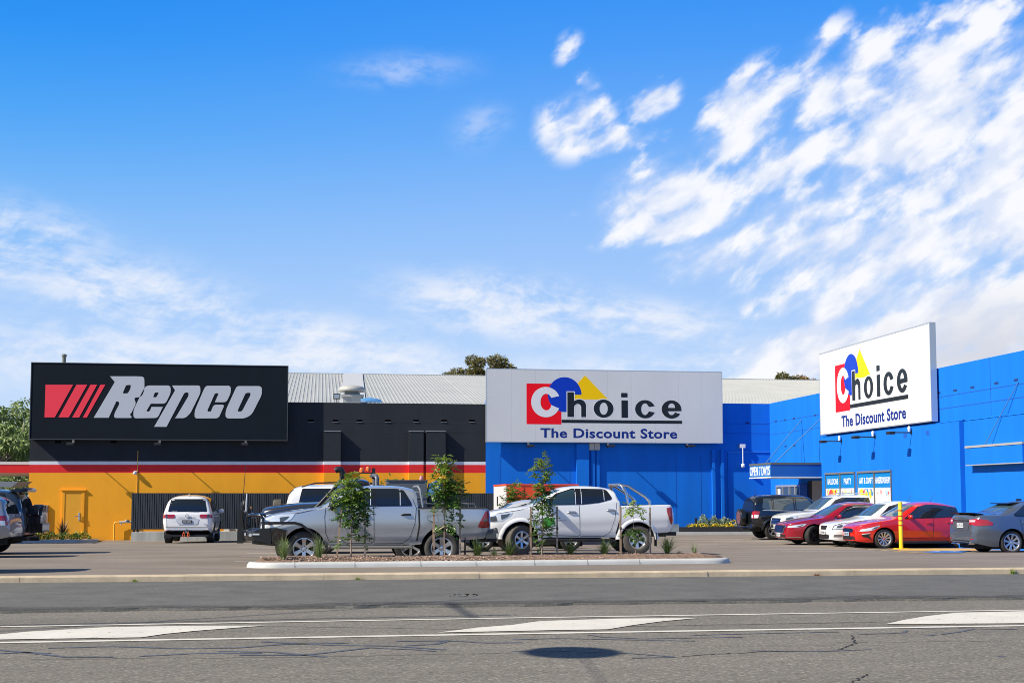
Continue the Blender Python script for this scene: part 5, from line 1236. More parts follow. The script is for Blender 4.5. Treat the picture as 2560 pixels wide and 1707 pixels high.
b.build('shackle', mat('shackle_orange',(.85,.14,.03),.4), c.root, smooth=50)
b = MB()
for sg_ in (-1,1): b.box(c.wb[1]+.46,c.wb[1]+.475,sg_*.80-.15,sg_*.80+.15,.22,.58)
b.build('mud_flap', blackp, c.root)
b = MB(); b.add([(4.2,-.02,1.91),(4.45,-.02,1.90),(4.42,0,1.99),(4.2,.02,1.91),(4.45,.02,1.90)], [(0,1,2),(3,2,4),(0,2,3),(1,4,2)]); b.build('fin_aerial', whitep, c.root)
a = atY(468, 1300, 53.2); c.root.rotation_euler = (0,0,-math.pi/2-.0); c.root.location = (a.x, 53.2+4.98, g(a.x,54)-.03)
# white wagon behind the grey ute, facing right
c = wagon('parked_wagon', 'white four wheel drive with rear spare wheel, half hidden behind the graphite ute', whitep, L=4.9, W=1.93, H=1.93, wb=(.95,3.75), r=.39, group=None, belt=1.25, rearrake=.30)
c.side('tail_light', [(4.72,1.06),(4.72,1.34),(4.80,1.34),(4.88,1.2),(4.88,1.06)], lensr, .010, r=.01, step=.04); rails(c, 2.1, 4.4, blackp)
b = MB(); R_ = .36; b.lathe([(.0,-.10),(R_*.6,-.12),(R_*.9,-.13),(R_,-.09),(R_,.09),(R_*.9,.13),(0,.12)],40,'x',(5.06,.25,1.14)); b.build('spare_wheel', rubberd, c.root, smooth=40)
c.put(811, 37.2, 1, 'right'); c.root.location.z += .02
# ---------------------------------------------------------------- left: dark blue four wheel drive and silver one
bluep = paint_mat('steel_blue_paint', (.035,.06,.095), metal=.5, rough=.28)
c = wagon('parked_wagon', 'dark blue four wheel drive with rear spare wheel box, at the left edge', bluep, L=4.75, W=1.88, H=1.84, wb=(.9,3.68), r=.39, belt=1.22, hood=1.12, rearrake=.34, flare=True)
c.side('tail_light', [(4.42,.86),(4.44,1.18),(4.66,1.19),(4.66,.86)], lensw, .012, r=.03, step=.05); c.side('bumper_trim', [(4.1,.46),(4.1,.78),(4.72,.80),(4.72,.50)], mat('grey_blue_trim',(.06,.075,.095),.4,coat=.3), .02, r=.05)
rails(c, 1.9, 4.0, MATS['polished_steel'])
b = MB(); b.add([(4.25,-.62,1.80),(4.70,-.60,1.86),(4.78,-.58,1.80),(4.74,-.56,1.74),(4.5,-.6,1.73),(4.25,.62,1.80),(4.70,.60,1.86),(4.78,.58,1.80),(4.74,.56,1.74),(4.5,.6,1.73)], [(0,1,2,3,4),(9,8,7,6,5),(0,5,6,1),(1,6,7,2),(2,7,8,3),(3,8,9,4)]); fixn(b.build('spoiler', bluep, c.root))
b = MB(); R_ = .37; b.lathe([(.0,-.14),(R_*.85,-.14),(R_,-.10),(R_,.12),(R_*.9,.17),(0,.17)],40,'x',(4.93,.1,1.02)); b.build('spare_wheel_cover', mat('cover_dark',(.010,.011,.014),.3,coat=.5), c.root, smooth=40)
b = MB(); b.box(4.76,5.12,-.50,-.20,.86,1.08); b.box(4.78,5.16,-.42,.55,.60,.86); b.box(4.76,5.05,-.52,.6,1.10,1.36); b.build('rear_box', blkgl, c.root)
b = MB(); b.box(4.5,5.0,-.06,.06,.36,.46); b.box(4.4,4.8,-.7,.7,.38,.5); b.build('tow_bar', blackp, c.root)
c.plate('CQ·81', .55, .62, rear=True)
a = atY(97, 1300, 38.5); c.root.location = (a.x-5.16, 38.5+.94, g(-12, 39))
silver2 = paint_mat('silver_wagon_paint', (.30,.33,.37), metal=.5, rough=.35)
c = wagon('parked_wagon', 'silver wagon cut off by the left edge, just in front of the dark blue one', silver2, L=4.7, W=1.85, H=1.66, wb=(.9,3.6), r=.36, belt=1.06, hood=1.02, nose=.9, rearrake=.35)
c.side('tail_light', [(4.35,.84),(4.37,1.08),(4.66,1.1),(4.68,.84)], lensr, .012, r=.03, step=.05); c.side('lamp_divider', [(4.40,.84),(4.40,.96),(4.60,.96),(4.62,.84)], lensc, .015, r=.02)
a = atY(21, 1300, 35.6); c.root.location = (a.x-4.70, 35.6+.92, g(-12, 36))
# ---------------------------------------------------------------- small silver hatch behind the white ute
c = wagon('parked_hatchback', 'silver hatchback half hidden behind the bonnet of the white ute', paint_mat('pale_silver_paint',(.60,.61,.62),metal=.3), L=4.2, W=1.78, H=1.52, wb=(.85,3.45), r=.32, tw=.21, belt=.98, hood=.93, nose=.80, cowlx=1.1, head=1.85, rearrake=.45, bottom=.25, cat='car')
a = atY(1234, 1290, 38.4); c.root.location = (a.x-1.15, 38.4+.89, g(6,39))
# ---------------------------------------------------------------- right-hand row
# dark compact four wheel drive facing right, spare wheel on its tail
dk = paint_mat('black_blue_paint', (.010,.013,.018), metal=.3, rough=.18)
c = wagon('parked_wagon', 'black compact four wheel drive with a covered spare wheel, parked by the blue corner', dk, L=4.3, W=1.81, H=1.80, wb=(.80,3.44), r=.36, tw=.235, belt=1.13, hood=1.06, nose=.90, cowlx=1.15, head=1.85, rearrake=.22, flare=True, spokes=5, glassm=mat('light_tint', (.05,.075,.09), .04, spec=.9), tumb=.24)
for q_ in ([(1.55,1.12),(3.9,1.16)],): c.line('window_trim', q_, .018, lensc, .022)
for x_ in (2.53, 3.46): c.line('window_trim', [(x_,1.14),(x_,1.66)], .03, lensd, .022)
c.side('tail_light', [(4.08,.84),(4.02,1.12),(4.24,1.13),(4.24,.84)], lensr, .012, r=.02, step=.05); c.end('tail_light', [(.68,.84),(.68,1.12),(.84,1.12),(.84,.84)], lensr, rear=True, mirror=True, eps=.012, r=.02, step=.05)
c.side('reverse_lamp', [(4.10,.85),(4.07,.98),(4.24,.99),(4.24,.85)], lensw, .016, r=.02, step=.05); c.end('reverse_lamp', [(.69,.86),(.69,.98),(.83,.98),(.83,.86)], lensw, rear=True, mirror=True, eps=.016)
b = MB(); R_ = .36; b.lathe([(.0,-.12),(R_*.85,-.12),(R_,-.08),(R_,.10),(R_*.88,.14),(R_*.8,.13),(0,.13)],40,'x',(4.46,-.12,.86)); b.build('spare_wheel_cover', mat('cover_gloss',(.010,.012,.014),.25,coat=.5), c.root, smooth=40)
MB().lathe([(0,.0),(R_*.74,.0)],32,'x',(4.596,-.12,.86)).build('cover_panel', mat('cover_brown',(.16,.07,.05),.35,coat=.4), c.root)
b = MB(); b.box(4.2,4.36,-.86,.86,.42,.62); b.build('rear_bumper', dk, c.root); b = MB(); b.box(4.2,4.5,-.05,.05,.38,.46); b.build('tow_bar', blackp, c.root); aerial(c, 3.9, 0, .2, .0)
c.put(1936, 51.3, 1, 'right'); c.root.location.z += .02
# white large wagon facing left
c = wagon('parked_wagon', 'white sports wagon with roof rails between the black and dark red cars', paint_mat('white_wagon_paint',(.70,.70,.68)), L=4.75, W=1.93, H=1.80, wb=(.92,3.81), r=.38, tw=.26, belt=1.18, hood=1.10, nose=.94, cowlx=1.35, head=2.15, rearrake=.45, tumb=.3, cat='car')
for z_ in (.66,.72,.78): c.end('grille_trim', [(-.5,z_),(.5,z_),(.5,z_+.025),(-.5,z_+.025)], chrome, eps=.014)
rails(c, 2.3, 4.2, MATS['polished_steel']); c.plate('BL·21', 0, .55)
a = atY(1934, 1290, 48.6); c.root.location = (a.x+.42, 48.6+.97, g(14,50)+.02)
# ---- sedans and hatches
def sedan(name, label, pm, L=4.85, W=1.84, H=1.45, wb=(.95,3.78), r=.34, tw=.235, group=None, hoodz=(.66,.80,.93), cowl=1.35, head=2.25, tail='sedan', deck=1.08, belt=.94, spokes=5, double=True, rim=None, steer=0, caps=None, roofend=3.2, nose=.66, label2=None, bottom=.20):
    n0, n1, n2 = hoodz
    if tail == 'sedan':
        rear_t = [(roofend,H-.035),(roofend+.3,H-.13),(roofend+.75,deck+.08),(roofend+.95,deck+.01),(L-.12,deck-.01),(L-.04,deck-.06),(L,.75)]; bl_ = [(roofend+.4,belt+.05),(L-.2,deck-.10),(L,.7)]
    else:
        rear_t = [(roofend,H-.02),(roofend+.5,H-.12),(L-.42,H-.27),(L-.12,1.06),(L-.05,.98),(L,.72)]; bl_ = [(roofend+.4,belt+.07),(L-.3,belt+.10),(L,.68)]
    c = Car(name, label, W, L, top=[(0,n0-.10),(.03,n0),(.12,n0+.05),(.5,n1),(1.0,n2-.04),(cowl,n2+.01),(cowl+.45,n2+.25),(head,H-.07),(head+.35,H-.01),(head+.6,H)]+rear_t,
        belt=[(0,n0-.14),(.12,n0),(.5,n1-.05),(1.0,n2-.10),(cowl+.2,belt-.04),(2.6,belt)]+bl_, bot=[(0,bottom+.05),(.4,bottom),(L-.6,bottom),(L,bottom+.12)],
        plan=[(0,.50),(.04,.62),(.12,.74),(.3,.87),(.6,.96),(1.0,1),(L-.8,1),(L-.35,.95),(L-.1,.86),(L,.74)], tum=.36, wb=wb, r=r, tw=tw, paint=pm, group=group, cat='car', sq=6, arch=r+.055)
    gt = H-.10; m1, m2 = cowl+1.35, cowl+1.45
    hx = head
    if tail == 'sedan': rp_ = [(roofend+.45,belt+.04),(roofend+.50,belt+.09),(roofend+.10,gt-.05),(roofend-.2,gt)]
    else: rp_ = [(L-.85,belt+.06),(L-.62,belt+.12),(L-.78,gt-.13),(roofend+.1,gt-.03),(roofend-.3,gt)]
    c.side('window_surround', [(cowl+.35,belt-.02),(m2,belt+.01)]+rp_+[(hx+.35,gt),(hx+.02,gt-.08)], blkgl, .010, r=.03)
    c.side('side_window', [(cowl+.62,belt+.015),(m1,belt+.03),(m1,gt-.03),(hx+.33,gt-.03),(hx+.1,gt-.09)], glass, .016, r=.02)
    xe = (roofend+.02 if tail == 'sedan' else roofend+.25)
    c.side('side_window', [(m2,belt+.03),(xe+.02,belt+.05),(xe,gt-.06),(xe-.25,gt-.03),(m2,gt-.03)], glass, .016, r=.02)
    q = [(xe+.06,belt+.06),(rp_[0][0]-.04,belt+.075),(rp_[1][0]-.05,belt+.12),(xe+.05,gt-.08)] if tail == 'sedan' else [(xe+.08,belt+.06),(L-.86,belt+.09),(L-.70,belt+.13),(L-.82,gt-.16),(xe+.06,gt-.08)]
    c.side('quarter_window', q, glass, .016, r=.02)
    yw = W/2-.20
    c.end('windscreen', [(-yw,n2+.055),(yw,n2+.055),(yw-.16,H-.11),(-yw+.16,H-.11)], glassw, r=.05, step=.04, eps=.009)
    if tail == 'sedan': c.end('rear_window', [(-yw+.05,deck+.06),(yw-.05,deck+.06),(yw-.2,H-.12),(-yw+.2,H-.12)], glassw, rear=True, r=.05, step=.06)
    else: c.end('rear_window', [(-yw+.08,1.10),(yw-.08,1.10),(yw-.2,H-.28),(-yw+.2,H-.28)], glass, rear=True, r=.05)
    c.line('door_seam', [(cowl+.22,belt-.06),(cowl+.16,.65),(cowl+.28,.34),(m1,.32),(m1+.05,belt)], .015); c.line('door_seam', [(m1+.06,.32),(wb[1]-.5,.32),(wb[1]-.34,.55),(wb[1]-.24,belt-.02)], .015)
    c.handle(m1-.13,belt-.16); c.handle(wb[1]-.42,belt-.14); c.mirror(cowl+.55,belt+.045,None,(.08,.12,.07),.09)
    c.wheels(spokes,.045 if double else .08,rim,steer=steer,rr=.72,double=double,caps=caps)
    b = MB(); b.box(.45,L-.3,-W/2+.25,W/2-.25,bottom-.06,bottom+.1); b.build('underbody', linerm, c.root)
    b = MB()
    for sg_ in (-1,1): b.box(wb[0]+r+.1,wb[1]-r-.1,sg_*(W/2-.10)-.05,sg_*(W/2-.10)+.06,bottom-.03,bottom+.03)
    b.build('sill', blackp, c.root)
    return c
grp = 'cars parked in a row by the blue store'
# dark red sedan
dred = paint_mat('crimson_paint', (.36,.006,.022), metal=.25, rough=.25)
c = sedan('parked_sedan', 'dark crimson sedan with a chrome edged grille, facing left', dred, L=4.87, W=1.84, H=1.53, belt=.98, wb=(.98,3.81), r=.35, steer=R(22), rim=rimd, tail='hatch', roofend=3.3, hoodz=(.72,.87,1.0))
c.end('grille', [(-.40,.42),(-.55,.66),(-.5,.70),(.5,.70),(.55,.66),(.40,.42)], blkgl, r=.03); c.end('grille_trim', [(-.60,.68),(-.42,.42),(-.30,.40),(.30,.40),(.42,.42),(.60,.68),(.54,.68),(.38,.45),(.28,.43),(-.28,.43),(-.38,.45),(-.54,.68)], chrome, eps=.014)
c.side('headlight', [(.07,.62),(.10,.68),(.52,.74),(.70,.75),(.6,.68),(.35,.63)], lensc, .008, r=.02, step=.035); c.side('headlight_inner', [(.30,.65),(.5,.71),(.60,.725),(.5,.67)], lensd, .012)
c.side('chrome_strip', [(.06,.26),(.06,.28),(.5,.29),(.52,.265)], chrome, .010); c.end('lower_grille', [(-.5,.27),(.5,.27),(.55,.36),(-.55,.36)], blackp, r=.02); c.line('window_trim', [(1.75,.92),(2.8,.955),(3.9,1.0)], .016, chrome, .020); c.line('window_trim', [(1.75,.925),(2.22,1.26),(2.6,1.36),(3.3,1.37)], .016, chrome, .020)
c.plate('FQR·47', 0, .36, dx=.03); c.put(2037, 45.2, 0)
# white hatch
c = sedan('parked_sedan', 'white sedan squeezed between the crimson sedan and the orange red hatchback', paint_mat('white_sedan_paint',(.74,.73,.70)), L=4.5, W=1.74, H=1.57, belt=1.0, wb=(.88,3.5), r=.32, tw=.21, roofend=3.1, hoodz=(.74,.88,1.0), tail='sedan', cowl=1.25, head=2.1)
c.end('grille', [(-.24,.58),(-.28,.72),(.28,.72),(.24,.58)], blackp, r=.02); c.end('lower_grille', [(-.42,.26),(-.48,.42),(.48,.42),(.42,.26)], blackp, r=.02)
c.side('headlight', [(.08,.60),(.14,.72),(.40,.80),(.62,.82),(.56,.72),(.35,.62)], lensc, .008, r=.03, step=.035); c.side('headlight_inner', [(.18,.64),(.22,.72),(.34,.76),(.40,.72),(.32,.65)], lensd, .012, r=.02, step=.035); c.side('headlight_surround', [(.06,.58),(.12,.74),(.40,.83),(.66,.84),(.58,.70),(.36,.60)], lensd, .004, r=.03, step=.035)
c.side('fog_lamp', [(.10,.33),(.12,.42),(.36,.42),(.34,.34)], mat('fog_grey',(.12,.12,.12),.4), .008, r=.02); c.plate('DVK·83', 0, .48, dx=.03); aerial(c, 3.1)
a = atY(2056, 1290, 43.3); c.root.location = (a.x+.38, 43.3+.87, g(14,45))
# orange-red hatch
ored = paint_mat('orange_red_paint', (.62,.014,.006), metal=.15, rough=.22)
c = sedan('parked_hatchback', 'orange red hatchback behind the yellow striped bollard', ored, L=4.51, W=1.80, H=1.55, wb=(.92,3.62), r=.325, tail='hatch', roofend=3.0, hoodz=(.70,.87,1.0), cowl=1.25, head=2.15, belt=1.0, spokes=10, rim=rimm, caps=mat('red_cap_centre',(.5,.01,.01),.4))
c.end('grille', [(-.42,.54),(-.46,.62),(-.3,.66),(.3,.66),(.46,.62),(.42,.54),(.3,.52),(-.3,.52)], blkgl, r=.03)
c.side('headlight', [(.12,.56),(.16,.63),(.5,.70),(.78,.77),(.66,.66),(.40,.58)], lensc, .008, r=.02, step=.035); c.side('headlight_inner', [(.48,.63),(.56,.69),(.74,.75),(.64,.665)], lensd, .012)
c.end('lower_grille', [(-.55,.22),(-.5,.40),(.5,.40),(.55,.22)], blackp, r=.02); c.side('air_vent', [(.22,.38),(.18,.48),(.44,.50),(.40,.44),(.50,.28),(.36,.36)], blackp, .008, r=.015, step=.04); c.side('day_lamp', [(.20,.465),(.18,.485),(.44,.51),(.42,.49)], lensw, .012, step=.04)
c.plate('EAK·52Z', 0, .47, dx=.03, m=mat('plate_blue',(.35,.45,.55),.5)); aerial(c, 2.95); c.line('sill_line', [(1.45,.24),(3.1,.24)], .02, mat('sill_pink',(.35,.12,.10),.4), .012)
c.side('side_skirt', [(1.42,.18),(3.12,.18),(3.12,.23),(1.42,.23)], blackp, .012)
c.put(2213, 41.6, 0)
# grey sedan seen from behind at the right edge, facing right
gr = paint_mat('slate_paint', (.13,.155,.19), metal=.55, rough=.25)
c = sedan('parked_sedan', 'slate grey sedan with a boot spoiler, cut off by the right edge', gr, L=4.95, W=1.87, H=1.54, wb=(1.0,3.86), r=.335, tw=.25, roofend=3.3, hoodz=(.70,.84,.96), tail='sedan', deck=1.14, belt=1.03, spokes=8, rim=rimm)
c.side('tail_light', [(4.45,.82),(4.42,.88),(4.60,.98),(4.90,1.00),(4.92,.80),(4.75,.80)], lensr, .010, r=.02, step=.04); c.end('tail_light', [(.50,.83),(.46,.98),(.78,.99),(.80,.82)], lensr, rear=True, mirror=True, eps=.010, r=.02, step=.04)
c.end('lamp_divider', [(.52,.90),(.50,.96),(.74,.965),(.74,.91)], mat('lamp_pale',(.6,.4,.42),.2), rear=True, mirror=True, eps=.016)
c.end('plate_recess', [(-.44,.66),(-.50,.90),(.50,.90),(.44,.66)], mat('slate_shade',(.06,.07,.085),.35,coat=.4), rear=True, eps=.009, r=.04); c.end('trim_bar', [(-.5,.93),(.5,.93),(.5,.95),(-.5,.95)], blkgl, rear=True, eps=.014)
c.plate('AYS·11', 0, .80, rear=True, dx=.02)
c.end('diffuser', [(-.62,.25),(-.50,.38),(.50,.38),(.62,.25)], blackp, rear=True, eps=.014, r=.03); c.end('reflector', [(.56,.40),(.56,.43),(.70,.44),(.70,.41)], lensr, rear=True, mirror=True, eps=.014)
b = MB()
for sg_ in (-1,1): b.lathe([(.045,-.1),(.045,.06),(.036,.06),(.036,-.05)],16,'x',(4.93,sg_*.52,.30))
b.build('exhaust_tip', chrome, c.root, smooth=40)
b = MB(); b.add([(4.45,-.66,1.14),(4.72,-.68,1.19),(4.93,-.66,1.21),(4.93,-.66,1.18),(4.72,-.68,1.16),(4.45,-.66,1.115),(4.45,.66,1.14),(4.72,.68,1.19),(4.93,.66,1.21),(4.93,.66,1.18),(4.72,.68,1.16),(4.45,.66,1.115)],
      [(0,1,2,3,4,5),(11,10,9,8,7,6),(0,6,7,1),(1,7,8,2),(2,8,9,3),(3,9,10,4),(4,10,11,5)]); fixn(b.build('boot_spoiler', blkgl, c.root, loc=(0,0,-.035)))
b = MB(); b.add([(3.35,-.52,1.50),(3.72,-.54,1.48),(3.74,-.52,1.45),(3.4,-.5,1.45),(3.35,.52,1.50),(3.72,.54,1.48),(3.74,.52,1.45),(3.4,.5,1.45)], [(0,1,2,3),(7,6,5,4),(0,4,5,1),(1,5,6,2),(2,6,7,3)]); fixn(b.build('roof_spoiler', blkgl, c.root, loc=(0,0,-.03)))
b = MB(); b.box(3.05,3.2,-.03,.03,1.52,1.57); b.build('fin_aerial', rimd, c.root)
c.put(2532, 35.4, 1, 'right'); c.root.location.z -= .03
# ---------------------------------------------------------------- red and white storage container
a0_, a1_ = atY(1267, 1250, 46.5), atY(1445, 1250, 46.5); H_ = atY(1350, 1213, 46.5).z
t = empty('storage_container', ((a0_.x+a1_.x)/2, 46.5, g(6,47)), label='orange red storage container with a white end door behind the white ute', cat='container')
redc = mat('container_red', (.80,.075,.014), .45, var=.06)
b = MB(); b.box(a0_.x, a1_.x, 46.5, 49.9, -.2, H_); P(b.build('container_body', redc), t)
P(MB().box(a0_.x-.03, a0_.x-.002, 46.5, 49.85, -.1, H_-.02).build('end_door', mat('door_white',(.60,.59,.60),.5)), t)
P(MB().box(a0_.x-.035, a1_.x+.02, 46.48, 49.92, H_+.002, H_+.05).build('top_frame', redc), t)
b = MB()
for f in (.24,): x_ = a0_.x+(a1_.x-a0_.x)*f; b.box(x_-.015, x_+.015, 46.49, 46.499, .1, H_-.05)
P(b.build('panel_joint', mat('container_joint',(.28,.02,.01),.6)), t)
P(MB().box(a0_.x-.06, a0_.x-.031, 48.6, 48.75, 1.25, 1.6).build('door_handle', blackp), t)
# ---------------------------------------------------------------- yellow bollard
a = gp(2253, 1372); zt_ = atY(2253, 1254, a.y).z
t = empty('bollard', tuple(a), label='yellow bollard with red bands and a square base plate beside the hatchback', cat='bollard')
yb = mat('bollard_yellow', (.90,.62,.01), .4, coat=.2); H_ = zt_-a.z; b = MB()
b.lathe([(.064,0),(.064,H_-.02),(.055,H_),(0,H_)],24,'z'); b.build('post', yb, t, smooth=40)
MB().box(-.2,.2,-.12,.12,.0,.03).build('base_plate', yb, t)
for z_ in (1244-1276,1244-1289.5,1244-1301,1244-1313): MB().lathe([(.065,-.02),(.067,-.018),(.067,.018),(.065,.02)],24,'z',(0,0,1.55+z_*a.y/.96/3300-a.z)).build('red_band', mat('band_red',(.62,.03,.01),.4), t, smooth=40)
# ================================================================ unseen wagon added outside the left edge to cast the long shadow by the kerb
c = wagon('parked_wagon', 'unseen silver grey high roofed wagon past the left edge, added to cast the long kerb shadow', silver2, L=4.8, W=1.75, H=1.95, wb=(.9,3.6), r=.35, tw=.22, belt=1.15, hood=1.08, rearrake=.15)
c.root.location = (-11.35, 26.45+.9, .10)
# ================================================================ planted island
IA, IB, IH = Vector((-.92, 28.71)), Vector((8.74, 29.64)), .80
idir = (IB-IA).normalized(); inor = Vector((-idir.y, idir.x))
def stadium(r, n=10):
    pts = []
    for k in range(n+1): a = -math.pi/2+math.pi*k/n; pts.append(IB+idir*(r*math.cos(a))*.75+inor*(r*math.sin(a)))
    for k in range(n+1): a = math.pi/2+math.pi*k/n; pts.append(IA+idir*(r*math.cos(a))*.75+inor*(r*math.sin(a)))
    q = []
    for i, p in enumerate(pts):
        nx = pts[(i+1) % len(pts)]; m_ = max(1, int((nx-p).length/.5)); q += [p.lerp(nx, k/m_) for k in range(m_)]
    return q
random.seed(12)
prof = [(0, -.1), (-.012, .055), (-.05, .104), (-.085, .114), (-.15, .116), (-.16, .02)]
rings = [stadium(IH+dx) for dx, _ in prof]
n = min(len(r_) for r_ in rings)
def resample(q, n):
    L_ = [0]; 
    for i in range(len(q)): L_.append(L_[-1]+(q[(i+1) % len(q)]-q[i]).length)
    out_ = []; j = 0
    for k in range(n):
        t = L_[-1]*k/n
        while L_[j+1] < t: j += 1
        out_.append(q[j].lerp(q[(j+1) % len(q)], (t-L_[j])/max(1e-6, L_[j+1]-L_[j])))
    return out_
n = 130; rings = [resample(r_, n) for r_ in rings]
b = MB(); m_ = len(prof); vv = []
for i in range(n):
    for k, (dx, dz) in enumerate(prof): p = rings[k][i]; vv.append((p.x, p.y, g(p.x, p.y)+dz))
b.add(vv, [(i*m_+k, ((i+1) % n)*m_+k, ((i+1) % n)*m_+k+1, i*m_+k+1) for i in range(n) for k in range(m_-1)])
tag(fixn(b.build('island_kerb', kerbw, smooth=50)), kind='structure')
b = MB()
for xx in (.35, 1.6, 3.0, 4.2, 5.5, 6.7, 7.9):
    p = IA+idir*xx-inor*IH; z = g(p.x, p.y); pj = [(-.003, 0), (.009, .055), (.047, .106), (.083, .117), (.15, .119)]; o_ = len(b.v); b.add([(p.x+sx_*.005, p.y+a_[0], z+a_[1]) for a_ in pj for sx_ in (-1, 1)], [(2*i_, 2*i_+1, 2*i_+3, 2*i_+2) for i_ in range(4)])
tag(b.build('kerb_joints', mat('kerb_joint', (.2,.2,.19), .9)), kind='structure')
inr = resample(stadium(IH-.14), 100); cx_ = (IA+IB)/2
b = MB(); vv = [(p.x, p.y, g(p.x, p.y)+.10) for p in inr]+[(cx_.x+(p.x-cx_.x)*.96, cx_.y+(p.y-cx_.y)*.5, g(p.x, p.y)+.18) for p in inr]+[(cx_.x+(p.x-cx_.x)*.9, cx_.y+(p.y-cx_.y)*.12, g(p.x, p.y)+.21) for p in inr]
b.add(vv, [(i, (i+1) % 100, (i+1) % 100+100, i+100) for i in range(100)]+[(i+100, (i+1) % 100+100, (i+1) % 100+200, i+200) for i in range(100)]+[tuple(range(200, 300))])
tag(b.build('garden_soil', mulch), kind='structure')
stone = mat('mulch_stone', (.30,.20,.15), .9, var=.5, vscale=14, island=.55)
b = MB(); random.seed(31)
def chip(mb, x, y, z, s):
    v_ = []
    for k in range(6):
        a = k*math.pi/3+random.uniform(-.3,.3); v_.append((x+s*math.cos(a)*random.uniform(.7,1.1), y+s*math.sin(a)*random.uniform(.7,1.1), z+random.uniform(-.1,.35)*s))
    v_.append((x+random.uniform(-.3,.3)*s, y, z+s*random.uniform(.5,.9))); mb.add(v_, [(k, (k+1) % 6, 6) for k in range(6)])
for k in range(5200):
    t = random.uniform(-.3, 9.6); u = random.uniform(-.64, .64)
    if t < .2: u *= max(.2, (t+.6)/.9)
    if t > 9.2: u *= .6
    p = IA+idir*t+inor*u; q_ = abs(u)/.66; zz_ = g(p.x, p.y)+(.21-.05*q_*2*.6 if q_ < .5 else .195-.19*(q_-.5))+.004; chip(b, p.x, p.y, zz_, random.uniform(.012, .03))
tag(b.build('mulch_chips', stone), 'brown stone and bark mulch covering the planted island', kind='stuff')
def isl(px, off=0.0):
    """ground point on the island's long axis (shifted sideways by off) seen in column px"""
    d = ray(px, 1400); k = d.x/d.y; A_ = IA+inor*off
    t = (k*A_.y-A_.x)/(idir.x-k*idir.y); p = A_+idir*t
    return Vector((p.x, p.y, g(p.x, p.y)+.19-.08*abs(off)/.66))
# ---------------------------------------------------------------- leaves
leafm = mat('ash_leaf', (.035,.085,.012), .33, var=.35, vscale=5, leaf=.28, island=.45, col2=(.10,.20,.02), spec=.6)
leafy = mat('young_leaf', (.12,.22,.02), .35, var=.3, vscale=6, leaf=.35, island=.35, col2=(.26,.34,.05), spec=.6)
barkm = mat('young_bark', (.30,.22,.17), .85, var=.2, vscale=20); stakem = mat('timber_stake', (.36,.25,.17), .85, var=.22, vscale=12, vstretch=(1,1,.15)); stakeg = mat('grey_stake', (.30,.25,.20), .85, var=.22, vscale=12, vstretch=(1,1,.15)); tiem = mat('jute_tie', (.50,.40,.27), .9)
def rv(): 
    a = random.uniform(0, 2*math.pi); z = random.uniform(-1, 1); r_ = math.sqrt(1-z*z); return Vector((r_*math.cos(a), r_*math.sin(a), z))
def leaflet(mb, base, d, nrm, l, w_):
    d = d.normalized(); s_ = d.cross(nrm).normalized(); up_ = s_.cross(d).normalized()
    c1 = base+d*l*.35; c2 = base+d*l*.7; e = base+d*l-up_*l*.12
    mb.add([base, c1+s_*w_*.5+up_*w_*.18, c2+s_*w_*.42+up_*w_*.12, e, c2-s_*w_*.42+up_*w_*.12, c1-s_*w_*.5+up_*w_*.18, c1, c2], [(0,6,1),(1,6,7,2),(2,7,3),(3,7,4),(4,7,6,5),(5,6,0)])
def compound(mb, base, d, L_, n_, ll, lw_):
    d = d.normalized(); p = Vector(base); side_ = d.cross(Vector((0,0,1)));
    if side_.length < .1: side_ = Vector((1,0,0))
    side_.normalize()
    for k in range(n_):
        t = (k+1.5)/n_; q = p+d*L_*t-Vector((0,0,1))*(.25*L_*t*t)
        up_ = side_.cross(d).normalized(); tilt = random.uniform(-.3,.3)
        for sg_ in (-1, 1):
            leaflet(mb, q, side_*sg_+d*.55+up_*(tilt-.15)+rv()*.25, up_+rv()*.5, ll*random.uniform(.75,1.15), lw_*random.uniform(.8,1.1))
    leaflet(mb, p+d*L_*1.05-Vector((0,0,1))*.25*L_, d-Vector((0,0,.4)), side_.cross(d), ll*1.1, lw_)
def young_tree(name, base, trunk_top, crown, label, seed, ll=.085, group='young trees on the planted island', lean=.0, yfrac=.72, thick=.016):
    """crown: list of (dx, z, radius, number of compound leaves)"""
    random.seed(seed); t = empty(name, tuple(base), label=label, cat='young tree', group=group)
    hs = trunk_top; pts = [(lean*k/6*hs+random.uniform(-.008,.008), random.uniform(-.008,.008), hs*k/6-.05*(k == 0)) for k in range(7)]
    tr = MB(); tr.tube(pts, [thick*(1-.7*k/6) for k in range(7)], 7)
    lo, hi = MB(), MB(); ztopc = max(c_[1]+c_[2] for c_ in crown)
    for (dx, z, rad, n_) in crown:
        n_ = int(n_*1.7)
        z0 = max(.12, z-rad*.9); cxp = lean*z0
        tr.tube([(cxp, 0, z0), ((cxp+dx)/2, random.uniform(-.04,.04), (z0+z)/2+.02), (dx, 0, z)], [thick*.5, thick*.4, .004], 5)
        for k in range(n_):
            o_ = rv()*rad*random.uniform(.15,.85); b0 = Vector((dx, 0, z))+Vector((o_.x, o_.y, o_.z*.9)); d = Vector((o_.x, o_.y, o_.z*.4+.05*rad))+rv()*rad*.5
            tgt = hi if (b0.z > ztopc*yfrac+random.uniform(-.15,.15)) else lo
            compound(tgt, b0, d, random.uniform(.12,.2)*ll/.085, random.choice((3,4,5)), ll, ll*.42)
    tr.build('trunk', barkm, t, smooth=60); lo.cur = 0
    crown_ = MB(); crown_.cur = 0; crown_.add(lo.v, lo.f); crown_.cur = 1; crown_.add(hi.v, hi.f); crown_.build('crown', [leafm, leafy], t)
    return t
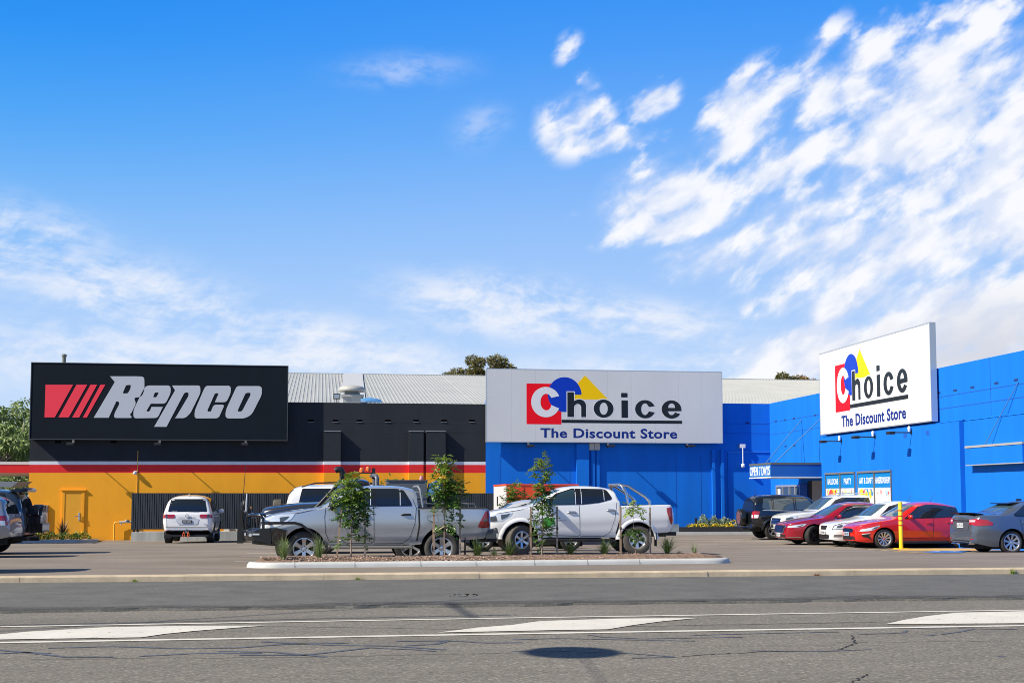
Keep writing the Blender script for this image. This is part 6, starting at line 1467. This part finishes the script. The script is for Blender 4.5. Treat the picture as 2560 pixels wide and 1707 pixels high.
def stakes(px0, px1, h, seed, labs, off=0.0, g_='timber stakes on the planted island', tops=(0, 0)):
    random.seed(seed); out_ = []
    for px, lab, lean, m__ in ((px0, labs[0], tops[0], stakem), (px1, labs[1], tops[1], stakeg)):
        a = isl(px, off); b = MB(); w_ = .018
        b.add([(x, y, -.1) for x, y in ((-w_,-w_),(w_,-w_),(w_,w_),(-w_,w_))]+[(x+lean*.5+random.uniform(-.003,.003), y, h*.5) for x, y in ((-w_,-w_),(w_,-w_),(w_,w_),(-w_,w_))]+[(x+lean, y, h) for x, y in ((-w_,-w_),(w_,-w_),(w_,w_),(-w_,w_))],
              [(0,3,2,1),(8,9,10,11)]+[(i, (i+1)%4, (i+1)%4+4, i+4) for i in range(4)]+[(i+4, (i+1)%4+4, (i+1)%4+8, i+8) for i in range(4)])
        o = b.build('tree_stake', m__, loc=tuple(a)); tag(o, lab, 'stake', g_); out_.append(a)
    return out_
def tie(p, q, name, lab, droop=.05, m=None, r_=.011):
    p, q = Vector(p), Vector(q); mid = (p+q)/2-Vector((0,0,droop)); b = MB(); b.tube([p+Vector((-.02,-.025,0)), p+Vector((.02,-.03,-.005)), mid, q+Vector((.0,-.02,0)), q+Vector((.015,.02,.01))], r_, 6)
    for k in range(3): b.tube([p+Vector((-.026,-.024,-.02+k*.02)), p+Vector((.026,-.024,-.012+k*.02))], r_*.9, 6)
    tag(b.build(name, m or tiem), lab, 'tree tie', 'tree ties')
# tree A
a = isl(878); s0, s1 = stakes(841, 912, 1.08, 1, ('leaning brown stake left of the leftmost young tree', 'grey stake right of the leftmost young tree'), tops=(.10, -.0))
young_tree('young_tree', a, 1.72, [(-.02,1.68,.16,12),(-.18,1.52,.17,16),(.08,1.45,.22,22),(-.22,1.28,.18,16),(.16,1.22,.22,22),(-.04,1.10,.2,20),(.26,1.05,.14,10),(-.12,.92,.15,10),(.14,.85,.14,9),(.20,.66,.10,5),(-.17,.70,.10,3),(-.2,.34,.09,5),(.22,.42,.1,5),(.1,.52,.07,3)],
           'leftmost young tree on the island, with a wide dark leafy crown', 41, ll=.088)
tie((s0.x+.07, s0.y, s0.z+.74), (a.x, a.y, a.z+.70), 'tree_tie', 'beige tie joining the leaning stake to the leftmost young tree', .06, r_=.016); tie((s1.x, s1.y, s1.z+.80), (a.x, a.y, a.z+.70), 'tree_tie', 'thin tie joining the grey stake to the leftmost young tree', .04, r_=.008)
# tree B
a = isl(1112); s0, s1 = stakes(1084, 1150, 1.10, 2, ('stake left of the tree in front of the silver ute tray', 'stake right of the tree in front of the silver ute tray'))
young_tree('young_tree', a, 2.1, [(-.05,2.16,.10,8),(-.08,2.02,.14,12),(.06,1.98,.10,7),(-.05,1.84,.17,15),(.03,1.66,.17,16),(-.12,1.56,.16,12),(.22,1.55,.14,12),(.0,1.42,.2,20),(.24,1.36,.19,18),(-.24,1.42,.12,8),(.36,1.36,.10,5),(.05,1.24,.18,14),(.24,1.18,.12,7),(-.08,1.10,.13,7),(.24,.74,.15,10),(-.13,.72,.1,4),(.05,.62,.08,2)],
           'tall young tree with a pointed crown in front of the silver ute tray', 42, ll=.085, lean=-.025)
tie((s0.x, s0.y, s0.z+.56), (a.x-.02, a.y, a.z+.66), 'tree_tie', 'beige tie on the young tree in front of the silver ute tray', .02, r_=.014)
# tree C
a = isl(1356); s0, s1 = stakes(1327, 1393, 1.10, 3, ('stake left of the narrow tree in front of the white ute bonnet', 'stake right of the narrow tree in front of the white ute bonnet'))
young_tree('young_tree', a, 2.15, [(.02,2.14,.10,7),(-.1,2.02,.13,9),(.12,1.98,.10,6),(.0,1.86,.14,10),(-.06,1.68,.12,8),(.10,1.66,.11,7),(.05,1.50,.14,11),(-.05,1.36,.14,11),(.10,1.28,.14,10),(-.12,1.20,.11,6),(.04,1.10,.17,14),(.0,.94,.17,12),(.14,.86,.12,7),(-.14,.82,.12,6),(.02,.70,.16,8),(.14,.52,.10,5),(-.14,.48,.12,6),(.1,.36,.09,4),(-.12,.34,.08,3)],
           'tall narrow young tree in front of the white ute bonnet', 43, ll=.074, thick=.019)
tie((s1.x, s1.y, s1.z+.60), (a.x, a.y, a.z+.68), 'tree_tie', 'dark tie on the narrow tree, right stake', .0, mat('dark_tie',(.10,.08,.07),.9), .010); tie((s0.x, s0.y, s0.z+.46), (a.x, a.y, a.z+.47), 'tree_tie', 'brown tie on the narrow tree, left stake', .0, mat('brown_tie',(.22,.13,.10),.9), .010)
# tree D
a = isl(1590); s0, s1 = stakes(1552, 1626, 1.08, 4, ('stake left of the sparse sapling by the white ute rear wheel', 'stake right of the sparse sapling by the white ute rear wheel'))
young_tree('sapling', a, 1.12, [(-.12,1.10,.10,7),(-.02,1.02,.10,5),(.06,1.04,.08,2),(.0,.56,.11,6),(-.12,.48,.11,6),(.08,.45,.10,4)], 'sparse sapling with few leaves by the white ute rear wheel', 44, ll=.085, lean=-.07, yfrac=.66, thick=.010)
tie((s0.x, s0.y, s0.z+.60), (a.x-.04, a.y, a.z+.55), 'tree_tie', 'dark tie from the left stake to the sparse sapling', .0, MATS['dark_tie'], .012); tie((s1.x, s1.y, s1.z+.60), (a.x-.04, a.y, a.z+.55), 'tree_tie', 'dark tie from the right stake to the sparse sapling', .02, MATS['dark_tie'], .012)
# ---------------------------------------------------------------- strap leaved tufts
tuftm = mat('strap_leaf', (.06,.11,.025), .45, var=.4, vscale=9, leaf=.25, island=.45, col2=(.13,.19,.05)); tuftp = mat('pale_strap_leaf', (.13,.19,.06), .45, var=.4, vscale=9, leaf=.25, island=.4, col2=(.26,.34,.12))
def tuft(name, base, h, sp, n_, m, label, cat, group, seed, w_=.012, loc_parent=None):
    random.seed(seed); b = MB()
    for k in range(n_):
        a = random.uniform(0, 2*math.pi); out_ = random.uniform(.05, 1)*sp; hh = h*1.45*random.uniform(.55, 1.05)*(1-.35*(out_/sp)**2); b0 = Vector((math.cos(a)*.05*random.random(), math.sin(a)*.05*random.random(), -.02)); D = Vector((math.cos(a), math.sin(a), 0)); s_ = Vector((-math.sin(a), math.cos(a), 0))
        pts = []; dr = random.uniform(.0,.35)
        for j in range(6):
            t = j/5; pts.append((b0+D*out_*t**1.6+Vector((0,0,hh*(t-dr*t*t*t))), w_*(1-t**2.2)*random.uniform(.9,1.1)+.0008))
        vv = []
        for p, ww in pts: vv += [p-s_*ww/2, p+Vector((0,0,-ww*.2)), p+s_*ww/2]
        b.add(vv, [(j*3+q, j*3+q+1, j*3+q+4, j*3+q+3) for j in range(5) for q in (0, 1)])
    o = b.build(name, m, loc=tuple(base)); return tag(o, label, cat, group)
GT = 'strap leaved grass tufts on the planted island'
for k, (px, off, h, sp, n_, m, lab) in enumerate(((709,-.25,.46,.26,80,tuftp,'pale grass tuft at the left end of the island, before the ute front wheel'),(797,-.2,.44,.24,70,tuftp,'pale grass tuft just right of the silver ute front wheel'),
      (1193,-.1,.40,.26,80,tuftm,'dark green tuft under the tail of the silver ute'),(1236,-.1,.22,.14,36,tuftp,'small thin tuft between two larger tufts near the ute tow bar'),(1273,-.1,.36,.26,80,tuftm,'dark green tuft in front of the white ute front wheel'),
      (1426,0,.38,.28,70,tuftm,'dark green tuft below the front door of the white ute'),(1511,0,.34,.27,80,tuftm,'dark green tuft below the rear door of the white ute'),
      (1668,0,.42,.28,80,tuftm,'dark green tuft right of the white ute rear wheel'),(1737,.0,.26,.12,22,tuftp,'tiny sparse tuft at the right end of the island'))):
    tuft('grass_tuft', isl(px, off), h, sp*1.35, int(n_*1.5), m, lab, 'grass tuft', GT, 60+k)
tuft('wilted_plant', isl(1700, 0), .10, .10, 30, mat('wilted', (.10,.05,.03), .9, var=.3), 'small wilted brown plant near the right end of the island', 'plant', None, 80)
# weeds along the road kerb
for k, (px, lab) in enumerate(((337,'leftmost tiny weed growing in the kerb gutter'),(893,'tiny weed in the gutter below the silver ute'),(2042,'reddish weed in the gutter below the crimson sedan'),(2532,'weed in the gutter at the right edge'))):
    d = ray(px, 1440); Y_ = 25.74; X_0 = d.x/d.y*Y_
    tuft('gutter_weed', (X_0, Y_, -.02), .07 if k < 3 else .12, .09, 22, leafy if k != 2 else mat('rust_leaf', (.25,.10,.03), .8, var=.3), lab, 'weed', 'weeds in the gutter', 90+k, w_=.02)
# ---------------------------------------------------------------- low shrubs
def shrub(name, base, rx, h, n_, m, label, seed, cat='shrub', group=None, leaf=.05, flowers=None, nf=0):
    random.seed(seed); b = MB()
    for k in range(n_):
        v_ = rv(); r_ = random.uniform(.55, 1)**.6; p = Vector((v_.x*rx*r_, v_.y*rx*.8*r_, abs(v_.z)*h*r_*(.8+.3*math.sin(v_.x*5+seed))+.02))
        leaflet(b, p, v_+Vector((0,0,.7))+rv()*.6, rv(), leaf*random.uniform(.7,1.5), leaf*.45)
    t = empty(name, tuple(base), label=label, cat=cat, group=group); b.build('foliage', m, t)
    st = MB()
    for k in range(5): a = k*1.26; st.tube([(0,0,-.05),(math.cos(a)*rx*.4, math.sin(a)*rx*.4, h*.5)], .008, 5)
    st.build('stems', barkm, t)
    if flowers:
        f = MB()
        for k in range(nf):
            v_ = rv(); p = Vector((v_.x*rx, v_.y*rx*.8, abs(v_.z)*h+.03)); s_ = leaf*.9
            for q in range(3): a = rv(); c_ = rv(); f.add([p, p+a*s_, p+c_*s_], [(0,1,2)])
        f.build('flowers', flowers, t)
    return t
yflow = mat('yellow_flower', (.72,.50,.02), .7, var=.2); greyg = mat('grey_green_leaf', (.16,.22,.15), .7, var=.3, vscale=6, island=.35, col2=(.30,.38,.26)); midg = mat('mid_green_leaf', (.06,.12,.02), .5, var=.3, vscale=6, leaf=.2, island=.4, col2=(.20,.26,.04))
def bedp(px, Y_): d = ray(px, 1310); return Vector((d.x/d.y*Y_, Y_, .15))
for k, (px, r_) in enumerate(((1731,.30),(1757,.36),(1790,.28),(1820,.32),(1842,.45),(1864,.35))):
    pos_ = ('leftmost yellow flowering clump in the bed under the blue wall','second yellow flowering clump from the left, under the grey green bush','third yellow clump from the left in the blue wall bed','yellow clump right of the grey green bush','tallest yellow clump, left of the black four wheel drive','rightmost yellow clump, behind the spare wheel of the black four wheel drive')[k]
    shrub('flowering_shrub', bedp(px, 59.4), r_*.9, .17 if k != 4 else .36, 260, midg, pos_, 100+k, group='yellow flowering clumps under the blue wall', leaf=.07, flowers=yflow, nf=55)
for k, (px, r_, h) in enumerate(((1765,.45,.52),(1795,.42,.50),(1812,.3,.38))):
    shrub('lavender_bush', bedp(px, 59.9), r_*1.1, h*1.15, 1500, greyg, ('left','middle','right')[k]+'most grey green bush of the three behind the yellow clumps' if k != 1 else 'middle grey green bush of the three behind the yellow clumps', 110+k, group='grey green bushes', leaf=.07)
p = bedp(1740, 59.6); b = MB(); b.box(p.x-.05,p.x+.05,p.y-.05,p.y+.05,0,.62); tag(b.build('garden_light', blackp), 'short black post light in the bed under the blue wall', 'garden light')
# left bed
def lb_(px, Y_): d = ray(px, 1350); x_ = d.x/d.y*Y_; return Vector((x_, Y_, g(x_, Y_)+.1))
x0, x1 = lb_(-40, 57).x, lb_(196, 57).x
b = MB(); b.add([(x0,56.9,-.8),(x1,56.9,-.8),(x1,56.9,g(x1,57)+.12),(x0,56.9,g(x0,57)+.12),(x0,57.1,g(x0,57)+.13),(x1,57.1,g(x1,57)+.13),(x1+.6,58.2,-.8),(x1+.6,58.2,g(x1,58)+.12),(x1+.45,58.3,g(x1,58)+.12)], [(0,1,2,3),(3,2,5,4),(1,6,7,2),(2,7,8,5)])
tag(b.build('garden_kerb', kerbw), kind='structure')
tag(MB().quad((x0,57.1,g(x0,57)+.10),(x1,57.1,g(x1,57)+.10),(x1+.45,58.3,g(x1,58)+.10),(x1+.4,60.9,g(x1,60)+.08),(x0,60.9,g(x0,60)+.08)).build('garden_bed', mulch), kind='structure')
redl = mat('flax_leaf', (.06,.07,.03), .5, var=.5, vscale=3, island=.5, col2=(.20,.05,.02))
tuft('flax_plant', lb_(157, 58.5), .75, .5, 90, redl, 'spiky dark green and red flax plant in front of the orange door', 'plant', None, 130, w_=.04)
for k, (px, r_, h, lab) in enumerate(((85,.3,.36,'small yellowish shrub beneath the spare wheel of the blue four wheel drive'),(105,.32,.40,'yellow green shrub before the tan cabinet'),(137,.32,.36,'low green shrub left of the flax plant'),(178,.45,.34,'low green shrub just right of the flax plant'),(203,.40,.32,'rightmost low shrub of the bed by the orange door'))):
    shrub('low_shrub', lb_(px, 58.0), r_, h, 300, midg, lab, 140+k, group='low shrubs by the orange door', leaf=.08, flowers=(yflow if k in (0,1,4) else None), nf=30)
# young plants behind the cars
p = gp(1287, 1330); a = Vector((p.x, 42.6, g(p.x, 42.6))); d = ray(1287, 1300); a.x = d.x/d.y*42.6
young_tree('young_tree', a, 1.9, [(0,1.98,.12,8),(-.1,1.8,.2,18),(.12,1.72,.22,20),(-.2,1.55,.22,20),(.2,1.5,.24,20),(0,1.36,.28,30),(.4,1.42,.16,10),(-.28,1.28,.18,14)], 'bushy young tree with pale tips in front of the red container', 45, ll=.09, group=None, yfrac=.85)
d = ray(988, 1190); a = Vector((d.x/d.y*43, 43, g(2, 43)))
young_tree('young_tree', a, 2.05, [(-.1,2.2,.14,9),(.15,2.12,.14,9),(.3,2.05,.12,8),(-.28,2.02,.12,8),(0,1.9,.25,20)], 'top of a young tree poking above the graphite ute tool box', 46, ll=.09, group=None, yfrac=.6)
# ---------------------------------------------------------------- gum trees behind the buildings
gumm = mat('gum_leaf', (.10,.10,.028), .55, var=.4, vscale=.5, leaf=.2, island=.45, col2=(.24,.21,.075)); gumr = mat('gum_leaf_pale', (.12,.185,.045), .5, var=.35, vscale=.4, leaf=.25, island=.4, col2=(.30,.38,.13)); gumo = mat('gum_leaf_rust', (.20,.12,.03), .6, var=.4, vscale=.6, leaf=.2, island=.4, col2=(.26,.15,.03)); gbark = mat('gum_bark', (.38,.34,.29), .8, var=.3, vscale=2)
def gum(px, ptop, Y_, wide, tall, m, label, seed, ncl=34, per=150, ls=.22, zb=None, group='gum trees behind the buildings', droop=.5):
    random.seed(seed); top_ = atY(px, ptop, Y_); base = Vector((top_.x, Y_, -.7)); t = empty('gum_tree', tuple(base), label=label, cat='tree', group=group)
    Ht = top_.z+.7; cz = Ht-tall/2; tr = MB(); tr.tube([(0,0,-.3),(.1,0,Ht*.3),(-.1,.1,Ht*.55),(.15,0,Ht*.8)], [.32,.25,.18,.08], 8); b = MB()
    for k in range(ncl):
        v_ = rv(); r_ = random.uniform(.35, 1)**.5; c_ = Vector((v_.x*wide*r_, v_.y*wide*.8*r_, cz+v_.z*tall*.42*r_)); rad = random.uniform(.5, .95)*wide*.24+.25
        if k < 10: tr.tube([(0,0,min(c_.z-.5, Ht*.55)), (c_.x*.5, c_.y*.5, (Ht*.55+c_.z)/2-.1), tuple(c_)], [.09,.06,.02], 5)
        for j in range(per):
            q = rv(); rr_ = random.uniform(.3,1)**.5; p = c_+Vector((q.x*rad*rr_, q.y*rad*rr_, q.z*rad*.75*rr_)); dd = Vector((q.x, q.y, q.z*.5-droop))+rv()*.6
            dd.normalize(); s_ = dd.cross(rv()).normalized()*ls*.16; l = ls*random.uniform(.6,1.3); b.add([p, p+dd*l*.5+s_, p+dd*l, p+dd*l*.5-s_], [(0,1,2,3)])
    tr.build('trunk', gbark, t, smooth=60); b.build('crown', m, t)
gum(1222, 884, 104, 1.9, 2.6, gumm, 'rounded olive gum crown rising above the roof left of the front white billboard', 201, 16, 420, .26); gum(1185, 901, 106, 2.0, 2.6, gumm, 'lower olive gum crown beside the rounded one above the roof', 202, 16, 420, .26); gum(1155, 920, 107, 1.6, 2.0, gumm, 'small leftmost olive crown above the roof ridge', 205, 10, 350, .26); gum(1290, 918, 108, 1.2, 2.2, gumm, 'sliver of gum crown just above the front white billboard', 206, 8, 300, .26)
gum(1962, 931, 105, 1.2, 2.4, gumm, 'low olive crown above the roof, right of the front white billboard', 203, 10, 350, .26); gum(2010, 930, 106, 1.7, 2.4, gumo, 'rusty crown above the roof just left of the angled billboard', 204, 14, 380, .26)
gum(58, 985, 96, 3.2, 6.5, gumr, 'tall pale gum tree at the left end of the shop building', 210, 40, 300, .34, droop=.9); gum(4, 1015, 92, 2.6, 6.0, gumr, 'gum tree cut off by the left edge, above the red canopy', 211, 30, 300, .34, droop=.9); gum(30, 1052, 99, 3.6, 6.0, gumr, 'gum tree between the two taller ones at the left edge', 212, 36, 280, .34, droop=.9)
gum(40, 1165, 90, 4.2, 4.2, gumr, 'low bushy tree beneath the red canopy at the left', 213, 40, 260, .3, group=None); gum(-60, 1100, 100, 4, 7, gumr, 'gum tree just past the left edge', 214, 30, 200, .36)
# ---------------------------------------------------------------- unseen lamp added for its oval shadow, and overhead cables (their shadows fall on the road)
def overhead(px, py, h): p = atZ(px, py, -.04); return Vector((p.x, p.y, 0))+Vector((SUNV.x, SUNV.y, SUNV.z))*(h/SUNV.z)
p = overhead(1420, 1630, 6.9)
t = empty('added_shadow_lamp', (p.x-.6, p.y-6.2, -.05), label='unseen street lamp, added with a broad head to cast the oval shadow on the road', cat='street lamp')
q = Vector((p.x-(p.x-.6), p.y-(p.y-6.2), 6.95))
MB().tube([(0,0,0),(0,0,4.5),(0,0,6.6),(.1,.9,7.0),(.6,6.2,7.0)], [.1,.08,.06,.014,.008], 8).build('pole', galv, t, smooth=50)
MB().lathe([(0,-.08),(.40,-.06),(.52,.0),(.42,.07),(0,.12)], 24, 'z', (q.x,q.y,q.z)).build('lamp_head', galv, t, smooth=60)
for (pa, pb, r_, lab) in (((109,1560),(1088,1540),.042,'overhead cable nearest the road centre'),((348,1555),(1083,1509),.030,'overhead cable nearer the shops')):
    a, c_ = overhead(*pa, 9.6), overhead(*pb, 9.6); d = (c_-a).normalized()
    tag(MB().tube([a-d*14, c_+d*1.0] if r_ > .02 else [a-d*14, c_+d*1.0], r_, 6).build('overhead_cable', blackp), lab, 'cable', 'overhead cables')
a = overhead(1080, 1530, 9.6); b = MB(); b.tube([(a.x+.5,a.y-1.0,9.55),(a.x+.3,a.y+1.2,9.65)], .035, 8); tag(b.build('cable_crossarm', galv), 'crossarm carrying the overhead cables above the road', 'crossarm')

# ---------------------------------------------------------------- paired pieces become one part each
def split_pair(o, ax=1):
    if o.type != 'MESH': return
    me = o.data; side_ = [1 if sum(me.vertices[v].co[ax] for v in p.vertices)/len(p.vertices) > 0 else 0 for p in me.polygons]
    if len(set(side_)) < 2: return
    c2_ = o.copy(); c2_.data = me.copy(); C.objects.link(c2_); c2_.parent = o.parent
    for ob, keep in ((o, 0), (c2_, 1)):
        bm = bmesh.new(); bm.from_mesh(ob.data); bm.faces.ensure_lookup_table()
        bmesh.ops.delete(bm, geom=[f for i, f in enumerate(bm.faces) if side_[i] != keep], context='FACES'); bm.to_mesh(ob.data); bm.free()
for o in list(C.objects):
    n_ = o.name.split('.')[0]
    if n_ in ('side_step', 'sill', 'mud_flap', 'roof_rail', 'bed_rail', 'exhaust_tip', 'ladder_rail', 'bar_lamp', 'bar_upright'): split_pair(o, 1)
    elif n_ == 'cowl_bracket': split_pair(o, 0)
